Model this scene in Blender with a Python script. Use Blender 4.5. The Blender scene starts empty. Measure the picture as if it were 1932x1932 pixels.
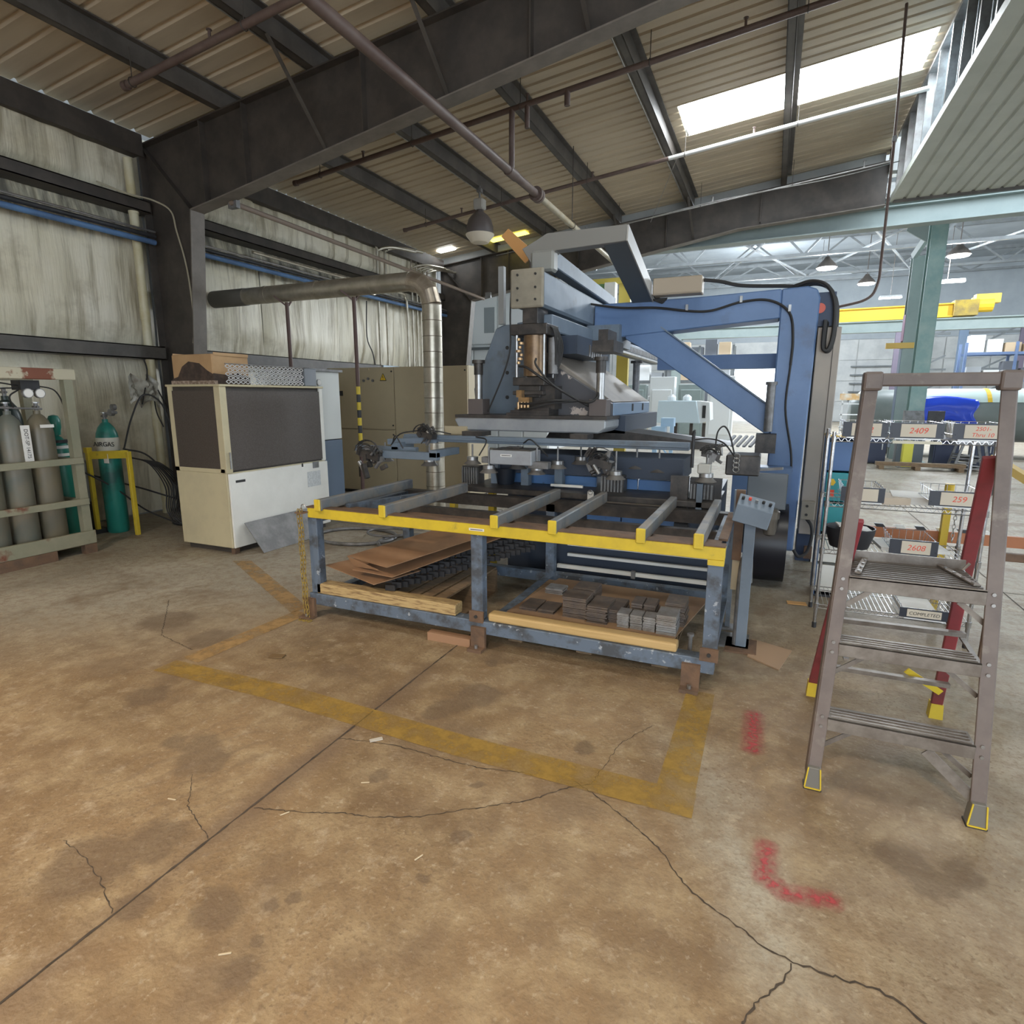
import bpy, bmesh, math, random
from mathutils import Vector, Matrix, noise as mnoise
random.seed(7)
PI = math.pi
# ---------------------------------------------------------------- camera, world, exposure
scene = bpy.context.scene
cam_d = bpy.data.cameras.new('camera'); cam = bpy.data.objects.new('camera', cam_d)
scene.collection.objects.link(cam); scene.camera = cam
cam_d.sensor_width = 36.0; cam_d.lens = 36.0 * 1106.7 / 1932.0; cam_d.clip_end = 300
YAW, PITCH, ROLL = 0.4111, 0.1931, 0.0018
fwd = Vector((-math.sin(YAW) * math.cos(PITCH), math.cos(YAW) * math.cos(PITCH), -math.sin(PITCH)))
rgt = Vector((math.cos(YAW), math.sin(YAW), 0)); up = rgt.cross(fwd)
r2 = rgt * math.cos(ROLL) + up * math.sin(ROLL); u2 = -rgt * math.sin(ROLL) + up * math.cos(ROLL)
cam.matrix_world = Matrix(((r2.x, u2.x, -fwd.x, 0), (r2.y, u2.y, -fwd.y, 0), (r2.z, u2.z, -fwd.z, 1.6), (0, 0, 0, 1)))
scene.view_settings.view_transform = 'Standard'; scene.view_settings.look = 'None'
scene.view_settings.gamma = 1.0; scene.view_settings.use_curve_mapping = False
scene.view_settings.exposure = 0.95
w = bpy.data.worlds.new('world'); scene.world = w; w.use_nodes = True
wb = w.node_tree.nodes['Background']; wb.inputs[0].default_value = (0.80, 0.90, 1.0, 1); wb.inputs[1].default_value = 3.0
# hall lamps, and bay lamps added out of view; most get fixtures further down
def point_lamp(name, loc, power, col, size=0.15):
    d = bpy.data.lights.new(name, 'POINT'); d.energy = power; d.color = col; d.shadow_soft_size = size
    o = bpy.data.objects.new(name, d); scene.collection.objects.link(o); o.location = loc
WARM = (1.0, 0.82, 0.62); COOL = (0.86, 0.93, 1.0)
ADDED_BAY_LAMPS = [(-3.8, -0.6, 4.35), (-0.2, -1.6, 4.35), (-4.6, -4.6, 4.35), (1.0, -5.0, 4.35)]
for p in ADDED_BAY_LAMPS:  # unseen bell lamps, added to light the foreground, throw their light downwards
    d = bpy.data.lights.new('added_bay_light', 'SPOT'); d.energy = 300; d.color = WARM; d.shadow_soft_size = 0.2; d.spot_size = 2.5; d.spot_blend = 0.7
    o = bpy.data.objects.new('added_bay_light', d); scene.collection.objects.link(o); o.location = (p[0], p[1], p[2] - 0.3)
HALL_LAMPS = [(1.69, 30, 7.1), (6.36, 30, 7.2), (3.9, 36, 7.3), (-2.2, 24, 7.2), (9.5, 24, 7.2), (4.4, 22, 7.2), (-6.5, 30, 7.2), (-1.0, 38, 7.2)]  # the last three have no fixture and only add light
for p in HALL_LAMPS: point_lamp('hall_lamp_light', (p[0], p[1], p[2] - 0.3), 700, COOL, 0.3)

# ---------------------------------------------------------------- materials
_m = {}
def N(t, typ, **kw):
    n = t.nodes.new(typ)
    for k, v in kw.items(): setattr(n, k, v)
    return n
def pm(name, c1, c2=None, scale=6.0, lo=0.4, hi=0.65, rough=0.55, metal=0.0, bump=0.0, stretch=(1, 1, 1), c3=None, s3=1.5, lo3=0.55, hi3=0.7, bscale=None, emit=None, estr=0, detail=5, spec=0.5):
    """procedural surface: base c1, patches of c2 (noise), wear/dirt of c3 (second noise)"""
    if name in _m: return _m[name]
    m = bpy.data.materials.new(name); m.use_nodes = True; t = m.node_tree; b = t.nodes['Principled BSDF']
    b.inputs['Roughness'].default_value = rough; b.inputs['Metallic'].default_value = metal
    b.inputs['Specular IOR Level'].default_value = spec
    b.inputs['Base Color'].default_value = (*c1, 1)
    g = N(t, 'ShaderNodeNewGeometry'); mp = N(t, 'ShaderNodeMapping'); mp.inputs['Scale'].default_value = stretch
    t.links.new(g.outputs['Position'], mp.inputs['Vector'])
    last = None
    def layer(prev, col, sc, a, z, off):
        nz = N(t, 'ShaderNodeTexNoise'); nz.inputs['Scale'].default_value = sc; nz.inputs['Detail'].default_value = detail; nz.inputs['Roughness'].default_value = 0.62
        if off:
            m2 = N(t, 'ShaderNodeMapping'); m2.inputs['Location'].default_value = (off, off * 2, off * 3); m2.inputs['Scale'].default_value = stretch
            t.links.new(g.outputs['Position'], m2.inputs['Vector']); t.links.new(m2.outputs[0], nz.inputs['Vector'])
        else: t.links.new(mp.outputs[0], nz.inputs['Vector'])
        mr = N(t, 'ShaderNodeMapRange'); mr.inputs['From Min'].default_value = a; mr.inputs['From Max'].default_value = z
        t.links.new(nz.outputs['Fac'], mr.inputs['Value'])
        mx = N(t, 'ShaderNodeMix', data_type='RGBA'); t.links.new(mr.outputs['Result'], mx.inputs['Factor'])
        if prev is None: mx.inputs['A'].default_value = (*c1, 1)
        else: t.links.new(prev, mx.inputs['A'])
        mx.inputs['B'].default_value = (*col, 1)
        return mx.outputs['Result']
    if c2: last = layer(None, c2, scale, lo, hi, 0)
    if c3: last = layer(last, c3, s3, lo3, hi3, 3.3)
    if last is not None: t.links.new(last, b.inputs['Base Color'])
    if bump:
        nz = N(t, 'ShaderNodeTexNoise'); nz.inputs['Scale'].default_value = bscale or scale * 4; nz.inputs['Detail'].default_value = 4
        t.links.new(mp.outputs[0], nz.inputs['Vector'])
        bp = N(t, 'ShaderNodeBump'); bp.inputs['Strength'].default_value = bump; bp.inputs['Distance'].default_value = 0.02
        t.links.new(nz.outputs['Fac'], bp.inputs['Height']); t.links.new(bp.outputs[0], b.inputs['Normal'])
    if emit: b.inputs['Emission Color'].default_value = (*emit, 1); b.inputs['Emission Strength'].default_value = estr
    _m[name] = m; return m

STEEL_DK = pm('dark brown steel', (0.045, 0.038, 0.033), (0.075, 0.062, 0.052), scale=3, rough=0.6)
STEEL_FL = pm('flange steel', (0.15, 0.13, 0.11), (0.20, 0.175, 0.15), scale=4, rough=0.55)
PURLIN = pm('purlin steel', (0.065, 0.058, 0.052), (0.11, 0.097, 0.085), scale=3, rough=0.5)
ROOF = pm('cream roof sheet', (0.58, 0.49, 0.36), (0.47, 0.39, 0.28), scale=1.2, rough=0.5, c3=(0.30, 0.25, 0.19), s3=0.7, lo3=0.56, hi3=0.8, stretch=(0.25, 2, 1))
BLUEGREY = pm('blue grey machine paint', (0.145, 0.185, 0.235), (0.18, 0.225, 0.28), scale=3, rough=0.55, c3=(0.11, 0.115, 0.12), s3=4, lo3=0.58, hi3=0.75)
BLUE = pm('blue machine paint', (0.11, 0.19, 0.36), (0.14, 0.23, 0.42), scale=2, rough=0.4, c3=(0.10, 0.13, 0.20), s3=3, lo3=0.6, hi3=0.8)
WORNBLUE = pm('worn blue table paint', (0.125, 0.165, 0.225), (0.07, 0.08, 0.095), scale=9, lo=0.47, hi=0.62, rough=0.45, c3=(0.36, 0.40, 0.45), s3=22, lo3=0.63, hi3=0.68)
YELLOW = pm('yellow safety paint', (0.66, 0.49, 0.035), (0.56, 0.41, 0.035), scale=8, rough=0.45, c3=(0.25, 0.19, 0.06), s3=9, lo3=0.63, hi3=0.75)
RUST = pm('brown rusty steel', (0.17, 0.10, 0.06), (0.10, 0.065, 0.045), scale=8, rough=0.75, bump=0.2)
BLACK = pm('black paint', (0.02, 0.02, 0.022), (0.035, 0.035, 0.04), scale=8, rough=0.5)
RUBBER = pm('black rubber', (0.025, 0.024, 0.024), rough=0.6)
STEEL = pm('bare steel', (0.42, 0.42, 0.42), (0.30, 0.29, 0.28), scale=8, rough=0.35, metal=0.8)
DULL = pm('dull steel', (0.24, 0.24, 0.245), (0.15, 0.145, 0.14), scale=10, rough=0.5, metal=0.4)
GREASE = pm('greasy machine steel', (0.045, 0.042, 0.042), (0.09, 0.08, 0.072), scale=9, rough=0.45, metal=0.3)
WHITE = pm('white enamel', (0.80, 0.79, 0.74), (0.74, 0.73, 0.68), scale=3, rough=0.45)
CREAM = pm('cream enamel', (0.58, 0.51, 0.33), (0.50, 0.44, 0.29), scale=3, rough=0.5)
TAN = pm('tan cabinet enamel', (0.47, 0.39, 0.255), (0.43, 0.355, 0.235), scale=1.5, rough=0.5)
GALV = pm('galvanised sheet', (0.42, 0.38, 0.30), (0.54, 0.50, 0.42), scale=7, rough=0.35, metal=0.7)
WOOD = pm('pale timber', (0.60, 0.40, 0.18), (0.48, 0.29, 0.11), scale=9, stretch=(1, 6, 6), rough=0.65, c3=(0.25, 0.14, 0.06), s3=5, lo3=0.66, hi3=0.76)
WOOD_DK = pm('dirty pallet timber', (0.24, 0.16, 0.09), (0.15, 0.10, 0.06), scale=9, stretch=(1, 5, 5), rough=0.75)
CARD = pm('brown cardboard', (0.48, 0.31, 0.16), (0.42, 0.26, 0.13), scale=4, rough=0.8)
PAPER = pm('white paper', (0.78, 0.77, 0.74), rough=0.8)
REDINK = pm('red marker ink', (0.75, 0.10, 0.06), rough=0.7)
INK = pm('black ink', (0.03, 0.03, 0.03), rough=0.7)
PALEGREEN = pm('pale green steel paint', (0.31, 0.37, 0.36), (0.27, 0.33, 0.32), scale=2, rough=0.5)
TEAL = pm('weathered teal steel paint', (0.20, 0.32, 0.30), (0.28, 0.38, 0.35), scale=3, rough=0.5)
CRANEY = pm('crane yellow', (0.80, 0.52, 0.03), rough=0.45)
HALLWALL = pm('hall wall panel', (0.42, 0.43, 0.42), (0.34, 0.35, 0.35), scale=1.2, rough=0.7)
HALLROOF = pm('hall roof sheet', (0.28, 0.31, 0.33), (0.24, 0.27, 0.29), scale=1, rough=0.7)
LAMPEMIT = pm('lamp lens', (1, 1, 1), emit=(0.95, 0.98, 1.0), estr=14)

# ---------------------------------------------------------------- mesh building
C = scene.collection
class MB:
    def __init__(s, M=None): s.v = []; s.f = []; s.M = M
    def _add(s, vs, fs):
        o = len(s.v)
        s.v += [tuple(s.M @ Vector(p)) if s.M else tuple(p) for p in vs]
        s.f += [tuple(i + o for i in f) for f in fs]; return s
    def box(s, x0, x1, y0, y1, z0, z1):
        if x0 > x1: x0, x1 = x1, x0
        if y0 > y1: y0, y1 = y1, y0
        if z0 > z1: z0, z1 = z1, z0
        return s._add([(x0, y0, z0), (x1, y0, z0), (x1, y1, z0), (x0, y1, z0), (x0, y0, z1), (x1, y0, z1), (x1, y1, z1), (x0, y1, z1)],
                      [(0, 3, 2, 1), (4, 5, 6, 7), (0, 1, 5, 4), (1, 2, 6, 5), (2, 3, 7, 6), (3, 0, 4, 7)])
    def cbox(s, c, size, rz=0, rx=0, ry=0):
        R = Matrix.Translation(c) @ Matrix.Rotation(rz, 4, 'Z') @ Matrix.Rotation(ry, 4, 'Y') @ Matrix.Rotation(rx, 4, 'X')
        hx, hy, hz = size[0] / 2, size[1] / 2, size[2] / 2
        vs = [R @ Vector((a * hx, b * hy, c_ * hz)) for c_ in (-1, 1) for a, b in ((-1, -1), (1, -1), (1, 1), (-1, 1))]
        return s._add(vs, [(0, 3, 2, 1), (4, 5, 6, 7), (0, 1, 5, 4), (1, 2, 6, 5), (2, 3, 7, 6), (3, 0, 4, 7)])
    def bar(s, a, b, w_, h, upv=(0, 0, 1)):
        """rectangular bar from a to b, w_ across, h along upv"""
        a, b = Vector(a), Vector(b); d = (b - a).normalized(); U = Vector(upv)
        if abs(d.dot(U)) > 0.98: U = Vector((0, 1, 0))
        X = d.cross(U).normalized(); Z = X.cross(d).normalized()
        vs = []
        for p in (a, b):
            for i, j in ((-1, -1), (1, -1), (1, 1), (-1, 1)): vs.append(p + X * i * w_ / 2 + Z * j * h / 2)
        return s._add(vs, [(0, 1, 2, 3), (7, 6, 5, 4), (0, 4, 5, 1), (1, 5, 6, 2), (2, 6, 7, 3), (3, 7, 4, 0)])
    def cyl(s, a, b, r, n=16, r1=None, caps=True):
        a, b = Vector(a), Vector(b); d = (b - a).normalized(); r1 = r if r1 is None else r1
        U = Vector((0, 0, 1)) if abs(d.z) < 0.9 else Vector((1, 0, 0))
        X = d.cross(U).normalized(); Y = d.cross(X)
        vs = [p + (X * math.cos(2 * PI * i / n) + Y * math.sin(2 * PI * i / n)) * R for p, R in ((a, r), (b, r1)) for i in range(n)]
        fs = [(i, i + n, (i + 1) % n + n, (i + 1) % n) for i in range(n)]
        if caps: fs += [tuple(range(n)), tuple(range(2 * n - 1, n - 1, -1))]
        return s._add(vs, fs)
    def tube(s, pts, r, n=8, closed=False, caps=True):
        pts = [Vector(p) for p in pts]; k = len(pts); rings = []
        T = []
        for i in range(k):
            a = pts[(i - 1) % k] if (closed or i > 0) else pts[0]; b = pts[(i + 1) % k] if (closed or i < k - 1) else pts[-1]
            T.append((b - a).normalized())
        nrm = Vector((0, 0, 1)) if abs(T[0].z) < 0.9 else Vector((1, 0, 0))
        for i in range(k):
            X = T[i].cross(nrm)
            if X.length < 1e-4: X = T[i].cross(Vector((0.3, 1, 0.2)))
            X.normalize(); nrm = X.cross(T[i]).normalized()
            rings.append([pts[i] + (X * math.cos(2 * PI * j / n) + nrm * math.sin(2 * PI * j / n)) * r for j in range(n)])
        vs = [p for R in rings for p in R]; fs = []
        for i in range(k if closed else k - 1):
            for j in range(n):
                a = i * n + j; b = i * n + (j + 1) % n; c = ((i + 1) % k) * n + (j + 1) % n; d = ((i + 1) % k) * n + j
                fs.append((a, d, c, b))
        if caps and not closed: fs += [tuple(range(n)), tuple(range(k * n - 1, (k - 1) * n - 1, -1))]
        return s._add(vs, fs)
    def prism(s, poly, axis, a0, a1):
        """poly: list of 2-D points in the plane across axis ('x': (y,z), 'y': (x,z), 'z': (x,y))"""
        def P3(p, a):
            return {'x': (a, p[0], p[1]), 'y': (p[0], a, p[1]), 'z': (p[0], p[1], a)}[axis]
        n = len(poly); vs = [P3(p, a0) for p in poly] + [P3(p, a1) for p in poly]
        fs = [tuple(range(n)), tuple(range(2 * n - 1, n - 1, -1))] + [(i, i + n, (i + 1) % n + n, (i + 1) % n) for i in range(n)]
        return s._add(vs, fs)
    def lathe(s, c, prof, n=20, axis='z'):
        """prof: (r, h) from bottom to top around a vertical axis through c"""
        vs = []
        for r, h in prof:
            for i in range(n):
                a = 2 * PI * i / n; p = (r * math.cos(a), r * math.sin(a), h)
                if axis == 'x': p = (p[2], p[0], p[1])
                if axis == 'y': p = (p[0], p[2], p[1])
                vs.append((c[0] + p[0], c[1] + p[1], c[2] + p[2]))
        k = len(prof); fs = []
        for i in range(k - 1):
            for j in range(n): fs.append((i * n + j, i * n + (j + 1) % n, (i + 1) * n + (j + 1) % n, (i + 1) * n + j))
        fs += [tuple(range(n - 1, -1, -1)), tuple(range((k - 1) * n, k * n))]
        return s._add(vs, fs)
    def sheet(s, fn, nu, nv, flip=False):
        o = [fn(i / nu, j / nv) for j in range(nv + 1) for i in range(nu + 1)]
        fs = []
        for j in range(nv):
            for i in range(nu):
                a = j * (nu + 1) + i; q = (a, a + 1, a + nu + 2, a + nu + 1); fs.append(q[::-1] if flip else q)
        return s._add(o, fs)

def build(name, mb, mat, parent=None, smooth=False, bevel=0.0, solid=0.0, bseg=1):
    if parent is not None: base = world_loc(parent)
    else:
        xs = [p[0] for p in mb.v]; ys = [p[1] for p in mb.v]; zs = [p[2] for p in mb.v]
        base = Vector(((min(xs) + max(xs)) / 2, (min(ys) + max(ys)) / 2, min(zs)))
    me = bpy.data.meshes.new(name)
    me.from_pydata([(p[0] - base.x, p[1] - base.y, p[2] - base.z) for p in mb.v], [], mb.f)
    bm = bmesh.new(); bm.from_mesh(me); bmesh.ops.recalc_face_normals(bm, faces=bm.faces); bm.to_mesh(me); bm.free()
    me.materials.append(mat)
    if smooth:
        me.polygons.foreach_set('use_smooth', [True] * len(me.polygons)); me.set_sharp_from_angle(angle=0.7)
    o = bpy.data.objects.new(name, me); C.objects.link(o)
    if parent is not None: o.parent = parent
    else: o.location = base
    if solid: md = o.modifiers.new('solid', 'SOLIDIFY'); md.thickness = solid; md.offset = 0
    if bevel: md = o.modifiers.new('bevel', 'BEVEL'); md.width = bevel; md.segments = bseg; md.limit_method = 'ANGLE'; md.angle_limit = 0.6
    return o
def world_loc(o):
    v = Vector(o.location)
    while o.parent: o = o.parent; v += o.location
    return v
def tag(o, label=None, cat=None, group=None, kind=None):
    if label: o['label'] = label
    if cat: o['category'] = cat
    if group: o['group'] = group
    if kind: o['kind'] = kind
    return o
def thing(name, label, cat, loc, group=None):
    o = bpy.data.objects.new(name, None); C.objects.link(o); o.location = loc; o.empty_display_size = 0.05
    return tag(o, label, cat, group)
def struct(name, mb, mat, parent=None, label=None, **kw):
    o = build(name, mb, mat, parent, **kw)
    o['kind'] = 'structure'
    if label: o['label'] = label
    return o
def dup(root, loc, label=None, group=None, rz=None):
    r = root.copy(); C.objects.link(r); r.location = loc
    if rz is not None: r.rotation_euler[2] = rz
    if label: r['label'] = label
    if group: r['group'] = group
    for ch in list(root.children):
        c = ch.copy(); C.objects.link(c); c.parent = r
        for g in list(ch.children):
            d = g.copy(); C.objects.link(d); d.parent = c
    return r
def B(*a): return MB().box(*a)
def text(name, s, size, loc, rot, mat, parent=None, ext=0.001, align='CENTER', shear=0):
    cu = bpy.data.curves.new(name, 'FONT'); cu.body = s; cu.size = size; cu.extrude = ext; cu.align_x = align; cu.align_y = 'CENTER'; cu.shear = shear
    cu.materials.append(mat)
    tmp = bpy.data.objects.new(name, cu); C.objects.link(tmp); bpy.context.view_layer.update()
    me = bpy.data.meshes.new_from_object(tmp.evaluated_get(bpy.context.evaluated_depsgraph_get())); bpy.data.objects.remove(tmp); me.name = name
    if not me.materials: me.materials.append(mat)
    o = bpy.data.objects.new(name, me); C.objects.link(o); o.rotation_euler = rot
    if parent is not None: o.parent = parent; o.location = Vector(loc) - world_loc(parent)
    else: o.location = loc
    return o
def arc(c, r, a0, a1, n, plane='xz'):
    out = []
    for i in range(n + 1):
        a = a0 + (a1 - a0) * i / n; u, v = r * math.cos(a), r * math.sin(a)
        out.append({'xz': (c[0] + u, c[1], c[2] + v), 'yz': (c[0], c[1] + u, c[2] + v), 'xy': (c[0] + u, c[1] + v, c[2])}[plane])
    return out
def smooth_path(pts, n=6):
    """Catmull-Rom through pts"""
    P = [Vector(p) for p in pts]; P = [P[0] * 2 - P[1]] + P + [P[-1] * 2 - P[-2]]; out = []
    for i in range(1, len(P) - 2):
        for k in range(n):
            t = k / n; a, b, c, d = P[i - 1], P[i], P[i + 1], P[i + 2]
            out.append(0.5 * ((2 * b) + (c - a) * t + (2 * a - 5 * b + 4 * c - d) * t * t + (3 * b - a - 3 * c + d) * t ** 3))
    out.append(P[-2]); return out
# ================================================================ SETTING
def rz(x): return 4.95 + 0.11 * (x + 7.8)
XW = -7.8; YF0, YF1, YF2 = 5.75, 13.35, -1.85; XS = 1.62; YB = -8.0
# ---- floor
def floor_material():
    m = bpy.data.materials.new('stained concrete'); m.use_nodes = True; t = m.node_tree; b = t.nodes['Principled BSDF']
    g = N(t, 'ShaderNodeNewGeometry'); L = t.links.new
    def noise(scale, detail=6, off=0, rough=0.6, st=(1, 1, 1)):
        mp = N(t, 'ShaderNodeMapping'); mp.inputs['Location'].default_value = (off, off * 1.7, 0); mp.inputs['Scale'].default_value = st
        L(g.outputs['Position'], mp.inputs['Vector'])
        nz = N(t, 'ShaderNodeTexNoise'); nz.inputs['Scale'].default_value = scale; nz.inputs['Detail'].default_value = detail; nz.inputs['Roughness'].default_value = rough
        L(mp.outputs[0], nz.inputs['Vector']); return nz.outputs['Fac']
    def ramp(v, a, z, inv=False):
        mr = N(t, 'ShaderNodeMapRange'); mr.inputs['From Min'].default_value = a; mr.inputs['From Max'].default_value = z
        if inv: mr.inputs['To Min'].default_value = 1; mr.inputs['To Max'].default_value = 0
        L(v, mr.inputs['Value']); return mr.outputs['Result']
    def math2(op, a, b_):
        n = N(t, 'ShaderNodeMath', operation=op)
        for i, x in enumerate((a, b_)):
            if isinstance(x, (int, float)): n.inputs[i].default_value = x
            else: L(x, n.inputs[i])
        return n.outputs[0]
    def mix(fac, A, Bc):
        mx = N(t, 'ShaderNodeMix', data_type='RGBA')
        if isinstance(fac, float): mx.inputs['Factor'].default_value = fac
        else: L(fac, mx.inputs['Factor'])
        for k, x in (('A', A), ('B', Bc)):
            if isinstance(x, tuple): mx.inputs[k].default_value = (*x, 1)
            else: L(x, mx.inputs[k])
        return mx.outputs['Result']
    sep = N(t, 'ShaderNodeSeparateXYZ'); L(g.outputs['Position'], sep.inputs[0]); X, Y = sep.outputs[0], sep.outputs[1]
    warm = mix(ramp(noise(1.1, off=2), 0.35, 0.68), (0.285, 0.195, 0.108), (0.17, 0.112, 0.06))
    warm = mix(ramp(noise(5.5, off=9), 0.42, 0.72), warm, (0.36, 0.275, 0.165))
    grey = mix(ramp(noise(1.6, off=5), 0.35, 0.7), (0.39, 0.355, 0.285), (0.29, 0.26, 0.205))
    # worn, lighter concrete towards right, back and far left, partly painted-in cool hall light
    d1 = ramp(math2('ADD', X, math2('MULTIPLY', noise(1.2, off=21), 1.6)), 0.95, 2.3)
    d2 = ramp(math2('ADD', Y, math2('MULTIPLY', noise(0.9, off=31), 3.0)), 4.6, 7.2)
    d3 = ramp(math2('SUBTRACT', math2('SUBTRACT', Y, math2('MULTIPLY', X, 0.75)), math2('MULTIPLY', noise(0.8, off=13), 1.6)), 3.9, 5.6)
    fac = math2('MAXIMUM', math2('MAXIMUM', d1, d2), d3)
    # chalky scraped band running from the paint corner past the red marks
    db = math2('ABSOLUTE', math2('SUBTRACT', math2('SUBTRACT', X, -0.02), math2('MULTIPLY', math2('SUBTRACT', 2.1, Y), 0.35)), 0.0)
    band = math2('MULTIPLY', ramp(math2('ADD', db, math2('MULTIPLY', noise(4, off=41), 0.5)), 0.22, 0.5, True), math2('MULTIPLY', ramp(Y, 1.2, 1.6), ramp(Y, 2.4, 2.8, True)))
    fac = math2('MAXIMUM', fac, math2('MULTIPLY', band, 0.9))
    col = mix(fac, warm, grey)
    # rough exposed aggregate specks
    vor = N(t, 'ShaderNodeTexNoise'); vor.inputs['Scale'].default_value = 60; vor.inputs['Detail'].default_value = 6; L(g.outputs['Position'], vor.inputs['Vector'])
    col = mix(math2('MULTIPLY', ramp(vor.outputs['Fac'], 0.54, 0.68), math2('ADD', 0.25, math2('MULTIPLY', ramp(noise(1.3, off=77), 0.45, 0.6), 0.55))), col, (0.17, 0.115, 0.07))
    col = mix(math2('MULTIPLY', ramp(noise(38, off=3), 0.58, 0.7), 0.5), col, (0.50, 0.43, 0.32))
    # fine mottling and dirt ground into the surface
    col = mix(math2('MULTIPLY', ramp(noise(13, 8, off=17, rough=0.72), 0.46, 0.62), 0.5), col, (0.19, 0.128, 0.075))
    col = mix(math2('MULTIPLY', ramp(noise(7, 8, off=117, rough=0.75), 0.55, 0.66), 0.45), col, (0.47, 0.39, 0.28))
    # oil stains by noise and as spots; the ladder's shadow is painted as spots too
    sm = math2('MULTIPLY', ramp(noise(1.9, 7, off=50), 0.54, 0.66), 0.6)
    col = mix(sm, col, (0.165, 0.112, 0.07))
    joint = math2('ABSOLUTE', math2('SUBTRACT', X, -1.77), 0)
    jm = math2('MULTIPLY', ramp(math2('ADD', joint, math2('MULTIPLY', noise(2.2, off=61), 0.34)), 0.17, 0.28, True), 0.8)
    jm = math2('MULTIPLY', jm, ramp(Y, 2.6, 3.4, True))
    col = mix(jm, col, (0.17, 0.115, 0.075))
    spots = [(-1.50, 1.08, .085), (-2.46, 1.66, .06), (-2.22, 1.62, .13), (-2.33, 1.70, .1), (-1.36, 1.16, .035), (-1.45, 3.03, .05), (-1.80, 3.23, .05), (-0.93, 1.67, .04), (-2.05, 1.03, .16), (-1.95, 1.2, .12), (-1.42, 2.48, .10), (-1.35, 2.64, .13), (-1.46, 2.40, .08), (-1.0, 1.97, .03), (-2.72, 2.2, .07), (-1.28, 1.05, .03), (-1.30, 1.22, .025), (-3.35, 2.6, .16), (-1.25, 0.95, .05), (-0.68, 2.40, .05), (-0.95, 1.45, .025), (-1.75, 0.98, .05), (0.55, 2.2, .10), (0.62, 2.12, .09), (0.72, 2.2, .07), (-1.42, 1.85, .05), (-3.9, 2.7, .2), (-3.0, 1.9, .12)]
    nn = N(t, 'ShaderNodeTexNoise'); nn.inputs['Scale'].default_value = 9; nn.inputs['Detail'].default_value = 5; L(g.outputs['Position'], nn.inputs['Vector'])
    va = N(t, 'ShaderNodeVectorMath', operation='MULTIPLY_ADD'); L(nn.outputs['Color'], va.inputs[0]); va.inputs[1].default_value = (0.14, 0.14, 0); L(g.outputs['Position'], va.inputs[2])
    total = None
    for x, y, r in spots:
        dd = N(t, 'ShaderNodeVectorMath', operation='DISTANCE'); L(va.outputs[0], dd.inputs[0]); dd.inputs[1].default_value = (x + 0.07, y + 0.07, 0)
        f = ramp(dd.outputs['Value'], r * 0.75, r * 1.15, True)
        total = f if total is None else math2('MAXIMUM', total, f)
    col = mix(math2('MULTIPLY', total, 0.6), col, (0.13, 0.09, 0.06))
    # tyre scrub arcs
    wv = N(t, 'ShaderNodeTexWave'); wv.inputs['Scale'].default_value = 3.2; wv.inputs['Distortion'].default_value = 7; wv.inputs['Detail'].default_value = 4; wv.inputs['Detail Scale'].default_value = 1.4
    mp = N(t, 'ShaderNodeMapping'); mp.inputs['Rotation'].default_value = (0, 0, 0.5); L(g.outputs['Position'], mp.inputs['Vector']); L(mp.outputs[0], wv.inputs['Vector'])
    col = mix(math2('MULTIPLY', math2('MULTIPLY', ramp(wv.outputs['Fac'], 0.8, 0.98), ramp(noise(0.8, off=88), 0.5, 0.62)), 0.35), col, (0.17, 0.12, 0.08))
    L(col, b.inputs['Base Color'])
    rr = N(t, 'ShaderNodeMapRange'); rr.inputs['To Min'].default_value = 0.5; rr.inputs['To Max'].default_value = 0.75; L(noise(3, off=15), rr.inputs['Value']); L(rr.outputs[0], b.inputs['Roughness'])
    b.inputs['Specular IOR Level'].default_value = 0.35
    bp = N(t, 'ShaderNodeBump'); bp.inputs['Strength'].default_value = 0.4; bp.inputs['Distance'].default_value = 0.012
    L(math2('ADD', vor.outputs['Fac'], noise(14, off=7)), bp.inputs['Height']); L(bp.outputs[0], b.inputs['Normal'])
    return m
FLOORM = floor_material()
floor = struct('floor', B(-16, 30, YB, 50, -0.2, 0), FLOORM, label='stained brown concrete floor')
def ribbon(pts, w0, w1=None, z=0.0015, jag=0.0, seg=0.03):
    P2 = []
    for a, b in zip(pts[:-1], pts[1:]):
        k = max(1, int(math.dist(a, b) / seg))
        P2 += [(a[0] + (b[0] - a[0]) * i / k, a[1] + (b[1] - a[1]) * i / k) for i in range(k)]
    P2.append(pts[-1]); mb = MB(); vs = []; n = len(P2)
    if jag: P2 = [(x + random.uniform(-jag, jag), y + random.uniform(-jag, jag)) for x, y in P2]
    for i, (x, y) in enumerate(P2):
        a = P2[max(0, i - 1)]; c = P2[min(n - 1, i + 1)]; dx, dy = c[0] - a[0], c[1] - a[1]; l = math.hypot(dx, dy) or 1
        w_ = (w0 + (w1 - w0) * i / n if w1 is not None else w0) * (random.uniform(0.35, 1.3) if jag else 1) / 2
        vs += [(x - dy / l * w_, y + dx / l * w_, z), (x + dy / l * w_, y - dx / l * w_, z)]
    mb._add(vs, [(2 * i, 2 * i + 1, 2 * i + 3, 2 * i + 2) for i in range(n - 1)]); return mb
CRACKM = pm('crack dirt', (0.045, 0.035, 0.026), (0.08, 0.06, 0.045), scale=20, rough=0.95)  # dark colour of the cracks and joints
def crack(pts, w0, w1=None, jag=0.006):
    struct('floor_crack', ribbon(pts, w0 * 0.72, w1 * 0.72 if w1 else None, jag=jag * 0.8, seg=0.014), CRACKM, floor)
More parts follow.
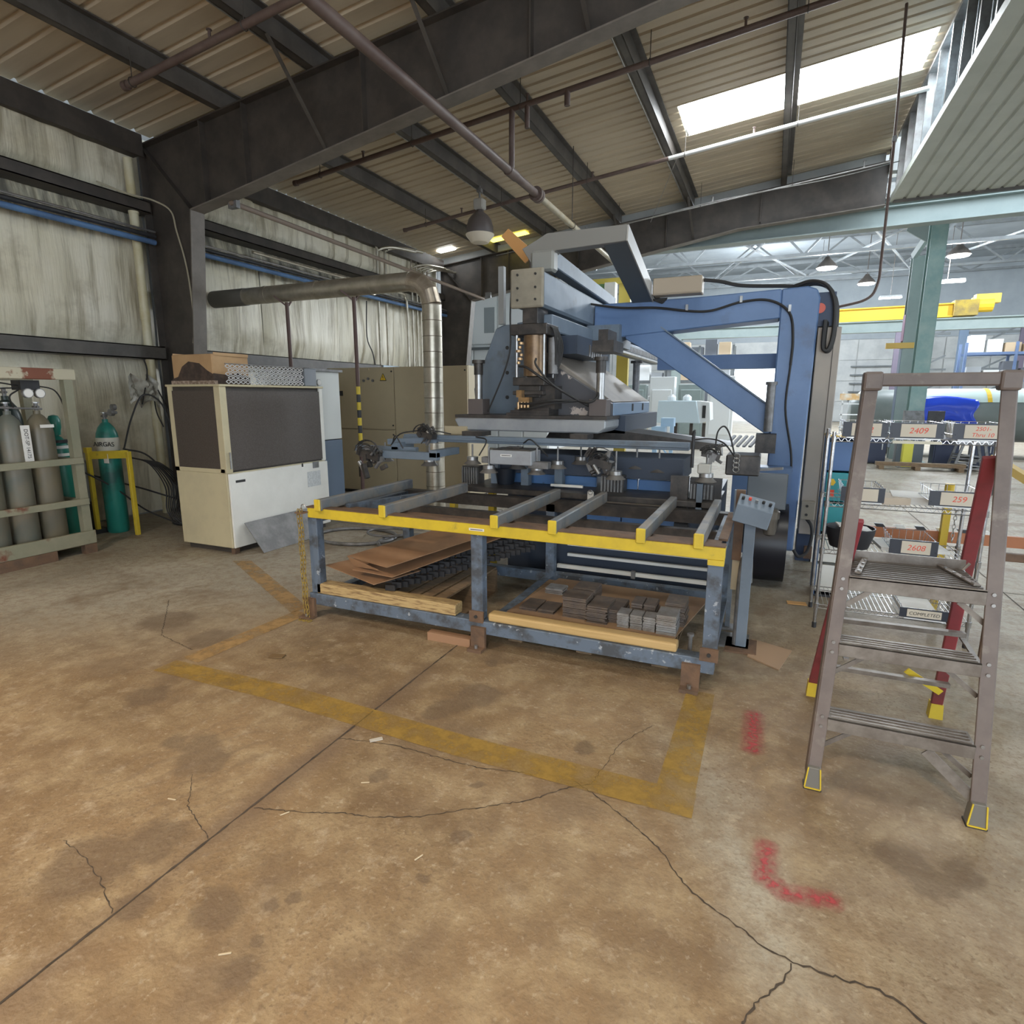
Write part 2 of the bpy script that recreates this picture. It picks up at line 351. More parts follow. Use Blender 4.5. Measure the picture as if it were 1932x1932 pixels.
crack([(-0.657, 2.157), (-0.47, 2.058), (-0.324, 1.963), (-0.234, 1.889), (-0.126, 1.761), (0.01, 1.69), (0.102, 1.642), (0.18, 1.621), (0.294, 1.62), (0.397, 1.624), (0.466, 1.592), (0.6, 1.5)], 0.006, 0.011)
crack([(0.179, 1.612), (0.158, 1.552), (0.091, 1.458), (0.04, 1.34), (0.0, 1.2)], 0.011, 0.008)
crack([(-1.771, 2.001), (-1.508, 2.059), (-1.251, 2.06), (-1.066, 2.065), (-0.927, 2.098), (-0.766, 2.128), (-0.669, 2.159)], 0.006, 0.008)
crack([(-1.755, 1.477), (-1.586, 1.528), (-1.409, 1.596), (-1.28, 1.627), (-1.116, 1.709), (-0.948, 1.832), (-0.772, 1.96), (-0.651, 2.103), (-0.574, 2.155)], 0.006, 0.007)
crack([(-2.172, 1.531), (-2.009, 1.382), (-1.9, 1.335), (-1.776, 1.289)], 0.004, 0.005)
crack([(-2.261, 1.069), (-2.097, 1.045), (-1.951, 1.008), (-1.78, 0.94)], 0.004, 0.006)
crack([(-1.95, 2.26), (-1.88, 2.16), (-1.78, 2.14)], 0.005)
crack([(-0.574, 2.155), (-0.53, 2.5), (-0.42, 2.72)], 0.004)
crack([(-4.3, 3.0), (-3.7, 2.5), (-3.3, 2.42)], 0.006)
struct('floor_joint', ribbon([(-1.775, -3), (-1.772, 3.3)], 0.009, z=0.0018, jag=0.0012), CRACKM, floor)
struct('floor_joint', ribbon([(-1.775, 3.3), (-1.77, 13.3)], 0.009, z=0.0018), CRACKM, floor)
struct('floor_joint', ribbon([(1.9, -3), (1.9, 13.3)], 0.009, z=0.0018), CRACKM, floor)
struct('floor_joint', ribbon([(-7.7, 5.95), (10, 5.95)], 0.009, z=0.0018), CRACKM, floor)
def worn_paint(name, col, thr=(0.5, 0.62), sc=5):
    m = bpy.data.materials.new(name); m.use_nodes = True; t = m.node_tree; b = t.nodes['Principled BSDF']; b.inputs['Roughness'].default_value = 0.7
    g = N(t, 'ShaderNodeNewGeometry'); n1 = N(t, 'ShaderNodeTexNoise'); n1.inputs['Scale'].default_value = sc; n1.inputs['Detail'].default_value = 9; n1.inputs['Roughness'].default_value = 0.7
    t.links.new(g.outputs['Position'], n1.inputs['Vector']); mr = N(t, 'ShaderNodeMapRange'); mr.inputs['From Min'].default_value = thr[0]; mr.inputs['From Max'].default_value = thr[1]
    mr.inputs['To Min'].default_value = 0.85; mr.inputs['To Max'].default_value = 0.12
    t.links.new(n1.outputs['Fac'], mr.inputs['Value']); t.links.new(mr.outputs[0], b.inputs['Alpha']); b.inputs['Base Color'].default_value = (*col, 1)
    return m
PAINTY = worn_paint('worn yellow floor paint', (0.36, 0.225, 0.045), (0.38, 0.70), 6)
PAINTT = worn_paint('faded orange floor paint', (0.40, 0.25, 0.10), (0.42, 0.66), 5)
PAINTR = worn_paint('red spray paint', (0.40, 0.07, 0.075), (0.34, 0.62), 22)
def flat(poly, z=0.003): return MB()._add([(x, y, z) for x, y in poly], [tuple(range(len(poly)))])
struct('painted_line', flat([(-3.25, 2.27), (-3.25, 2.12), (-2.4, 2.14), (-1.2, 2.10), (-0.16, 2.11), (-0.16, 2.27), (-1.2, 2.26), (-2.3, 2.30)]), PAINTY, floor, label='worn yellow painted floor line in front of the table')
struct('painted_line', flat([(-0.165, 2.27), (-0.165, 3.16), (-0.31, 3.16), (-0.32, 2.27)]), PAINTY, floor, label='worn yellow painted line to the right foot of the table')
struct('painted_line', flat([(-3.25, 2.31), (-3.10, 2.30), (-3.06, 3.2), (-3.2, 3.24)]), PAINTT, floor, label='faded painted line at the chain')
struct('painted_line', flat([(-3.2, 3.18), (-3.16, 3.32), (-4.62, 4.12), (-4.78, 4.04)]), PAINTT, floor, label='faded orange line towards the white cabinet')
def blob(pts, w_): return ribbon(pts, w_ * 0.9, z=0.0035, seg=0.05)
def spray_material(name, pts, r):  # paint that thins out away from the sprayed stroke
    m = bpy.data.materials.new(name); m.use_nodes = True; t = m.node_tree; b = t.nodes['Principled BSDF']; b.inputs['Roughness'].default_value = 0.7; b.inputs['Base Color'].default_value = (0.42, 0.06, 0.07, 1)
    g = N(t, 'ShaderNodeNewGeometry'); last = None
    dense = []
    for a, c in zip(pts[:-1], pts[1:]):
        k = max(1, int(math.dist(a, c) / (r * 0.8))); dense += [(a[0] + (c[0] - a[0]) * i / k, a[1] + (c[1] - a[1]) * i / k) for i in range(k)]
    for x, y in dense + [pts[-1]]:
        d = N(t, 'ShaderNodeVectorMath', operation='DISTANCE'); t.links.new(g.outputs['Position'], d.inputs[0]); d.inputs[1].default_value = (x, y, 0)
        if last is None: last = d.outputs['Value']
        else:
            n = N(t, 'ShaderNodeMath', operation='MINIMUM'); t.links.new(last, n.inputs[0]); t.links.new(d.outputs['Value'], n.inputs[1]); last = n.outputs[0]
    nz = N(t, 'ShaderNodeTexNoise'); nz.inputs['Scale'].default_value = 45; nz.inputs['Detail'].default_value = 6; t.links.new(g.outputs['Position'], nz.inputs['Vector'])
    a = N(t, 'ShaderNodeMapRange'); a.inputs['From Min'].default_value = r * 0.25; a.inputs['From Max'].default_value = r * 1.25; a.inputs['To Min'].default_value = 0.85; a.inputs['To Max'].default_value = 0; t.links.new(last, a.inputs['Value'])
    q = N(t, 'ShaderNodeMapRange'); q.inputs['From Min'].default_value = 0.38; q.inputs['From Max'].default_value = 0.62; q.inputs['To Min'].default_value = 1; q.inputs['To Max'].default_value = 0.35; t.links.new(nz.outputs['Fac'], q.inputs['Value'])
    mu = N(t, 'ShaderNodeMath', operation='MULTIPLY'); t.links.new(a.outputs[0], mu.inputs[0]); t.links.new(q.outputs[0], mu.inputs[1]); t.links.new(mu.outputs[0], b.inputs['Alpha']); return m
S1 = [(0.038, 3.02), (0.04, 2.70)]; S2 = [(0.105, 2.07), (0.10, 1.92), (0.165, 1.873), (0.295, 1.90)]
struct('spray_mark', flat([(-0.06, 3.14), (-0.06, 2.58), (0.14, 2.58), (0.14, 3.14)], 0.0035), spray_material('red spray short', S1, 0.05), floor, label='short red spray mark')
struct('spray_mark', flat([(0.0, 2.16), (0.0, 1.76), (0.38, 1.80), (0.38, 1.99), (0.20, 2.0), (0.20, 2.16)], 0.0036), spray_material('red spray corner', S2, 0.042), floor, label='red spray L on the floor')

# ---- walls
def wall_material():
    m = bpy.data.materials.new('sooty vinyl insulation'); m.use_nodes = True; t = m.node_tree; b = t.nodes['Principled BSDF']; L = t.links.new
    g = N(t, 'ShaderNodeNewGeometry')
    def nz(scale, st, off=0, d=6):
        mp = N(t, 'ShaderNodeMapping'); mp.inputs['Scale'].default_value = st; mp.inputs['Location'].default_value = (0, off, off)
        L(g.outputs['Position'], mp.inputs['Vector']); n = N(t, 'ShaderNodeTexNoise'); n.inputs['Scale'].default_value = scale; n.inputs['Detail'].default_value = d; n.inputs['Roughness'].default_value = 0.65
        L(mp.outputs[0], n.inputs['Vector']); return n.outputs['Fac']
    def rmp(v, a, z, lo=0, hi=1):
        r = N(t, 'ShaderNodeMapRange'); r.inputs['From Min'].default_value = a; r.inputs['From Max'].default_value = z; r.inputs['To Min'].default_value = lo; r.inputs['To Max'].default_value = hi; L(v, r.inputs['Value']); return r.outputs[0]
    def mx(f, A, Bc):
        n = N(t, 'ShaderNodeMix', data_type='RGBA'); L(f, n.inputs['Factor'])
        for k, x in (('A', A), ('B', Bc)):
            if isinstance(x, tuple): n.inputs[k].default_value = (*x, 1)
            else: L(x, n.inputs[k])
        return n.outputs['Result']
    c = mx(rmp(nz(1.0, (1, 1, 0.5)), 0.4, 0.65), (0.76, 0.71, 0.58), (0.66, 0.60, 0.44))
    c = mx(rmp(nz(2.2, (1, 3.0, 0.22), 5), 0.50, 0.66), c, (0.34, 0.29, 0.19))
    c = mx(rmp(nz(0.7, (1, 1, 1.2), 11), 0.52, 0.66, 0, 0.8), c, (0.33, 0.28, 0.18))
    sep = N(t, 'ShaderNodeSeparateXYZ'); L(g.outputs['Position'], sep.inputs[0])
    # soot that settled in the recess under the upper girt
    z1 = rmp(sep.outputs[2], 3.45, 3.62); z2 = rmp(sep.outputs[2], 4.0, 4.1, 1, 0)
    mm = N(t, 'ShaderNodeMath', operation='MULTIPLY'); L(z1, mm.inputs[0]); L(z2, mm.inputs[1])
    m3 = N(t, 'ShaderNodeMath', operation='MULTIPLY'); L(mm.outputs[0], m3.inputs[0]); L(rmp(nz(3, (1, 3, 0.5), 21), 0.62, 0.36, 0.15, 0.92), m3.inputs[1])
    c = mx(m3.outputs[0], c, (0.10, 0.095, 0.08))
    L(c, b.inputs['Base Color']); b.inputs['Roughness'].default_value = 0.42
    bp = N(t, 'ShaderNodeBump'); bp.inputs['Strength'].default_value = 0.5; bp.inputs['Distance'].default_value = 0.03
    L(nz(3.2, (1, 4.0, 0.35), 2, 3), bp.inputs['Height']); L(bp.outputs[0], b.inputs['Normal']); return m
WALLM = wall_material()
wall_left = struct('wall_left', B(XW - 0.3, XW - 0.1, YB, YF1, 0, 5.3), HALLWALL, label='insulated side wall')
# insulation blankets pinned behind the girts, each strip one piece
def blanket(y0, y1, z0, z1, bulge, seed):
    def fn(u, v):
        y = y0 + (y1 - y0) * u; z = z0 + (z1 - z0) * v
        e = min(1, 6 * min(v, 1 - v)) * min(1, 10 * min(u, 1 - u) + 0.3)
        n1 = mnoise.noise(Vector((y * 5.5, z * 0.7, seed))); n2 = mnoise.noise(Vector((y * 1.3, z * 1.1, seed + 9)))
        return (XW - 0.08 + e * (bulge + 0.035 * n1 + 0.05 * n2), y, z)
    return MB().sheet(fn, int((y1 - y0) * 18), 14)
k = 0
for (ya, yb) in ((-7.9, YF2 - .1), (YF2 + .02, YF0 - .02), (YF0 + .02, YF1 - .02)):
    n = 4; st = (yb - ya) / n
    for i in range(n):
        for (za, zb, bg) in ((0.02, 2.1, 0.06), (2.27, 3.95, 0.07), (4.08, 4.92, 0.10)):
            k += 1
            struct('insulation_panel', blanket(ya + i * st, ya + (i + 1) * st, za, zb, bg, k * 3.1), WALLM, wall_left, smooth=True)
def girt(y0, y1, z0, z1, mat, x1=-7.58): # C section lying on its side, open to the room
    mb = MB(); mb.box(XW - 0.06, XW - 0.05, y0, y1, z0, z1); mb.box(XW - .05, x1, y0, y1, z1 - 0.012, z1); mb.box(XW - .05, x1, y0, y1, z0, z0 + 0.012); mb.box(x1 - 0.008, x1, y0, y1, z0, z1)
    return mb
for (ya, yb) in ((YB, YF2 - .1), (YF2 + .1, YF0 - .1), (YF0 + .1, YF1 - .1)):
    struct('trim_wall_girt', girt(ya, yb, 2.09, 2.26, STEEL_FL), PURLIN, label='lower wall girt')
    struct('trim_wall_girt', girt(ya, yb, 3.93, 4.07, STEEL_FL), STEEL_DK, label='upper wall girt')
    mb = MB(); mb.box(XW - 0.0, -7.62, ya, yb, 4.62, 4.80); mb.box(-7.62, -7.60, ya, yb, 4.60, 4.86)
    struct('trim_eave_strut', mb, STEEL_DK, label='eave strut')
    pr = thing('wall_conduit', 'pair of pipes, one blue, along the wall ' + ('behind the camera' if ya < YF2 else ('left of the near column' if ya < 3 else 'between the near and the far column')), 'pipe', (-7.6, ya, 3.5), 'wall pipe runs between the frames')
    build('blue_pipe', MB().cyl((-7.56, ya, 3.575), (-7.56, yb, 3.575), 0.035, 12), pm('blue pipe paint', (0.10, 0.20, 0.38), (0.07, 0.13, 0.25), scale=3), pr, smooth=True)['label'] = 'blue pipe'
    build('black_pipe', MB().cyl((-7.55, ya, 3.65), (-7.55, yb, 3.65), 0.028, 12), BLACK, pr, smooth=True)['label'] = 'black pipe'
    build('steel_conduit', MB().cyl((-7.54, ya, 3.70), (-7.54, yb, 3.70), 0.014, 8), STEEL, pr, smooth=True)['label'] = 'bare steel conduit'
# ---- frames
def frame(Y, xr=5.6):
    t = thing('steel_frame', None, None, (-7.4, Y, 0)); t['kind'] = 'structure'
    top = lambda x: rz(x) - 0.21
    botx = lambda x: 3.99 + 0.168 * (x + 6.28)
    web = [(-7.68, 0), (-7.28, 0), (-6.86, 3.90), (-6.28, 3.99), (-0.9, botx(-0.9)), (1.6, botx(-0.9) + .15), (1.6, top(1.6)), (-7.68, top(-7.68))]
    struct('web', MB().prism(web, 'y', Y - 0.008, Y + 0.008), STEEL_DK, t)
    fl = MB()
    def strip(a, b, w_=0.2, th=0.016): fl.bar((a[0], Y, a[1]), (b[0], Y, b[1]), w_, th)
    fl.bar((-7.28, Y, 0), (-6.86, Y, 3.90), 0.2, 0.016, (1, 0, 0)); strip((-6.86, 3.90), (-6.28, 3.99)); strip((-6.28, 3.99), (-0.9, botx(-0.9))); strip((-0.9, botx(-0.9)), (1.6, botx(-0.9) + .15))
    struct('inner_flange', fl, STEEL_FL, t)
    fl = MB()
    fl.bar((-7.69, Y, 0), (-7.69, Y, top(-7.69)), 0.2, 0.016, (1, 0, 0)); fl.bar((-7.68, Y, top(-7.68)), (1.6, Y, top(1.6)), 0.2, 0.016)
    struct('outer_flange', fl, STEEL_DK, t)
    for x in (-6.6, -5.9, -4.2, -2.3, -0.5):
        z0 = 4.0 if x > -6.3 else 3.95
        z0 = max(z0, botx(x) if x > -6.28 else 3.95)
        struct('stiffener', MB().box(x - 0.008, x + 0.008, Y - 0.09, Y + 0.09, z0 + .01, top(x) - .01), STEEL_DK, t)
    struct('stiffener', MB().bar((-6.88, Y, 3.9), (-7.66, Y, top(-7.6) - 0.03), 0.18, 0.014), STEEL_DK, t)
    struct('base_plate', B(-7.75, -7.2, Y - .15, Y + .15, 0, 0.02), STEEL_DK, t)
    # angle fly-braces from purlins to the bottom flange
    for x in (-4.8, -3.25, -1.8):
        struct('fly_brace', MB().bar((x, Y - 0.75, rz(x) - 0.2), (x + 0.05, Y - 0.03, botx(x) + 0.05), 0.04, 0.012), PURLIN, t)
    return t
for Y, l in ((YF0, 'near'), (YF1, 'far'), (YF2, 'rear')): frame(Y)
# ---- roof
ceiling = struct('ceiling', MB().prism([(XW, rz(XW) + 0.16), (XS, rz(XS) + 0.16), (XS, rz(XS) + 0.18), (XW, rz(XW) + 0.18)], 'y', YB, 2.03), HALLWALL, label='corrugated metal roof')
def deck(x0, x1, y0, y1): struct('roof_deck', MB().prism([(x0, rz(x0) + 0.16), (x1, rz(x1) + 0.16), (x1, rz(x1) + 0.18), (x0, rz(x0) + 0.18)], 'y', y0, y1), HALLWALL, ceiling)
deck(XW, XS, 10.47, YF1); deck(XW, XS, 3.12, 9.38); deck(XW, -1.56, 2.03, 3.12)
struct('roof_deck', MB().prism([(XW, rz(XW) + 0.16), (-1.56, rz(-1.56) + 0.16), (-1.56, rz(-1.56) + 0.18), (XW, rz(XW) + 0.18)], 'y', 9.38, 10.47), HALLWALL, ceiling)
def roof_sheet(x0, x1, y0, width=1.05, ribs=4, dz=0.0):
    prof = []; p = width / ribs
    for i in range(ribs):
        a = i * p; prof += [(a, 0), (a + p * 0.62, 0), (a + p * 0.72, -0.0), (a + p * 0.80, 0.035), (a + p * 0.92, 0.035)]
    prof.append((width, 0.0)); vs = []
    for x in (x0, x1): vs += [(x, y0 + a, rz(x) + h + dz) for a, h in prof]
    n = len(prof); return MB()._add(vs, [(i, i + 1, n + i + 1, n + i) for i in range(n - 1)])
r0 = None
for kk in range(-17, 4):
    y0 = 9.4 + 1.05 * kk
    if y0 + 1.05 > YF1 + 0.3: continue
    x1 = -1.56 if kk in (0, -7) else XS
    o = struct('roof_panel', roof_sheet(XW, x1, y0, ribs=4 if y0 < 5.5 else 5), ROOF, ceiling, solid=0.003)
struct('roof_panel', roof_sheet(-0.16, -0.03, 9.4, ribs=5), ROOF, ceiling, solid=0.003)
struct('roof_panel', roof_sheet(1.5, XS, 9.4, ribs=5), ROOF, ceiling, solid=0.003)
SKYL = pm('daylight through skylight panel', (0.9, 0.9, 0.9), emit=(0.90, 0.96, 1.0), estr=13)
def skylight(name, x0, x1, y0):
    o = struct(name, roof_sheet(x0, x1, y0, ribs=5, dz=0.01), SKYL, label='translucent skylight panel glowing with daylight'); return o
skylight('window_1', -1.53, -0.17, 9.41); skylight('window_2', -0.02, 1.49, 9.41)
SKYL = pm('added skylight glow', (0.8, 0.8, 0.75), emit=(0.95, 0.95, 0.9), estr=4)
skylight('added_window_7', -1.53, -0.17, 2.06); skylight('added_window_8', -0.02, 1.49, 2.06)  # unseen panels, added to give the foreground more daylight
SKYL = pm('daylight through skylight panel', (0, 0, 0))
GLOWY = pm('yellowed translucent strip', (0.8, 0.7, 0.1), emit=(1.0, 0.86, 0.12), estr=2.2)
# small slots of daylight between roof and the far frame
def slot(name, x0, x1, y0, y1, mat, lab, dz=-0.02):
    struct(name, MB()._add([(x0, y0, rz(x0) + dz), (x1, y0, rz(x1) + dz), (x1, y1, rz(x1) + dz), (x0, y1, rz(x0) + dz)], [(0, 1, 2, 3)]), mat, label=lab, solid=0.01)
slot('window_3', -6.25, -5.85, 12.85, 13.1, GLOWY, 'yellow lit slot under the far roof, left'); slot('window_4', -5.72, -5.3, 12.85, 13.1, GLOWY, 'yellow lit slot under the far roof, right')
slot('window_5', -7.5, -7.1, 12.75, 12.95, SKYL, 'white lit gap at the far eave')
slot('window_6', -7.5, -7.40, 2.75, 2.95, SKYL, 'small bright hole at the near eave')
# purlins (Z sections), one per line and bay
for px in (-6.2, -4.8, -3.27, -1.78, -0.08):
    for (ya, yb) in ((YB, YF2), (YF2, YF0), (YF0, YF1)):
        z = rz(px) - 0.005; mb = MB()
        mb.box(px - .006, px + .006, ya, yb, z - 0.2, z); mb.box(px - .09, px, ya, yb, z - 0.2, z - 0.19); mb.box(px, px + .075, ya, yb, z - 0.012, z)
        mb.box(px - .095, px - .085, ya, yb, z - 0.2, z - .165)
        struct('roof_purlin', mb, PURLIN, ceiling)
for px in (-4.8, -1.78):
    struct('purlin_conduit', MB().cyl((px - .12, YB, rz(px) - .19), (px - .12, YF1, rz(px) - .19), 0.014, 8), STEEL, ceiling, smooth=True)
# ---- dropped soffit and stud wall on the right
SOFF = pm('pale ribbed soffit sheet', (0.50, 0.53, 0.48), (0.44, 0.47, 0.42), scale=1.5, rough=0.5)
def soffit():
    s = thing('ceiling_soffit', None, None, (3.4, 6, 4.92)); s['kind'] = 'structure'; s['label'] = 'dropped ribbed soffit at right'
    for i in range(7):
        x0 = XS + i * 0.76; mb = MB(); vs = []; prof = []
        for j in range(4):
            a = j * 0.19; prof += [(a, 0), (a + 0.135, 0), (a + 0.15, 0.022), (a + 0.175, 0.022)]
        prof.append((0.76, 0))
        for y in (-6, 12.55): vs += [(x0 + a, y, 4.92 + h) for a, h in prof]
        n = len(prof); mb._add(vs, [(k_, k_ + 1, n + k_ + 1, n + k_) for k_ in range(n - 1)])
        struct('soffit_panel', mb, SOFF, s, solid=0.003)
    struct('soffit_edge', B(XS - .04, XS, -6, 12.6, 4.90, 5.0), SOFF, s)
    struct('soffit_edge', B(XS, 7.0, 12.55, 12.6, 4.88, 4.98), PURLIN, s)
    st = thing('wall_stud_partition', None, None, (XS, 6, 5)); st['kind'] = 'structure'; st['label'] = 'open metal stud wall above the soffit'
    for i in range(31):
        y = -6 + i * 0.61
        struct('stud', MB().box(XS - .02, XS + .07, y - .02, y + .02, 4.98, rz(XS) - .05), STEEL, st)
    struct('stud_track', B(XS - .03, XS + .08, -6, 12.6, rz(XS) - .07, rz(XS) - .02), STEEL, st)
    struct('stud_sheathing', B(XS + .08, XS + .10, -6, 12.6, 4.95, rz(XS)), pm('blue grey sheathing', (0.25, 0.33, 0.38), rough=0.6), st)
soffit()
struct('trim_roof_edge', B(XS - .02, XS + 4, YF1 - .1, YF1 + .1, 5.6, 6.6), HALLWALL)
# near rear wall part so that the bay is closed on the sides; an opening behind the camera is added for its daylight
struct('wall_back', B(XW - .3, -5.5, YB - .2, YB, 0, 5.4), HALLWALL); 
struct('wall_back_lintel', B(-5.5, 12, YB - .2, YB, 4.2, 6.4), HALLWALL); struct('wall_back_middle', B(-5.5, -1.5, YB - .2, YB, 0, 4.2), HALLWALL)
struct('wall_right', B(12.0, 12.2, YB, -1, 0, 6.4), HALLWALL, label='plain wall right of the bay, behind the camera')
struct('wall_right_far', B(12.0, 12.2, 9, YF1, 0, 6.4), HALLWALL)
struct('wall_right_lintel', B(12.0, 12.2, -1, 9, 4.3, 6.4), HALLWALL)  # unseen opening below, added to let daylight in from the right
struct('ceiling_right_bay', B(6.9, 12.2, YB, YF1, 4.92, 5.0), SOFF)
# ================================================================ THE HALL BEYOND
HY0, HY1, HZ = YF1, 46.0, 10.0
def wall_panels(name, x0, x1, z0, z1, y, step, zstep, mat, label):
    w_ = struct(name, B(x0, x1, y + 0.06, y + 0.3, z0, z1), mat, label=label)
    x = x0
    while x < x1 - 0.1:
        xe = min(x + step, x1); z = z0
        while z < z1 - 0.1:
            ze = min(z + zstep, z1)
            struct('wall_panel', B(x + .03, xe - .03, y, y + 0.058, z + .03, ze - .03), mat, w_, bevel=0)
            z = ze
        x = xe
    return w_
wall_panels('wall_far', 0.12, 27, 0, 5.4, HY1, 2.4, 1.35, HALLWALL, 'far hall wall of grey panels right of the open door')
wall_panels('wall_far_left', -14, -2.76, 0, 5.4, HY1, 2.4, 1.8, HALLWALL, 'far hall wall of grey panels left of the open door')
struct('wall_far_upper', B(-14, 27, HY1, HY1 + .3, 5.4, HZ), HALLROOF)
struct('wall_far_lintel', B(-2.76, 0.12, HY1, HY1 + .3, 4.37, 5.4), HALLWALL)
struct('trim_door_frame', MB().box(-2.86, -2.74, HY1 - .1, HY1 + .3, 0, 4.4).box(0.1, 0.22, HY1 - .1, HY1 + .3, 0, 4.4).box(-2.86, 0.22, HY1 - .1, HY1 + .3, 4.34, 4.5), PALEGREEN)
struct('wall_hall_left', B(-14.3, -14, HY0, HY1, 0, HZ), HALLWALL); struct('wall_hall_right', B(27, 27.3, HY0, HY1, 6.5, HZ), HALLWALL)  # right wall left open below, out of view, to let daylight in
struct('wall_hall_front', B(-14, -7.9, HY0 + .12, HY0 + .3, 0, HZ), HALLWALL); struct('wall_hall_front_right', B(12, 27, HY0, HY0 + .2, 0, HZ), HALLWALL)
struct('wall_above_bay', MB().prism([(-7.9, rz(-7.9) - .14), (1.55, rz(1.55) - .14), (1.55, 6.0), (12, 6.0), (12, HZ), (-7.9, HZ)], 'y', HY0 + .12, HY0 + .3), HALLWALL)
hc = struct('ceiling_hall', B(-14.3, 27.3, HY0 + .12, HY1, HZ, HZ + .2), HALLROOF, label='high grey roof of the hall')
TR = pm('truss steel', (0.14, 0.155, 0.16), (0.11, 0.12, 0.125), scale=3, rough=0.6)
def truss(y, zb, zt):
    t = thing('roof_truss', None, None, (5, y, zb)); t['kind'] = 'structure'
    struct('bottom_chord', MB().bar((-14, y, zb), (27, y, zb), .16, .12), TR, t); struct('top_chord', MB().bar((-14, y, zt), (27, y, zt), .16, .16), TR, t)
    x = -12.5; n = 0
    while x < 26:
        struct('truss_web', MB().bar((x, y, zb), (x + 2.2, y, zt), .08, .08).bar((x + 2.2, y, zt), (x + 4.4, y, zb), .08, .08), TR, t); x += 4.4
for y, zb in ((20.5, 7.0), (28, 7.3), (36, 7.9), (42, 8.6)): truss(y, zb, 9.7)
for x in (-3.4, 1.2, 6.0, 11): struct('trim_roof_bracing', MB().bar((x, 20, 7.4), (x + 4.5, 36, 7.9), .07, .07).bar((x + 4.5, 20, 7.4), (x, 36, 7.9), .07, .07), TR)
# pale green beams right behind the bay
gb = thing('trim_header_beam', None, None, (4, 14.2, 4.7)); gb['kind'] = 'structure'
def hbeam(mb, a, b, w_, h, t_=0.02):
    mb.bar((a[0], a[1], a[2] + h / 2), (b[0], b[1], b[2] + h / 2), w_, t_).bar((a[0], a[1], a[2] - h / 2), (b[0], b[1], b[2] - h / 2), w_, t_).bar(a, b, t_, h); return mb
struct('beam', hbeam(MB(), (-6, 13.9, 4.86), (12, 13.9, 5.10), .3, .34), PALEGREEN, gb)
struct('beam', hbeam(MB(), (-6, 15.6, 5.35), (12, 15.6, 5.6), .3, .4), PALEGREEN, gb)
struct('beam', hbeam(MB(), (1.7, 17.8, 6.0), (14, 17.8, 6.2), .3, .4), TEAL, gb)
struct('beam', hbeam(MB(), (3.2, 17.6, 6.9), (14, 17.6, 6.9), .3, .3), TR, gb)
# columns
def hcolumn(name, x, y, z0, z1, w_, mat, label):
    t = thing(name, label, 'column', (x, y, z0)); t['kind'] = 'structure'
    struct('web', B(x - .012, x + .012, y - w_ / 2, y + w_ / 2, z0, z1), mat, t)
    for s in (-1, 1): struct('flange', B(x - w_ / 2, x + w_ / 2, y + s * w_ / 2 - .012, y + s * w_ / 2 + .012, z0, z1), mat, t)
    return t
c1 = hcolumn('steel_column', 3.24, 17.5, 0, 7.6, .30, TEAL, 'tall teal steel column standing behind the wire shelf')
struct('side_channel', B(3.385, 3.43, 17.40, 17.62, 1.2, 7.6), TEAL, c1)
struct('base_plate', B(2.95, 3.6, 17.2, 17.8, 0, 0.03), TEAL, c1)
struct('gusset', MB().prism([(3.05, 5.2), (3.05, 6.9), (2.6, 5.5)], 'y', 17.45, 17.5), PALEGREEN, c1)
c2 = hcolumn('crane_column', 3.12, 18.6, 0, 5.1, .30, PALEGREEN, 'pale green crane column banded purple and orange')
struct('painted_band', B(2.96, 3.28, 18.44, 18.76, 3.05, 3.70), pm('purple paint', (0.22, 0.08, 0.16), rough=0.6), c2, label='purple band')
struct('painted_bracket', B(2.6, 3.4, 18.40, 18.5, 2.86, 3.0), pm('orange paint', (0.70, 0.45, 0.12), rough=0.6), c2, label='orange cross plate')
struct('lower_band', B(2.96, 3.28, 18.44, 18.76, .3, 2.85), pm('slate paint', (0.12, 0.16, 0.22), rough=0.6), c2, label='dark slate lower part')
struct('knee_brace', MB().bar((2.98, 18.5, 5.1), (3.35, 17.6, 5.9), .1, .16), PALEGREEN, c2)
for x, y in ((9.6, 30), (-4.4, 30)): hcolumn('runway_column', x, y, 0, 4.4, .4, PALEGREEN, 'pale green column carrying the crane runway' + (' at right' if x > 0 else ' at left'))
# crane runway and bridge crane
cr = thing('bridge_crane', 'yellow bridge crane girder with hoist above the pale runway beam', 'crane', (4.9, 30, 4.78))
build('girder', hbeam(MB(), (0.5, 30, 5.05), (6.4, 30, 5.10), .35, .5, .05), CRANEY, cr)
build('end_carriage', B(6.4, 7.2, 29.7, 30.3, 4.85, 5.45), pm('grimy crane yellow', (0.50, 0.36, 0.06), (0.2, 0.15, 0.08), scale=2, rough=0.7), cr)['label'] = 'grimy yellow end carriage'
build('hoist', MB().cyl((7.0, 30, 5.25), (7.7, 30, 5.25), .28, 14).box(7.1, 7.9, 29.8, 30.2, 5.3, 5.65), CRANEY, cr)
struct('trim_crane_runway', hbeam(MB(), (-6, 30, 4.56), (20, 30, 4.56), .35, .42, .04), PALEGREEN, label='pale green crane runway beam')
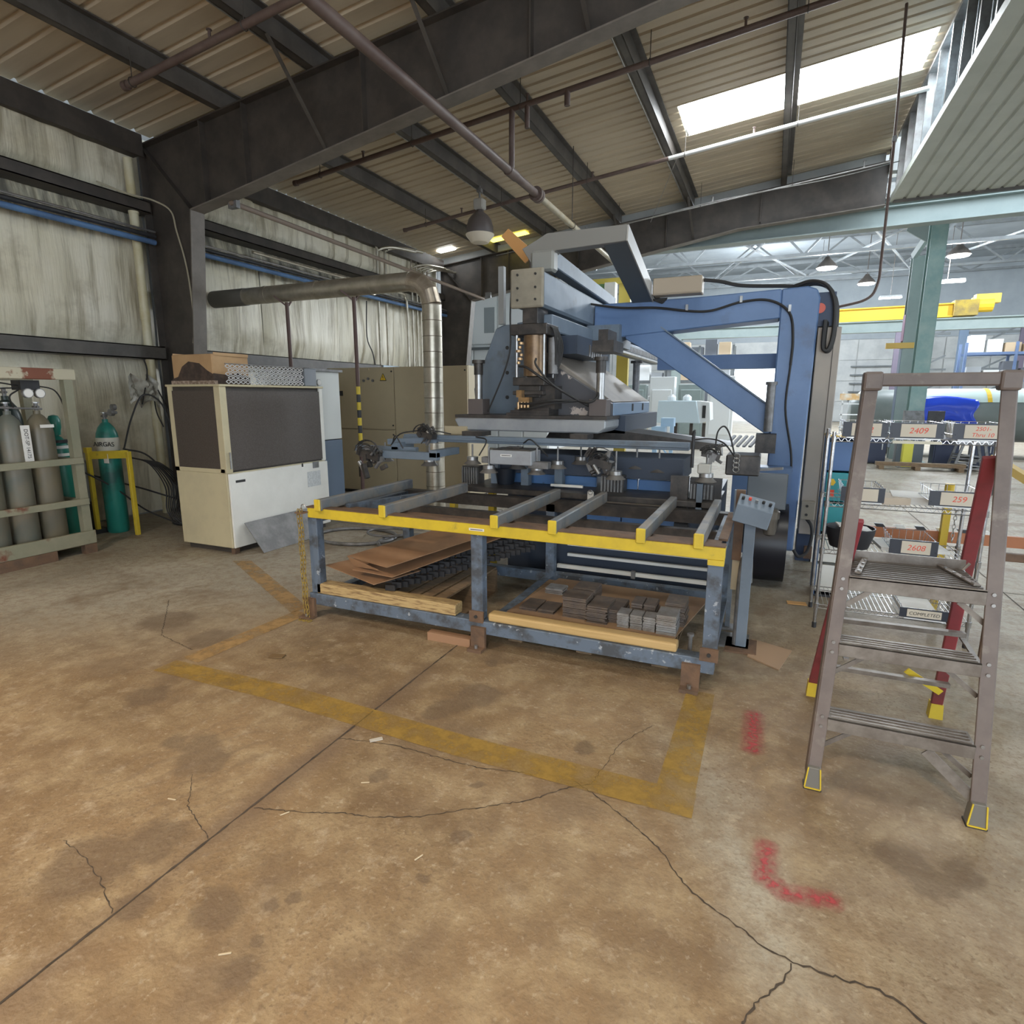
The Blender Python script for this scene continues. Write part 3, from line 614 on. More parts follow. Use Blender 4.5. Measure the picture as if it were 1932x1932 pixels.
# hall lamps
for i, p in enumerate(HALL_LAMPS[:5]):
    l = thing('hall_lamp', ['round hall lamp glowing above the blue column', 'round hall lamp glowing right of the teal column', 'far hall lamp above the crane', 'hall lamp left, over the racks', 'hall lamp at far right'][i], 'lamp', (p[0], p[1], p[2]), 'round lamps of the hall')
    build('housing', MB().lathe((p[0], p[1], p[2]), [(.42, 0.0), (.36, .12), (.16, .32), (.08, .45)], 16), STEEL_DK, l, smooth=True)
    build('lens', MB().lathe((p[0], p[1], p[2]), [(.05, -.06), (.36, -.05), (.38, -.01)], 16), LAMPEMIT, l)
    build('hanger_rod', MB().cyl((p[0], p[1], p[2] + .44), (p[0], p[1], HZ), .02, 6), STEEL_DK, l)
def strip_lamp(x, y, z, ln, lab):
    l = thing('strip_lamp', lab, 'lamp', (x, y, z), 'strip lamps of the hall')
    build('tube', B(x - ln / 2, x + ln / 2, y - .1, y + .1, z, z + .04), LAMPEMIT, l); build('reflector', MB().prism([(x - ln / 2, z + .045), (x + ln / 2, z + .045), (x + ln / 2 - .03, z + .12), (x - ln / 2 + .03, z + .12)], 'y', y - .16, y + .16), TR, l)
    build('hanger_wire', MB().cyl((x, y, z + .12), (x, y, HZ), .012, 6), STEEL_DK, l)
strip_lamp(6.2, 30.5, 6.25, 1.2, 'short strip lamp hanging below the round hall lamp'); strip_lamp(4.6, 33, 6.1, 0.9, 'strip lamp left of the teal column, above the crane'); strip_lamp(1.9, 38, 8.2, .8, 'small strip lamp over the blue column top')
# ---- things in the hall
WHT = pm('white machine paint', (0.78, 0.80, 0.80), rough=0.4); LTB = pm('light blue paint', (0.35, 0.52, 0.70), rough=0.4)
def enclosure():
    t = thing('white_enclosure', 'tall white panelled enclosure with a grey window beyond the far column', 'enclosure', (-8.3, 17.8, 0))
    x0, x1, y0, y1 = -9.6, -6.2, 17, 19
    build('core', B(x0, x1, y0 + .06, y1, 0, 4.7), WHT, t)
    for i in range(4):
        for j, (za, zb) in enumerate(((0, 1.1), (1.13, 2.2), (2.23, 3.2), (3.23, 4.65))):
            xa = x0 + i * .85
            if i == 1 and j == 3: continue
            build('panel', B(xa + .02, xa + .83, y0, y0 + .058, za, zb), WHT, t, bevel=.02)
    build('window_frame', MB().box(-8.75, -7.93, y0 - .02, y0 + .06, 3.23, 4.65), WHT, t)
    build('window_glass', B(-8.35, -8.0, y0 - .03, y0 - .02, 3.55, 4.3), pm('grey window glass', (0.30, 0.33, 0.34), rough=0.15), t)
    build('rail', MB().box(x0, x1, y0 - .08, y0 - .02, 3.05, 3.13).box(x0, x1, y0 - .08, y0 - .02, 2.1, 2.18), TR, t)
    build('louvre', MB().box(-9.1, -8.7, y0 - .03, y0, 1.5, 2.0).box(-8.3, -7.9, y0 - .03, y0, 1.5, 2.0), DULL, t)
enclosure()
def white_machine():
    t = thing('white_machine', 'pale blue-white box machine on dark legs out on the hall floor', 'machine', (-2.8, 20.5, 0))
    build('body', MB().prism([(-3.5, .78), (-2.1, .78), (-2.25, 1.5), (-3.45, 1.5)], 'y', 20, 21.2), pm('pale blue enamel', (0.62, 0.74, 0.80), rough=0.4), t, bevel=.02)
    build('side_hood', MB().prism([(-2.1, .78), (-1.8, .88), (-1.85, 1.45), (-2.25, 1.5)], 'y', 20.1, 21.2), WHT, t)
    build('window_slot', B(-2.05, -1.95, 20.06, 20.1, .95, 1.35), INK, t)
    for x in (-3.3, -2.9, -2.4, -2.0): build('leg', B(x - .05, x + .05, 20.3, 20.4, 0, .78), STEEL_DK, t)
    for x in (-3.1, -2.6): build('vent', MB().lathe((x, 20.5, 1.5), [(.14, 0), (.14, .12), (.05, .2)], 12), WHT, t)
    b = thing('blue_cart', 'small light blue cart in front of the white machine', 'cart', (-2.2, 14.6, 0))
    build('top_box', B(-2.42, -2.12, 14.5, 14.8, .92, 1.12), LTB, b); build('shelf', B(-2.62, -2.3, 14.4, 14.7, .78, .92), LTB, b)
    build('leg', B(-2.2, -2.12, 14.5, 14.6, 0, .92), LTB, b); build('leg', B(-2.6, -2.5, 14.5, 14.6, 0, .78), LTB, b); build('brace', MB().bar((-2.5, 14.55, .6), (-2.15, 14.55, .1), .04, .04), LTB, b)
white_machine()
def rack(name, x0, x1, y0, y1, levels, upright, load, label, seed):
    t = thing(name, label, 'rack', ((x0 + x1) / 2, (y0 + y1) / 2, 0)); rr = random.Random(seed); H = levels[-1] + .5
    n = max(1, round((x1 - x0) / 1.8))
    for i in range(n + 1):
        x = x0 + (x1 - x0) * i / n
        for y in (y0, y1): build('upright', B(x - .05, x + .05, y - .05, y + .05, 0, H), upright, t)
        pass
    for z in levels:
        for y in (y0, y1): build('beam', B(x0, x1, y - .03, y + .03, z - .06, z + .06), CRANEY if load else upright, t)
    return t
def boxes_on(x0, x1, y, z, n, seed, label, grp):
    rr = random.Random(seed); cols = [pm('rack box ' + c, v, rough=0.7) for c, v in (('white', (.75, .76, .76)), ('tan', (.55, .42, .28)), ('steel', (.35, .37, .39)), ('dark', (.12, .13, .15)))]
    w_ = (x1 - x0) / n
    for i in range(n):
        h = rr.uniform(.35, .8); cn = rr.randrange(4)
        o = build('stored_carton', B(x0 + i * w_ + .05, x0 + (i + 1) * w_ - .05, y, y + .55, z, z + h), cols[cn], bevel=.01)
        tag(o, '%s carton, %s from the left, %s' % (['white', 'tan', 'grey', 'dark'][cn], ['first', 'second', 'third', 'fourth', 'fifth', 'sixth', 'seventh', 'eighth'][i], label), 'carton', grp)
rack('pallet_rack', -6.6, -1.9, 31, 32, (1.2, 2.4, 3.6), TR, False, 'steel storage rack beyond the white machine, left of the open door', 3)
for z, l, s in ((1.26, 'lower', 1), (2.46, 'middle', 2), (3.66, 'top', 5)): boxes_on(-6.5, -2.0, 31.2, z, 7, s, 'on the %s level of the left rack' % l, 'cartons on the left rack')
rack('pallet_rack', 8.0, 13.6, 34, 35, (1.2, 2.4, 3.6), pm('blue rack paint', (0.12, 0.18, 0.32), rough=0.5), False, 'blue upright storage rack behind the tank at right', 4)
for z, l, s in ((1.26, 'lower', 11), (2.46, 'middle', 12), (3.66, 'top', 15)): boxes_on(8.1, 13.5, 34.2, z, 8, s, 'on the %s level of the right rack' % l, 'cartons on the right rack')
for i in range(4):
    x = -5.6 + i * 1.1; o = build('wall_locker', MB().box(x, x + .95, 24, 24.5, 0, 2.1 + .3 * (i % 2)).box(x + .1, x + .85, 23.96, 24, .2, 1.9), WHT if i % 2 else PALEGREEN, bevel=.01)
    tag(o, ['pale green', 'white'][i % 2] + ' tall locker, %s of the four beside the white machine' % ['first', 'second', 'third', 'last'][i], 'locker', 'lockers in the hall')
sc = thing('safety_barrier', 'yellow guard rail by the open door', 'barrier', (-3.4, 40, 0))
for x in (-4.2, -3.4, -2.6): build('post', B(x - .06, x + .06, 39.9, 40, 0, 1.1), CRANEY, sc)
for z in (.45, .95): build('rail', B(-4.3, -2.5, 39.86, 39.9, z, z + .2), CRANEY, sc)
# braced steel posts along the far wall at right
PUR = pm('dull purple steel', (0.13, 0.11, 0.15), rough=.6); SLB = pm('slate blue steel', (0.12, 0.17, 0.24), rough=.6)
for i, (x, m_, w_) in enumerate(((6.2, PUR, .3), (9.2, SLB, .4), (11.8, PUR, .3), (14.0, PALEGREEN, .4))):
    t = thing('wall_post', ['dull purple braced post, nearest the teal column', 'thick slate blue braced post on the far wall', 'dull purple braced post right of the slate blue one', 'pale green braced post at the far right'][i], 'post', (x, 40, 0), 'braced posts of the far wall')
    build('post', B(x - w_ / 2, x + w_ / 2, 39.9, 40.1, 0, 5.6), m_, t)
    for z in (1.2, 2.6, 4.0): build('brace', MB().bar((x, 40, z), (x + 2.3, 40, z + 1.3), .09, .09), TR, t)
    build('cross_tie', B(x, x + 2.4, 39.95, 40.05, 3.1, 3.2), TR, t); build('cross_tie', B(x, x + 2.4, 39.95, 40.05, 5.0, 5.12), TR, t)
for i in range(5):
    z = 1.4 + i * .55; tag(build('wall_rail', B(4.6, 9.0, 45.8, 45.9, z, z + .09), TR), ['lowest', 'second', 'third', 'fourth', 'topmost'][i] + ' steel rail across the far wall panels behind the posts', 'rail', 'steel rails on the far wall')
# tank with blue tarp
TANK = pm('grey tank paint', (0.20, 0.23, 0.22), (0.25, 0.28, 0.27), scale=1, rough=0.4)
tk = thing('storage_tank', 'long grey horizontal tank with a pale top band across the aisle', 'tank', (6.2, 20.6, 0))
build('shell', MB().lathe((2.1, 20.6, 1.12), [(.02, 0), (.45, .05), (.68, .3), (.72, .6), (.72, 8.4), (.68, 8.7), (.3, 9.0)], 28, 'x'), TANK, tk, smooth=True)
build('top_band', MB().prism([(20.6 + .74 * math.cos(a * PI / 18), 1.12 + .74 * math.sin(a * PI / 18)) for a in range(3, 16)][::1] + [(20.6 + .72 * math.cos(a * PI / 18), 1.12 + .72 * math.sin(a * PI / 18)) for a in range(15, 2, -1)], 'x', 3.7, 10.6), pm('pale mint paint', (0.55, 0.66, 0.62), rough=0.4), tk, smooth=True)['label'] = 'pale mint top band'
for x in (3.2, 6.0, 9.0): build('saddle', B(x - .1, x + .1, 20.1, 21.1, 0, .55), STEEL_DK, tk)
build('yellow_stripe', MB().prism([(20.6 + r_ * math.cos(a * PI / 18), 1.12 + r_ * math.sin(a * PI / 18)) for r_, rg in ((.75, range(9, 16)), (.742, range(15, 8, -1))) for a in rg], 'x', 5.35, 5.45), CRANEY, tk)
def tarp(u, v):
    a = math.radians(141 - 5 * math.sin(PI * u * 1.3) + (58 + 6 * math.sin(u * 9)) * v); r = .77 + .02 * mnoise.noise(Vector((u * 5, v * 4, 1))); x = 3.85 + 1.25 * u + .06 * math.sin(v * 9)
    return (x, 20.6 + r * math.cos(a), 1.12 + r * math.sin(a))
tag(build('tarpaulin', MB().sheet(tarp, 16, 14), pm('bright blue tarpaulin', (0.02, 0.07, 0.62), rough=0.25), smooth=True, solid=.01), 'shiny bright blue tarpaulin draped over the grey tank', 'tarpaulin')
# desk, cart and bollards under the column
pd = thing('control_pedestal', 'grey control desk at the foot of the teal column', 'desk', (3.1, 17.0, 0))
build('cabinet', B(2.85, 3.4, 16.8, 17.15, 0, .95), pm('dark slate metal', (0.10, 0.12, 0.14), rough=0.5), pd); build('sloped_top', MB().prism([(16.75, .95), (17.15, .95), (17.15, 1.3), (17.0, 1.3)], 'x', 2.95, 3.35), DULL, pd)
build('monitor', B(3.42, 3.75, 16.9, 16.96, 1.0, 1.3), BLACK, pd); build('screen_back', B(3.48, 3.7, 16.96, 17.0, 1.05, 1.25), DULL, pd)
bo = thing('yellow_bollard', 'square yellow bollard in front of dark cabinets', 'bollard', (3.0, 16.3, 0)); build('post', B(2.88, 3.08, 16.2, 16.4, 0, .62), pm('lemon bollard paint', (0.62, 0.58, 0.06), rough=0.5), bo, bevel=.01); build('base', B(2.8, 3.16, 16.12, 16.48, 0, .02), DULL, bo)
for i, (x, w_) in enumerate(((2.2, .45), (3.62, .5), (4.4, .4))):
    t = thing('tool_cabinet', ['dark cabinet left of the yellow bollard', 'dark cabinet right of the yellow bollard', 'navy cabinet next to the scrap trestle'][i], 'cabinet', (x + w_ / 2, 17.1, 0)); build('body', B(x, x + w_, 16.9, 17.3, 0.02, .72), pm('navy cabinet', (0.03, 0.04, 0.08), rough=0.5), t)
    build('door', B(x + .03, x + w_ - .03, 16.88, 16.9, .06, .68), pm('navy cabinet', (0, 0, 0)), t); build('handle', B(x + w_ - .1, x + w_ - .08, 16.86, 16.88, .35, .5), STEEL, t)
tr = thing('scrap_trestle', 'grey trestle table heaped with dull scrap sheets', 'trestle', (4.15, 16.2, 0))
for s in (-1, 1):
    for yy in (15.95, 16.45): build('leg', MB().bar((4.15 + s * .33, yy, 0), (4.15 + s * .2, yy, .58), .05, .05), DULL, tr)
build('top', B(3.8, 4.5, 15.9, 16.5, .58, .64), DULL, tr)
sh = thing('scrap_bundle', 'bundle of crumpled grey sheet under the trestle', 'scrap', (4.15, 16.2, 0))
for k in range(6): build('sheet', MB().cbox((4.1 + .05 * math.sin(k * 3), 16.15, .06 + k * .055), (.5, .35, .03), rz=k * .7, ry=.12 * math.sin(k)), DULL, sh)
rl = thing('timber_skid', 'long grey timber skid lying on the floor before the tank', 'skid', (3.2, 15.8, 0)); build('plank', B(2.3, 4.0, 15.7, 15.9, 0.08, .16), WOOD_DK, rl)
for x in (2.4, 3.1, 3.9): build('bearer', B(x - .05, x + .05, 15.6, 16.0, 0, .08), WOOD_DK, rl)
yb = thing('yellow_ramp_beam', 'slanting yellow beam at the right edge beyond the ladder', 'beam', (3.6, 10.5, 0)); build('beam', MB().bar((3.45, 12.2, .62), (4.15, 11.2, .05), .14, .12), pm('ochre beam', (0.55, 0.38, 0.12), rough=0.6), yb); build('foot', B(4.1, 4.3, 11.1, 11.3, 0, .05), STEEL_DK, yb); build('support', B(3.42, 3.5, 12.1, 12.2, 0, .58), STEEL_DK, yb)
dm = thing('machine_end', 'dark round-ended machine with a pale hood at the right edge of the hall', 'machine', (6.3, 15.8, 0)); build('drum', MB().cyl((4.95, 15.6, 1.25), (6.8, 15.6, 1.25), .38, 20), TANK, dm, smooth=True); build('hood', MB().prism([(15.2, 1.35), (16.0, 1.35), (15.9, 1.75), (15.4, 1.75)], 'x', 5.1, 7), WHT, dm, bevel=.03)
build('stand', MB().box(5.0, 5.1, 15.3, 15.4, 0, .9).box(6.6, 6.7, 15.3, 15.4, 0, .9).box(4.95, 6.8, 15.3, 15.4, .84, .94).box(5.6, 5.7, 15.3, 15.4, 0, .9), BLACK, dm)
bd = thing('notice_trolley', 'white framed trolley with signs by the hall wall', 'trolley', (1.9, 16, 0))
for x in (1.5, 2.0): build('upright', B(x, x + .03, 16, 16.03, 0, 1.75), WHT, bd)
for z in (.4, .9, 1.2, 1.45): build('shelf', B(1.5, 2.03, 16, 16.3, z, z + .02), WHT, bd)
build('top_sign', B(1.45, 1.85, 15.98, 16.0, 1.55, 1.7), pm('orange white sign', (0.8, 0.5, 0.2), (0.9, 0.85, 0.75), scale=6, rough=0.6), bd)
# ================================================================ THE PRESS WITH ITS LOADER
mc = thing('punch_press', 'blue-grey sheet metal press with an overhead C-frame and hydraulic head', 'press', (-1.2, 6.0, 0))
def mp_(name, mb, mat, label=None, **kw):
    o = build(name, mb, mat, mc, **kw)
    if label: o['label'] = label
    return o
def sp(name, mb, mat, par, label=None, **kw):
    o = build(name, mb, mat, par, **kw)
    if label: o['label'] = label
    return o
# portal: right column, arm, brace (one welded plate box with a triangular opening)
Yp, Yq = 6.3, 6.62
colm = mp_('portal_column', MB().prism([(0.0, 0.1), (0.30, 0.1), (0.33, 2.50), (0.30, 2.58), (0.22, 2.61), (0.0, 2.60)], 'y', Yp, Yq), BLUE, 'blue upright column', bevel=.012)
mp_('portal_arm', MB().prism([(-1.80, 2.20), (-0.0, 2.335), (-0.0, 2.60), (-0.70, 2.575), (-1.80, 2.56)], 'y', Yp, Yq), BLUE, 'blue horizontal arm', bevel=.01)
brace = mp_('diagonal_brace', MB().prism([(-1.46, 2.26), (-1.10, 2.30), (-0.0, 1.50), (-0.0, 1.22), (-1.10, 1.99), (-1.46, 2.20)], 'y', Yp + .01, Yq - .01), BLUE, 'blue diagonal brace', bevel=.008)
sp('edge_flange', MB().bar((-1.10, Yp + .16, 2.305), (-0.0, Yp + .16, 1.505), .34, .012, (0, 0, 1)), BLUEGREY, brace)
mp_('rear_tie_beam', MB().box(-1.4, .2, 7.9, 8.1, 1.95, 2.12), BLUE)
mp_('rear_column', MB().box(.02, .3, 7.8, 8.1, .1, 2.5), BLUE)
mp_('rear_top_beam', MB().box(0.02, .3, 6.6, 7.8, 2.35, 2.55), BLUE)
# head beam running back
hb = mp_('head_beam', MB().box(-2.08, -1.81, 4.80, 9.0, 2.345, 2.63), BLUEGREY, 'blue-grey box beam running to the back', bevel=.02)
sp('end_plate', MB().box(-2.10, -1.80, 4.765, 4.80, 2.335, 2.65), pm('worn tan end plate', (0.30, 0.27, 0.21), (0.22, 0.20, 0.16), scale=5, rough=0.6), hb, 'worn tan end plate', bevel=.03, bseg=2)
for x in (-2.03, -1.87):
    for z in (2.40, 2.495, 2.60): sp('bolt', MB().cyl((x, 4.766, z), (x, 4.755, z), .010, 8), INK, hb)
rl_ = mp_('top_rail', MB().prism([(5.02, 2.70), (5.02, 2.84), (7.2, 2.76), (7.2, 2.64)], 'x', -1.92, -1.80), BLUEGREY, 'light grey guide rail on the beam', bevel=.008)
sp('rail_block', MB().box(-2.0, -1.79, 4.97, 5.10, 2.655, 2.83), pm('cast grey paint', (0.27, 0.27, 0.25), rough=0.5), rl_, bevel=.02)
mp_('under_beam', MB().box(-1.98, -1.78, 4.95, 10.6, 2.16, 2.30), BLUEGREY, 'lower toothed guide beam', bevel=.01)
mb = MB()
for i in range(60): mb.box(-1.778, -1.765, 7.2 + i * .055, 7.228 + i * .055, 2.19, 2.26)
mp_('rack_teeth', mb, DULL)
mp_('rail_lip', B(-1.80, -1.72, 6.6, 10.6, 2.14, 2.165), STEEL)
mp_('beam_saddle', MB().box(-1.85, -1.50, 6.2, 6.75, 2.12, 2.34), BLUEGREY)
# head cylinder assembly below the end plate
hd = mp_('head_mount', MB().box(-2.10, -1.77, 4.78, 5.08, 2.12, 2.21).box(-2.00, -1.86, 4.80, 5.05, 2.21, 2.345), GREASE, 'dark flanged head mount', bevel=.006)
cyl = mp_('main_cylinder', MB().cyl((-1.92, 4.90, 1.78), (-1.92, 4.90, 2.12), .10, 28), pm('oily bronze cylinder', (0.24, 0.155, 0.085), (0.14, 0.09, 0.055), scale=9, rough=0.35, metal=0.4), 'oily bronze cylinder', smooth=True)
for x, y in ((-2.05, 4.80), (-1.80, 4.80), (-2.05, 5.03), (-1.80, 5.03)): sp('tie_rod', MB().cyl((x, y, 1.76), (x, y, 2.14), .012, 8), STEEL, cyl, smooth=True)
sp('side_tube', MB().cyl((-1.76, 4.92, 1.80), (-1.76, 4.92, 2.10), .045, 16), DULL, cyl, smooth=True)
mp_('lower_clamp', MB().box(-2.08, -1.79, 4.78, 5.05, 1.70, 1.77).box(-2.04, -1.84, 4.82, 5.0, 1.60, 1.70).box(-2.08, -1.80, 4.78, 5.05, 1.62, 1.655), GREASE, bevel=.005)
mp_('ram_block', MB().box(-2.00, -1.72, 4.86, 5.10, 1.50, 1.70), GREASE)
vb = mp_('valve_block', MB().box(-2.00, -1.90, 4.72, 4.79, 1.56, 1.60).box(-2.02, -1.97, 4.72, 4.79, 1.60, 1.66), pm('brass fittings', (0.42, 0.27, 0.13), (0.30, 0.19, 0.10), scale=30, rough=0.35, metal=0.6), 'brass valve fittings')
for i in range(7): sp('fitting', MB().cyl((-2.02 + .012 * (i % 3), 4.77, 1.88 + i * .032), (-2.02 + .012 * (i % 3), 4.77, 1.90 + i * .032), .016 + .008 * (i % 2), 8), vb.data.materials[0], vb)
for i in range(4): sp('fitting', MB().cyl((-2.0 + i * .03, 4.72, 1.50 + .012 * (i % 2)), (-2.0 + i * .03, 4.72, 1.56), .013, 8), vb.data.materials[0], vb)
def hose(pts, r=.008, par=None, mat=None, name='hose', n=6): 
    return sp(name, MB().tube(smooth_path(pts, n), r, 7), mat or RUBBER, par or mc, smooth=True)
hose([(-2.0, 4.74, 1.86), (-1.9, 4.68, 1.84), (-1.72, 4.7, 1.72), (-1.5, 4.8, 1.58), (-1.36, 4.9, 1.50)], .011)
hose([(-1.84, 4.72, 1.92), (-1.83, 4.7, 1.86), (-1.68, 4.7, 1.70), (-1.48, 4.8, 1.57)], .009)
hose([(-1.99, 4.72, 1.545), (-1.85, 4.68, 1.55), (-1.66, 4.68, 1.575), (-1.5, 4.78, 1.57)], .010)
hose([(-1.99, 4.72, 1.50), (-1.85, 4.66, 1.51), (-1.7, 4.68, 1.55), (-1.5, 4.78, 1.57)], .010)
hose([(-1.5, 4.8, 1.575), (-1.40, 4.8, 1.56), (-1.34, 4.85, 1.60), (-1.345, 4.9, 1.68)], .012)
hose([(-2.12, 4.85, 2.62), (-2.13, 4.84, 2.3), (-2.13, 4.84, 2.02), (-2.2, 4.85, 1.8), (-2.36, 4.86, 1.47)], .007)
for i in range(5): hose([(-1.80 + i * .006, 4.86 + i * .03, 2.2), (-1.74, 4.86 + i * .03, 2.16), (-1.72 + i * .008, 4.88 + i * .02, 2.0), (-1.74, 4.9, 1.82 - i * .02)], .008)
# C-frame behind the head: side plate and sloped hood
fp = mp_('frame_plate', MB().prism([(-2.68, 1.43), (-2.70, 1.68), (-2.46, 2.24), (-2.38, 2.27), (-2.28, 2.27), (-2.2, 2.10), (-2.0, 2.10), (-2.0, 1.43)], 'y', 5.25, 5.4), BLUEGREY, 'blue-grey C-frame side plate', bevel=.01)
mp_('frame_plate_back', MB().prism([(-2.66, 1.43), (-2.3, 2.3), (-1.9, 2.35), (-1.9, 1.43)], 'y', 5.4, 7.4), BLUEGREY)
for z in (1.60, 1.83, 2.06): sp('bolt_hole', MB().cyl((-2.34, 5.245, z), (-2.34, 5.25, z), .018, 10), INK, fp)
mp_('upright_strip', MB().box(-2.41, -2.355, 5.2, 5.25, 2.27, 2.78), pm('pale grey strip', (0.27, 0.28, 0.28), rough=0.5))
hoodm = pm('tan-grey hood paint', (0.27, 0.235, 0.20), (0.22, 0.195, 0.17), scale=4, rough=0.6)
hood = mp_('sloped_hood', MB().prism([(-1.95, 1.56), (-1.27, 1.56), (-1.95, 2.03)], 'y', 5.12, 6.75), hoodm, 'tan-grey sloped hood', bevel=.006)
sp('hood_side', MB().prism([(-1.95, 1.44), (-1.27, 1.44), (-1.27, 1.55), (-1.95, 1.97)], 'y', 5.05, 5.115), pm('scuffed dark paint', (0.085, 0.085, 0.095), (0.55, 0.47, 0.42), scale=5, lo=0.57, hi=0.60, rough=0.5), hood, 'dark side plate with worn pale patch')
bx = mp_('lower_arm', MB().box(-1.95, -1.265, 5.12, 6.75, 1.44, 1.555), pm('light blue panel paint', (0.20, 0.29, 0.42), rough=0.4), 'light blue lower arm', bevel=.005)
for y in (5.85, 6.35): sp('slot', B(-1.266, -1.258, y, y + .05, 1.47, 1.54), INK, bx)
mp_('lower_arm_base', MB().box(-1.9, -1.2, 5.3, 6.9, 1.28, 1.44), pm('dark navy paint', (0.04, 0.055, 0.085), rough=0.5))
# press plate with guide posts
pp = mp_('press_plate', MB().prism([(-2.66, 1.40), (-2.62, 1.335), (-2.58, 1.305), (-1.30, 1.305), (-1.245, 1.345), (-1.245, 1.415), (-2.64, 1.415)], 'y', 4.77, 5.25), pm('scuffed steel plate', (0.36, 0.38, 0.40), (0.30, 0.32, 0.35), scale=5, rough=0.4, metal=0.2, c3=(0.46, 0.36, 0.30), s3=1.4, lo3=0.55, hi3=0.7), 'scuffed grey press plate', bevel=.01)
mp_('plate_cap', MB().box(-2.66, -1.24, 4.79, 5.25, 1.416, 1.445), GREASE)
for i in range(3): mp_('step_block', MB().box(-2.15 + .04 * i, -1.75, 4.80, 5.05, 1.446 + .022 * i, 1.467 + .022 * i), GREASE)
for x in (-2.47, -1.33):
    yy = 4.9; g = mp_('guide_block', MB().box(x - .075, x + .075, yy - .075, yy + .075, 1.445, 1.585), pm('brown-grey block', (0.12, 0.10, 0.095), rough=0.5), bevel=.004)
    sp('guide_post', MB().cyl((x, yy, 1.585), (x, yy, 1.90), .035, 18), STEEL, g, smooth=True); sp('post_cap', MB().cyl((x, yy, 1.90), (x, yy, 1.93), .06, 14).cyl((x, yy, 1.80), (x, yy, 1.90), .042, 14), GREASE, g, smooth=True)
mp_('post_bracket', MB().box(-1.40, -1.22, 4.86, 5.2, 1.97, 2.06).box(-1.36, -1.28, 4.9, 5.2, 2.06, 2.15), GREASE)
x, yy = -1.52, 7.2; g = mp_('guide_block', MB().box(x - .09, x + .09, yy - .09, yy + .09, 1.445, 1.585), BLUEGREY); sp('guide_post', MB().cyl((x, yy, 1.585), (x, yy, 2.0), .04, 14), DULL, g, smooth=True); sp('post_cap', MB().cyl((x, yy, 2.0), (x, yy, 2.03), .07, 14), GREASE, g)
mp_('dark_core', MB().box(-1.98, -1.62, 5.15, 6.2, 1.98, 2.14), pm('dark navy paint', (0.04, 0.055, 0.085)))
for i in range(6): mp_('air_fitting', MB().cyl((-1.50 + i * .02, 5.14, 1.95 - i * .01), (-1.50 + i * .02, 5.14, 2.05 - i * .01), .008, 6), STEEL)
# upper cable trunk (chevron) over the head
tk2 = mp_('cable_trunk', MB().prism([(-2.09, 2.86), (-1.86, 2.965), (-1.18, 2.965), (-1.18, 2.84), (-1.78, 2.82), (-1.90, 2.74), (-1.98, 2.70)], 'y', 5.0, 5.12), pm('grey trunk paint', (0.22, 0.215, 0.20), rough=0.5), 'grey cable trunk over the head', bevel=.004)
sp('trunk_down', MB().bar((-1.28, 5.03, 2.89), (-1.30, 6.32, 2.60), .2, .10), pm('dark slate metal', (0.10, 0.12, 0.14), rough=0.5), tk2, 'dark descending trunk')
sp('trunk_cover', MB().bar((-1.172, 5.0, 2.90), (-1.19, 6.32, 2.61), .012, .13), pm('grey trunk cover', (0.40, 0.39, 0.37), rough=0.5), tk2, 'pale trunk cover')
for i in range(8): hose([(-1.22 + i * .012, 6.28, 2.62), (-1.20 + i * .015, 6.26, 2.57 - .006 * i), (-1.12 + i * .01, 6.27, 2.575), (-1.06, 6.29, 2.56)], .006)
lt = mp_('arm_junction_box', MB().box(-1.165, -0.70, 6.12, 6.29, 2.585, 2.745), pm('tan junction box', (0.40, 0.33, 0.25), rough=0.55), 'tan junction box on the arm', bevel=.008)
sp('lid_seam', B(-1.155, -0.71, 6.115, 6.12, 2.60, 2.735), pm('tan junction box', (0, 0, 0)), lt)
hose([(-0.7, 6.25, 2.72), (-0.55, 6.28, 2.70), (-0.35, 6.35, 2.66), (0.0, 6.4, 2.64), (.18, 6.42, 2.625)], .018)
hose([(-1.85, 6.2, 2.56), (-1.5, 6.2, 2.50), (-1.15, 6.27, 2.49), (-0.85, 6.28, 2.445), (-0.62, 6.285, 2.435), (-0.35, 6.285, 2.50), (-.1, 6.285, 2.50), (.08, 6.285, 2.38), (.13, 6.285, 2.15), (.13, 6.285, 1.9)], .012)
hose([(.13, 6.285, 1.9), (.12, 6.28, 1.5), (.20, 6.27, 1.1), (.22, 6.26, .9)], .010)
for (x, z) in ((-0.85, 2.455), (-0.35, 2.505), (.08, 2.40)): mp_('hose_clip', B(x - .012, x + .012, 6.27, 6.298, z - .01, z + .05), STEEL)
mp_('slide_cylinder', MB().cyl((-.02, 6.22, 1.28), (-.02, 6.22, 1.72), .04, 16).cyl((-.02, 6.22, 1.72), (-.02, 6.22, 1.75), .052, 16), DULL, smooth=True)
mp_('slide_block', MB().box(-.12, .06, 6.1, 6.3, 1.08, 1.26), GREASE)
# flat head of the column: black hose bend and red label
bend = [(.10, 6.40, 2.63), (.25, 6.36, 2.66), (.38, 6.32, 2.60), (.45, 6.30, 2.44), (.46, 6.29, 2.2), (.44, 6.28, 2.06), (.41, 6.28, 2.03), (.385, 6.28, 2.08), (.385, 6.28, 2.3)]
for i in range(3): hose([(p[0] + i * .012, p[1] + .03 * i, p[2] - .008 * i) for p in bend], .018)
mp_('column_back_box', MB().box(.30, .46, 6.33, 6.6, 2.25, 2.55), pm('navy box', (0.03, 0.05, 0.10), rough=0.5))
mp_('round_warning_disc', MB().cyl((.335, 6.325, 2.41), (.335, 6.315, 2.41), .045, 20), pm('red label', (0.6, 0.12, 0.08), rough=0.5), 'red round label')
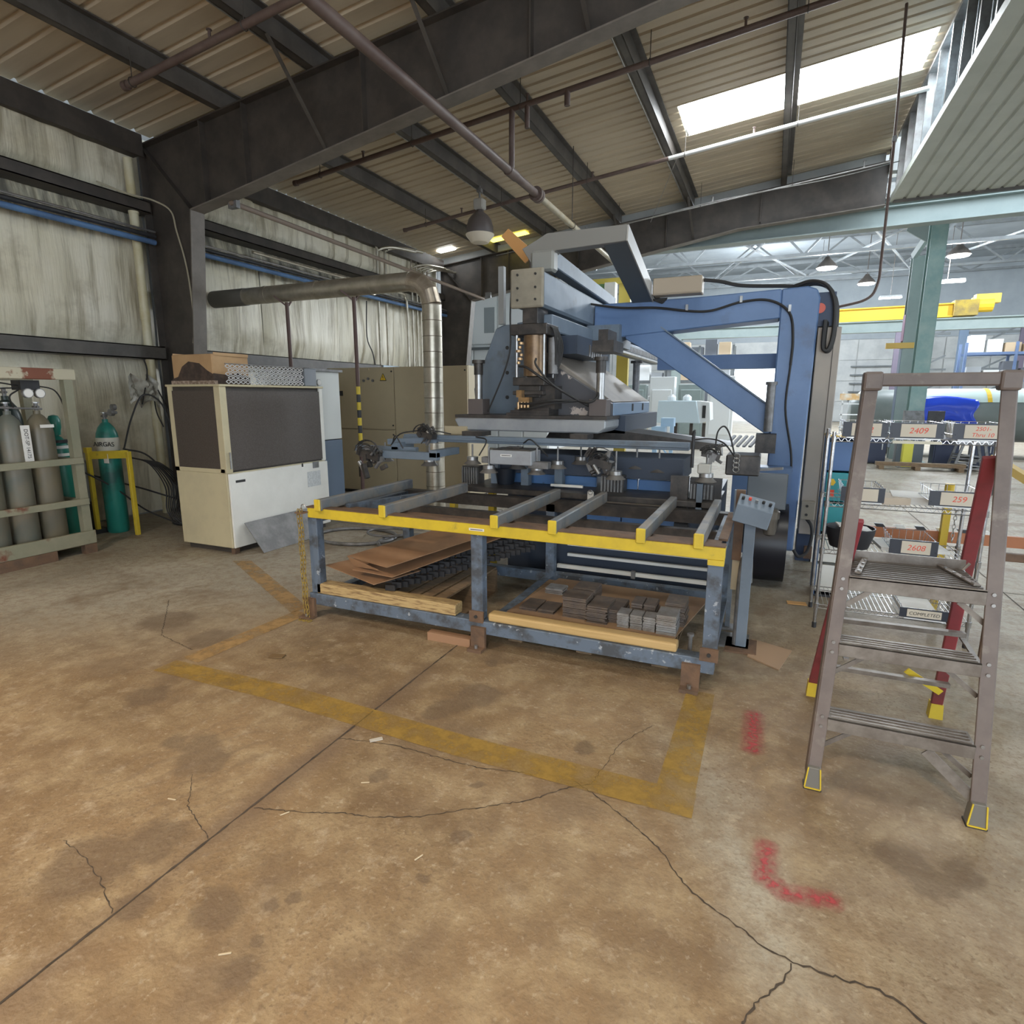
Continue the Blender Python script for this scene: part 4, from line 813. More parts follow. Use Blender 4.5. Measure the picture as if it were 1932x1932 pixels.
# tan cabinet strip beside the column
tc = thing('column_cabinet', 'tall narrow tan cabinet standing right of the blue column', 'cabinet', (.44, 6.45, 0.1))
sp('body', MB().box(.335, .53, 6.32, 6.7, .28, 2.24), pm('dusty tan-grey enamel', (0.36, 0.315, 0.27), (0.31, 0.28, 0.25), scale=2, rough=0.5), tc, bevel=.006)
sp('plinth', B(.33, .46, 6.36, 6.6, 0, .28), pm('navy box', (0, 0, 0)), tc); sp('foot_bracket', B(.40, .47, 6.3, 6.36, .04, .16), RUST, tc)
sp('seam', B(.47, .476, 6.316, 6.32, .3, 2.22), STEEL_DK, tc); sp('side_skirt', B(.47, .52, 6.34, 6.7, .0, .28), WHITE, tc)
jb = sp('switch_box', MB().box(.335, .455, 6.24, 6.32, .44, .62), pm('tan-grey box', (0.27, 0.245, 0.20), rough=0.5), tc, bevel=.004)
jb2 = thing('hose_drop', 'black hose dropping from the small switch box to the floor', 'hose', (.40, 6.25, 0)); sp('hose', MB().tube(smooth_path([(.39, 6.27, .45), (.44, 6.24, .38), (.45, 6.24, .26), (.42, 6.24, .12), (.35, 6.2, .08), (.30, 6.2, .14)], 6), .016, 8), RUBBER, jb2, smooth=True)
for z in (.575, .49): sp('button', MB().cyl((.385, 6.241, z), (.385, 6.232, z), .013, 10), INK, mc)
# machine base behind the table
base = mp_('machine_base', MB().box(-2.2, -0.35, 4.95, 6.2, 0.02, 0.80), pm('dark navy paint', (0.04, 0.055, 0.085), rough=0.5), 'dark navy base')
LBP = pm('bright blue panel paint', (0.10, 0.22, 0.47), (0.13, 0.26, 0.50), scale=2, rough=0.35, c3=(0.06, 0.07, 0.10), s3=8, lo3=0.66, hi3=0.74)
for i, (xa, xb) in enumerate(((-2.1, -1.70), (-1.69, -1.33), (-1.28, -0.98), (-0.97, -0.60))): mp_('blue_panel', MB().box(xa, xb, 4.86, 4.90, .74, .93), LBP, bevel=.004)
for (xa, xb) in ((-1.42, -1.12), (-1.11, -0.82), (-0.81, -0.62)): mp_('lower_blue_panel', MB().box(xa, xb, 4.90, 4.94, .50, .69), LBP, bevel=.004)
mp_('white_ledge', MB().box(-1.28, -0.6, 4.80, 4.86, .722, .738), WHITE); 
mp_('right_base', MB().box(-0.30, .22, 6.05, 6.3, .10, .95), BLUE); 
mp_('base_motor', MB().cyl((-.66, 4.88, .57), (-.55, 4.88, .57), .06, 16), BLACK, smooth=True)
for z, w_ in ((.40, .018), (.31, .022), (.20, .03)): mp_('white_rail', B(-1.55 if z < .3 else -1.46, -.30, 4.50, 4.53, z, z + w_), WHITE, 'white horizontal rail')
mp_('rail_joint', B(-.92, -.89, 4.47, 4.50, .19, .25), DULL)
mp_('dark_skirt', B(-1.6, -.25, 4.6, 4.64, .05, .5), pm('dark navy paint', (0, 0, 0)))
# die bed: dark slotted clamps and plates
mp_('bed_plate', MB().box(-2.4, -.30, 4.45, 5.1, .80, .845), GREASE, 'dark greasy bed plate', bevel=.004)
mp_('bed_block', MB().box(-2.3, -0.6, 4.75, 5.3, .95, 1.12), pm('dark navy paint', (0, 0, 0)), bevel=.004)
mp_('bed_wing', MB().prism([(-2.0, 1.16), (-.5, 1.16), (-.3, 1.20), (-1.3, 1.31), (-1.9, 1.31)], 'y', 5.3, 5.9), GREASE)
def grille(x0, x1, y, z0, z1, par=None):
    g = mp_('clamp_unit', MB().box(x0, x1, y + .02, y + .14, z0, z1), GREASE, 'slotted clamp unit')
    n = 7
    for i in range(n):
        xa = x0 + (x1 - x0) * (i + .15) / n; sp('fin', B(xa, xa + (x1 - x0) * .55 / n, y, y + .02, z0 + .01, z1 - .01), DULL, g)
    return g
grille(-2.50, -2.34, 4.6, .83, 1.0); grille(-1.24, -1.05, 4.65, .80, .98); grille(-.52, -.35, 4.55, .84, .97)
mp_('clamp_plate', MB().box(-.66, -.53, 4.52, 4.58, .72, 1.02).box(-.53, -.30, 4.62, 4.68, .72, 1.0), GREASE)
mp_('clamp_post', MB().box(-.46, -.42, 4.45, 4.49, .72, .98), BLUEGREY)
for x in (-2.22, -1.93, -1.62): mp_('clamp_column', MB().box(x - .035, x + .035, 4.7, 4.78, .80, 1.05), BLUEGREY)
mp_('white_strip', MB().box(-1.66, -1.38, 4.62, 4.64, .865, .885), WHITE)
bk = thing('wire_bucket', 'black bucket with pale bail standing at the back of the table', 'bucket', (-2.12, 4.72, .846)); sp('pail', MB().lathe((-2.12, 4.72, .846), [(.075, 0), (.095, .14), (.105, .145), (.09, .14), (.072, .01)], 20), pm('black pail', (0.015, 0.02, 0.03), rough=0.3), bk, smooth=True); sp('bail', MB().tube(arc((-2.12, 4.72, .985), .10, 0, PI, 12, 'xy'), .004, 6), STEEL, bk)
# ---------------- loader: cross bar with suction cups (moves as one)
ld = thing('suction_loader', 'long cross bar loader with suction cups and a grey valve box', 'loader', (-1.8, 4.5, 1.05))
def lp(name, mb, mat, label=None, **kw): return sp(name, mb, mat, ld, label, **kw)
lp('cross_bar', MB().box(-3.10, -0.55, 4.60, 4.68, 1.205, 1.265).box(-3.10, -0.55, 4.585, 4.60, 1.225, 1.245), BLUEGREY, 'blue-grey aluminium cross bar', bevel=.004)
lp('end_bar', MB().box(-3.50, -2.85, 4.40, 4.46, 1.11, 1.165), BLUEGREY, bevel=.003); lp('end_bar', MB().box(-3.10, -2.55, 4.26, 4.32, 1.075, 1.14), BLUEGREY, bevel=.003); lp('end_bar', MB().box(-2.62, -2.55, 4.26, 4.66, 1.10, 1.16), BLUEGREY); lp('end_bar', MB().box(-3.10, -3.03, 4.40, 4.66, 1.14, 1.20), BLUEGREY); lp('end_bar', MB().bar((-3.2, 4.5, 1.2), (-2.75, 4.62, 1.22), .05, .05), BLUEGREY)
lp('hanger', MB().box(-2.5, -2.3, 4.62, 4.8, 1.265, 1.305), GREASE); lp('hanger', MB().box(-1.5, -1.35, 4.62, 4.8, 1.265, 1.305), GREASE)
vbx = lp('valve_box', MB().box(-2.10, -1.73, 4.35, 4.56, 1.06, 1.175), pm('pale grey box paint', (0.36, 0.38, 0.41), (0.31, 0.32, 0.34), scale=6, rough=0.4), 'pale grey valve box', bevel=.006)
lp('box_bracket', MB().box(-1.77, -1.60, 4.38, 4.46, 1.035, 1.09).box(-2.20, -2.10, 4.4, 4.48, 1.06, 1.11), DULL, bevel=.004)
sp('box_label', B(-2.0, -1.90, 4.347, 4.35, 1.125, 1.145), PAPER, vbx, 'white printed label'); sp('faded_print', B(-1.99, -1.91, 4.3465, 4.347, 1.132, 1.139), DULL, vbx)
lp('box_top', MB().box(-2.08, -1.75, 4.37, 4.56, 1.176, 1.185).box(-1.98, -1.86, 4.42, 4.5, 1.186, 1.20), GREASE)
CUPS = [(-3.18, 4.42, 1.03), (-2.68, 4.36, 1.02), (-2.36, 4.55, 1.03), (-2.12, 4.38, .985), (-1.93, 4.55, 1.01), (-1.72, 4.45, .985), (-1.60, 4.62, 1.02), (-1.44, 4.75, 1.05), (-1.06, 4.42, .985), (-.40, 4.45, 1.0), (-.98, 4.8, 1.03), (-.80, 4.8, 1.01)]
for (x, y, z) in CUPS:
    c = lp('suction_cup', MB().lathe((x, y, z), [(.078, 0), (.052, .022), (.046, .036), (.042, .05), (.012, .056), (.010, .058)], 20), pm('worn grey cup rubber', (0.13, 0.12, 0.11), rough=0.5), smooth=True)
    sp('cup_plate', MB().cyl((x, y, z + .034), (x, y, z + .062), .050, 20), STEEL, c, smooth=True); sp('cup_stem', MB().cyl((x, y, z + .06), (x, y, 1.2), .008, 8), DULL, c)
lp('cup_block', MB().box(-.46, -.37, 4.40, 4.50, 1.06, 1.13), pm('pale cast metal', (0.45, 0.44, 0.40), rough=0.5), bevel=.008)
# gripper heads: bundles of small cylinders, blocks and hoses
def gripper(cx, cy, cz, s, seed, lab):
    rr = random.Random(seed); g = lp('gripper_head', MB().cbox((cx, cy, cz), (.16 * s, .10 * s, .05 * s), ry=.2), GREASE, lab)
    for i in range(9):
        x = cx + rr.uniform(-.09, .09) * s; y = cy + rr.uniform(-.06, .03) * s; z = cz + rr.uniform(-.08, .08) * s
        a = Vector((rr.uniform(-1, 1), rr.uniform(-.4, .4), rr.uniform(-1, 1))).normalized() * .035 * s
        sp('small_cylinder', MB().cyl(Vector((x, y, z)) - a, Vector((x, y, z)) + a, .014 * s, 10), rr.choice((DULL, STEEL, GREASE)), g, smooth=True)
    for i in range(7): sp('bracket_piece', MB().cbox((cx + rr.uniform(-.09, .09) * s, cy + rr.uniform(-.06, .03) * s, cz + rr.uniform(-.09, .08) * s), (rr.uniform(.02, .05) * s, .03 * s, rr.uniform(.02, .08) * s), ry=rr.uniform(-.6, .6)), rr.choice((DULL, GREASE)), g)
    for i in range(6):
        a0 = rr.uniform(0, .6); r_ = rr.uniform(.05, .11) * s
        sp('air_line', MB().tube([(cx + r_ * math.cos(t_), cy - .05 * s - .01 * i, cz + r_ * math.sin(t_)) for t_ in [a0 + k_ * .3 for k_ in range(9)]], .004, 6), RUBBER, g, smooth=True)
gripper(-1.18, 4.45, 1.10, 1.15, 5, 'round cluster of clamps and air lines'); gripper(-3.2, 4.26, 1.10, 1.25, 8, 'left gripper with clamps'); gripper(-.38, 4.50, 1.19, .8, 13, 'right gripper with clamps'); gripper(-2.78, 4.5, 1.27, .9, 17, 'small valve cluster')
lp('gripper_foot', MB().bar((-3.26, 4.2, 1.02), (-3.21, 4.18, .90), .04, .035), GREASE)
lp('sensor_plate', MB().box(-2.75, -2.52, 4.75, 4.78, 1.27, 1.34), TAN); lp('arm_tube', MB().tube(smooth_path([(-.50, 4.42, 1.10), (-.50, 4.42, 1.34), (-.49, 4.42, 1.36)], 4), .012, 8), BLACK)
for i, pts in enumerate((((-.5, 4.44, 1.30), (-.40, 4.46, 1.31), (-.30, 4.5, 1.28), (-.22, 4.55, 1.18)), ((-.35, 4.45, 1.25), (-.34, 4.45, 1.36), (-.30, 4.46, 1.40), (-.26, 4.48, 1.34), (-.22, 4.5, 1.2)), ((-2.35, 4.6, 1.26), (-2.2, 4.5, 1.24), (-2.22, 4.4, 1.12)), ((-3.1, 4.4, 1.18), (-3.0, 4.4, 1.28), (-2.85, 4.45, 1.31)), ((-2.6, 4.6, 1.28), (-2.72, 4.5, 1.30), (-2.8, 4.42, 1.2)), ((-1.9, 4.6, 1.22), (-1.8, 4.5, 1.26), (-1.72, 4.5, 1.2), (-1.66, 4.55, 1.12)), ((-3.05, 4.35, 1.2), (-2.98, 4.3, 1.27), (-2.92, 4.32, 1.16)))):
    sp('hose', MB().tube(smooth_path(pts, 5), .006, 6), RUBBER, ld, smooth=True)
# coil spring and bent hoses at the right of the loader
sg = mp_('spring_motor', MB().box(-.30, -.05, 4.9, 5.2, 1.0, 1.16), GREASE, 'dark drive block', bevel=.01)
for k in range(4):
    pts = [(-.22 + .022 * math.cos(a * .8) + .0, 4.86, 1.05 + k * .035 + .022 * math.sin(a * .8)) for a in range(9)]; sp('spring_coil', MB().tube(pts, .005, 6), STEEL, sg, smooth=True)
mb = mp_('conveyor_slats', MB(), STEEL) if False else None
for k in range(6): mp_('chute_slat', MB().bar((-.42 + k * .06, 6.6, 1.10), (-.34 + k * .06, 6.75, 1.20), .03, .02), pm('pale slat', (0.6, 0.6, 0.62), rough=0.4))
# right hand guard: posts in front of the column, black drum housing
gd = mp_('round_housing', MB().cyl((-.13, 5.5, .36), (.20, 5.5, .36), .34, 28), pm('black housing paint', (0.012, 0.013, 0.02), rough=0.35), 'black round housing', smooth=True)
mp_('housing_box', MB().box(-.15, .18, 5.35, 5.6, .30, .70), pm('black housing paint', (0, 0, 0)), bevel=.05, bseg=3)
mp_('grey_cover', MB().box(-.14, .17, 5.30, 5.36, .68, .98), pm('grey cover paint', (0.16, 0.18, 0.20), rough=0.4), 'grey cover plate', bevel=.006)
mp_('cover_lip', MB().bar((-.18, 5.25, 1.0), (.12, 5.2, 1.04), .05, .02), STEEL)
fl = mp_('air_filter', MB().lathe((.06, 5.22, .42), [(.02, 0), (.03, .02), (.03, .05), (.055, .07), (.06, .20), (.07, .20), (.07, .26), (.05, .28)], 16), pm('dull bronze bowl', (0.17, 0.15, 0.125), rough=0.35, metal=.4), 'grey filter bowl', smooth=True)
# ================================================================ TABLE IN FRONT OF THE PRESS
def child(par):
    def f(name, mb, mat, label=None, **kw):
        o = build(name, mb, mat, par, **kw)
        if label: o['label'] = label
        return o
    return f
tb = thing('infeed_table', 'blue steel infeed table with yellow front rail in front of the press', 'table', (-1.6, 3.8, 0)); tp = child(tb)
fr = tp('front_rail', MB().box(-2.98, -0.165, 3.18, 3.25, .755, .825), YELLOW, 'yellow front rail', bevel=.003)
sp('rail_top', MB().box(-3.0, -0.165, 3.18, 3.262, .826, .832), RUST, fr, 'rusty top face'); sp('label_strip', B(-1.68, -1.575, 3.1785, 3.18, .782, .798), PAPER, fr, 'white printed label')
sp('faded_print', B(-1.67, -1.585, 3.178, 3.1785, .787, .793), DULL, fr)
sp('corner_block', B(-.25, -.167, 3.178, 3.25, .725, .755), YELLOW, fr)
for x0, x1 in ((-3.0, -2.92), (-1.68, -1.60), (-.25, -.172)): 
    g = tp('leg', B(x0, x1, 3.20, 3.27, .19, .755), WORNBLUE, bevel=.003)
    if x0 > -2: sp('angle_clip', MB().box(x0 - .01, x1 + .01, 3.185, 3.20, .175, .25), RUST, g); sp('bolt', MB().cyl(((x0 + x1) / 2, 3.185, .215), ((x0 + x1) / 2, 3.175, .215), .011, 8), INK, g)
tp('bottom_beam', B(-3.02, -.18, 3.19, 3.28, .10, .185), WORNBLUE, bevel=.004)
for x0 in (-3.06, -1.67, -.35): 
    f = tp('floor_bracket', MB().box(x0, x0 + .10, 3.165, 3.19, .02, .15).box(x0, x0 + .10, 3.11, 3.19, 0, .02), RUST, 'rusty floor bracket'); sp('anchor_bolt', MB().cyl((x0 + .05, 3.14, .02), (x0 + .05, 3.14, .04), .012, 8), STEEL, f)
tp('inner_angle', MB().box(-2.9, -.2, 3.36, 3.45, .796, .804).box(-2.9, -.2, 3.44, 3.448, .74, .80), RUST)
for x0 in (-2.98, -1.60, -.26): 
    tp('leg', B(x0, x0 + .07, 4.36, 4.43, .19, .76), WORNBLUE)
    tp('side_beam', B(x0, x0 + .07, 3.28, 4.36, .11, .17), WORNBLUE)
for x0 in (-2.98, -.25): tp('upper_side_beam', B(x0, x0 + .07, 3.25, 4.4, .72, .78), WORNBLUE)
tp('rear_beam', B(-2.98, -.18, 4.36, 4.45, .70, .79), GREASE); tp('rear_bottom_beam', B(-2.98, -.18, 4.36, 4.43, .11, .19), WORNBLUE)
tp('middle_beam', B(-2.9, -.25, 3.86, 3.92, .70, .76), GREASE)
DUSTB = pm('dusty blue bar paint', (0.15, 0.165, 0.18), (0.24, 0.21, 0.175), scale=6, rough=0.5, c3=(0.08, 0.09, 0.11), s3=4, lo3=0.56, hi3=0.7)
for x in (-2.86, -2.315, -1.495, -1.12, -.605, -.30):
    r = tp('support_bar', B(x - .025, x + .025, 3.16, 4.33, .815, .895), DUSTB, bevel=.006)
    sp('yellow_end_cap', B(x - .026, x + .026, 3.145, 3.16, .813, .897), YELLOW, r, 'yellow painted end', bevel=.005)
tp('corner_plate', MB().box(-.22, -.17, 3.45, 4.3, .80, .812), RUST)
tp('tilted_rail', MB().bar((-2.80, 3.40, .80), (-2.5, 4.3, .80), .05, .06), WORNBLUE)
# upright posts by the right end of the table (guards)
gp = thing('guard_post', 'rusty brown guard post behind the right end of the table', 'post', (-.14, 4.0, 0)); build('post', B(-.165, -.11, 3.97, 4.02, .56, 1.02), RUST, gp); build('lower_tube', MB().tube(smooth_path([(-.10, 3.9, 0), (-.10, 3.95, .4), (-.09, 3.98, .56), (-.06, 4.02, .58), (-.05, 4.04, .4)], 5), .022, 10), DULL, gp, smooth=True); build('plate', B(-.16, -.06, 4.0, 4.02, .35, .57), TAN, gp); build('foot', B(-.2, -.02, 3.85, 4.1, 0, .012), DULL, gp)
g2 = thing('guard_post', 'slim blue-grey post at the right rear corner of the table', 'post', (-.20, 4.2, 0)); build('post', B(-.185, -.155, 4.18, 4.21, 0.02, .99), BLUEGREY, g2); build('foot', B(-.21, -.13, 4.15, 4.25, 0, .02), DULL, g2)
# control pedestal
cp = thing('control_stand', 'blue-grey control box on a square post right of the table', 'control', (-.06, 3.9, 0)); q = child(cp)
q('post', B(-.10, -.035, 3.87, 3.93, .012, .86), BLUEGREY, bevel=.003); q('foot_plate', B(-.16, .03, 3.78, 4.02, 0, .012), RUST)
M_ = Matrix.Translation((-.055, 3.86, .905)) @ Matrix.Rotation(.22, 4, 'Y') @ Matrix.Rotation(.0, 4, 'X')
bxm = MB(M_).prism([(-.06, -.075), (.07, -.075), (.07, .085), (-.06, .035)], 'x', -.105, .105); cb = q('control_box', bxm, BLUEGREY, 'tilted grey-blue box', bevel=.004)
for i in range(5):
    a = M_ @ Vector((-.08 + i * .04, -.0 + .02 * (i % 2), .062)); sp('push_button', MB().cyl(a, a + Vector((0.004, -.008, .018)), .009, 10), (INK, REDINK, STEEL, INK, BLACK)[i], cb)
# chain hanging at the left corner
ch = thing('yellow_chain', 'rusty yellow chain hanging from the left corner of the yellow rail', 'chain', (-3.03, 3.13, 0))
def links(x, y, z0, z1, par, mat=None, step=.034, wob=.004):
    z = z1; i = 0
    while z > z0:
        pts = [(0.011 * math.cos(a) , .022 * math.sin(a)) for a in [k * PI / 5 for k in range(10)]]
        dx = wob * math.sin(z * 31)
        if i % 2: P3 = [(x + dx + u, y, z + v) for u, v in pts]
        else: P3 = [(x + dx, y + u, z + v) for u, v in pts]
        build('chain_link', MB().tube(P3, .0032, 5, closed=True), mat or CHM, par, smooth=True); z -= step; i += 1
CHM = pm('rusty yellow chain', (0.42, 0.30, 0.06), (0.20, 0.13, 0.06), scale=30, rough=0.6, metal=.3)
links(-3.025, 3.14, .02, .80, ch); links(-2.99, 3.13, .02, .81, ch)
for k in range(5): build('chain_link', MB().tube([(-3.03 + .02 * k + .013 * math.cos(a), 3.10 + .01 * (k % 2) + .02 * math.sin(a), .006) for a in [j * PI / 5 for j in range(10)]], .0035, 5, closed=True), CHM, ch)
build('hook', MB().tube(arc((-2.985, 3.15, .835), .02, 0, 4.5, 8), .004, 6), STEEL, ch); build('bracket', B(-3.04, -2.97, 3.12, 3.18, .79, .80), RUST, ch)
# timbers lying on the bottom beam
tag(build('timber_beam', B(-2.955, -1.80, 3.20, 3.30, .186, .262), pm('rough weathered timber', (0.50, 0.36, 0.17), (0.24, 0.15, 0.07), scale=14, stretch=(.6, 6, 7), lo=.48, hi=.6, rough=0.7, bump=.3), bevel=.005), 'rough grained square timber lying on the left half of the table base', 'timber')
tag(build('timber_beam', B(-1.565, -.385, 3.205, 3.29, .186, .24), pm('smooth pine timber', (0.55, 0.38, 0.17), (0.48, 0.32, 0.13), scale=5, stretch=(.5, 6, 6), rough=0.6), bevel=.012, bseg=2), 'smooth rounded pine timber lying on the right half of the table base', 'timber')
tag(build('timber_offcut', B(-2.0, -1.68, 3.17, 3.23, 0, .055), pm('reddish offcut', (0.33, 0.19, 0.11), rough=.7)), 'reddish wood wedge under the base beam at the middle foot', 'timber')
# pallets
def pallet(name, x0, x1, y0, y1, z0, h, label, boards=7):
    t = thing(name, label, 'pallet', ((x0 + x1) / 2, (y0 + y1) / 2, z0))
    for y in (y0 + .03, (y0 + y1) / 2, y1 - .03): build('stringer', B(x0, x1, y - .02, y + .02, z0 + .015, z0 + h - .018), WOOD_DK, t)
    n = boards; w_ = (x1 - x0) / n
    for i in range(n): build('deck_board', B(x0 + i * w_ + .008, x0 + (i + 1) * w_ - .012, y0, y1, z0 + h - .017, z0 + h - random.uniform(0, .003)), WOOD_DK, t)
    for i in range(3): build('bottom_board', B(x0 + i * (x1 - x0 - .1) / 2, x0 + i * (x1 - x0 - .1) / 2 + .1, y0, y1, z0, z0 + .014), WOOD_DK, t)
    return t
pallet('wooden_pallet', -2.72, -1.98, 3.40, 4.25, 0, .22, 'dirty wooden pallet under the folded sheets, left half of the table')
pallet('wooden_pallet', -1.50, -.45, 3.38, 4.15, 0, .205, 'wooden pallet carrying the stacked steel plates, right half of the table')
tag(build('carrier_plate', MB().prism([(-1.50, 3.36), (-.42, 3.345), (-.30, 4.15), (-1.42, 4.18)], 'z', .206, .214), pm('brown hardboard', (0.30, 0.19, 0.11), (0.22, 0.14, 0.09), scale=4, rough=.6)), 'brown board lying on the right pallet under the plates', 'board')
# stacks of cut steel plates: every plate an object
PLM = [pm('plate steel dark', (0.13, 0.11, 0.10), (0.19, 0.15, 0.12), scale=20, rough=.45, metal=.3), pm('plate steel bright', (0.45, 0.46, 0.47), (0.30, 0.28, 0.26), scale=14, rough=.4, metal=.5)]
GRP = 'cut steel plates stacked on the right pallet'
def plate_stack(cx, cy, w_, d, n, th, mat, where, jit=.006, lean=0):
    proto = None; rr = random.Random(int(cx * 100) + n)
    for i in range(n):
        if proto is None:
            proto = build('steel_plate', B(cx - w_ / 2, cx + w_ / 2, cy - d / 2, cy + d / 2, .2145, .2145 + th * .74), PLM[mat]); o = proto; z0 = .2145
        else: o = proto.copy(); C.objects.link(o)
        o.location = (cx + rr.uniform(-jit, jit) + lean * (i / n), cy + rr.uniform(-jit, jit), z0 + th * i)
        pos = 'topmost' if i == n - 1 else ('lowest' if i == 0 else 'inside'); nth = ['', 'second', 'third', 'fourth', 'fifth', 'sixth', 'seventh', 'eighth', 'ninth', 'tenth', 'eleventh', 'twelfth', 'thirteenth', 'fourteenth', 'fifteenth', 'sixteenth'][max(0, n - 1 - i)]
        tag(o, {'topmost': 'topmost plate of the %s' % where, 'lowest': 'lowest plate of the %s' % where, 'inside': '%s plate from the top of the %s' % (nth, where)}[pos], 'plate', GRP)
plate_stack(-1.055, 3.50, .155, .17, 15, .0092, 0, 'tall dark stack at the left front', .004)
plate_stack(-1.05, 3.70, .15, .17, 15, .0092, 0, 'tall dark stack behind the left front one', .005)
plate_stack(-.905, 3.50, .13, .22, 12, .0088, 0, 'dark stack second from the left', .008)
plate_stack(-.80, 3.56, .085, .24, 10, .0085, 0, 'narrow stack behind the bright ones', .004)
for i, (x, wh) in enumerate(((-.735, 'first bright small stack from the left'), (-.655, 'second bright small stack from the left'), (-.575, 'third bright small stack from the left'))): plate_stack(x, 3.44, .072, .11, 12, .0075, 1, wh, .003)
plate_stack(-.68, 3.60, .07, .15, 14, .0085, 0, 'dark stack behind the second bright stack', .004); plate_stack(-.60, 3.60, .07, .15, 14, .0085, 0, 'dark stack behind the third bright stack', .004)
plate_stack(-.475, 3.45, .115, .16, 14, .0088, 1, 'bright wide stack at the right front', .004); plate_stack(-.45, 3.63, .12, .18, 16, .009, 0, 'rusty tall stack at the right back', .007)
plate_stack(-1.33, 3.86, .13, .12, 4, .011, 1, 'low stack at the far left back', .005); plate_stack(-1.19, 3.82, .12, .12, 2, .01, 0, 'pair of plates behind the left stacks', .005)
plate_stack(-1.25, 3.50, .11, .17, 3, .009, 0, 'low dark stack at the left edge', .01); plate_stack(-1.38, 3.52, .12, .2, 2, .009, 0, 'pair of rusty plates at the pallet corner', .01)
# folded brown sheets
SHT = pm('rusty brown sheet metal', (0.33, 0.19, 0.105), (0.24, 0.14, 0.08), scale=3, rough=.55)
def folded(name, pts_z, label, th=.006):
    mb = MB(); vs = [tuple(p) for p in pts_z]; mb._add(vs, [tuple(range(len(vs)))]); o = build(name, mb, SHT, solid=th); tag(o, label, 'sheet', 'brown folded sheets'); return o
folded('brown_sheet', [(-2.93, 3.28, .38), (-2.42, 3.17, .33), (-2.25, 3.5, .36), (-2.7, 3.75, .40)], 'lowest brown sheet, its corner drooping towards the chain')
folded('brown_sheet', [(-2.62, 3.20, .405), (-2.30, 3.22, .385), (-1.85, 4.15, .52), (-2.2, 4.2, .56)], 'middle brown sheet folded under the top one')
s1 = build('brown_sheet', MB()._add([(-2.66, 3.20, .50), (-2.30, 3.16, .47), (-1.78, 4.25, .60), (-2.18, 4.25, .62), (-2.64, 3.24, .42), (-2.40, 3.2, .43)], [(0, 1, 2, 3), (0, 4, 5)]), SHT, solid=.006); tag(s1, 'top brown sheet sloping up under the yellow rail', 'sheet', 'brown folded sheets')
# black energy chain lying across
ec = thing('black_chain_guard', 'black toothed cable chain lying across the left pallet', 'chain', (-2.0, 3.9, .22))
for k in range(6):
    for i in range(26):
        t_ = i / 25; x = -2.36 + .66 * t_ - .035 * k; y = 3.28 + 1.0 * t_ + k * .055; z = .285 + .12 * t_ + .035 * (k % 3) + .008 * (i % 2)
        build('chain_segment', MB().cbox((x, y, z), (.075, .022, .04), rz=.15), BLACK, ec)
# strips of paper and board around
tag(build('shipping_box', B(-2.0, -1.72, 4.5, 4.56, .35, .36), PAPER), 'white paper strip', 'paper') if False else None
tag(build('steel_pin', MB().cyl((-.33, 3.36, 0), (-.33, 3.36, .24), .012, 10).cyl((-.33, 3.36, .24), (-.33, 3.36, .255), .02, 10), DULL, smooth=True), 'upright steel bolt standing beside the right pallet', 'bolt')
tag(build('floor_board', flat([(-.02, 3.75), (.16, 3.62), (.24, 3.95), (.0, 4.05)], 0.0).prism([(-.02, 3.75), (.16, 3.62), (.24, 3.95), (.0, 4.05)], 'z', 0.001, .008), pm('floor board brown', (.36, .24, .15), rough=.7)), 'thin brown board on the floor by the control stand', 'board')
tag(build('cardboard_scrap', MB().cbox((-2.72, 2.56, .006), (.09, .05, .006), rz=.3), pm('dark scrap card', (0.16, 0.10, 0.045), rough=.8)), 'small brown cardboard scrap on the floor inside the yellow line', 'scrap')
tag(build('plastic_scrap', MB().cbox((-1.60, 2.06, .003), (.06, .022, .004), rz=.8), pm('grey scrap', (0.5, 0.47, 0.42), rough=.5)), 'crumpled pale plastic scrap beside the floor joint', 'scrap')
tag(build('orange_card', MB().cbox((.30, 4.95, .006), (.14, .07, .006), rz=.1), pm('orange card', (0.6, 0.33, 0.12), rough=.7)), 'flat orange card on the floor left of the wire shelf', 'scrap')
# hoses and tub behind / under the table
hc_ = thing('coiled_hose', 'grey hose lying in two big loops behind the table, on the floor', 'hose', (-4.1, 5.3, 0))
build('hose_loop', MB().tube([(-4.3 + .48 * math.cos(a), 5.35 + .38 * math.sin(a), .02) for a in [k * PI / 16 for k in range(32)]], .02, 8, closed=True), DULL, hc_, smooth=True); build('hose_loop', MB().tube([(-3.5 + .42 * math.cos(a), 5.35 + .36 * math.sin(a), .02) for a in [k * PI / 16 for k in range(32)]], .02, 8, closed=True), DULL, hc_, smooth=True)
build('inner_loop', MB().tube([(-4.0 + .25 * math.cos(a), 5.55 + .2 * math.sin(a), .05) for a in [k * PI / 16 for k in range(32)]], .015, 8, closed=True), DULL, hc_, smooth=True)
for i, (x, y) in enumerate(((-2.75, 4.9), (-2.36, 4.95))): tag(build('yellow_upright', B(x - .03, x + .03, y - .03, y + .03, 0, .72), YELLOW), ['left', 'right'][i] + ' yellow upright seen behind the table bars', 'upright', 'yellow uprights under the press')
pb = thing('paper_bag', 'white paper pouch with blue print hanging behind the table', 'bag', (-2.0, 4.47, .5)); sp('pouch', MB().prism([(-2.05, .52), (-1.95, .52), (-1.93, .66), (-2.07, .66)], 'y', 4.455, 4.465), PAPER, pb); sp('blue_print', B(-2.03, -1.96, 4.453, 4.455, .55, .62), pm('blue print', (0.25, 0.45, 0.7), (0.7, 0.75, 0.8), scale=60, rough=.8), pb)
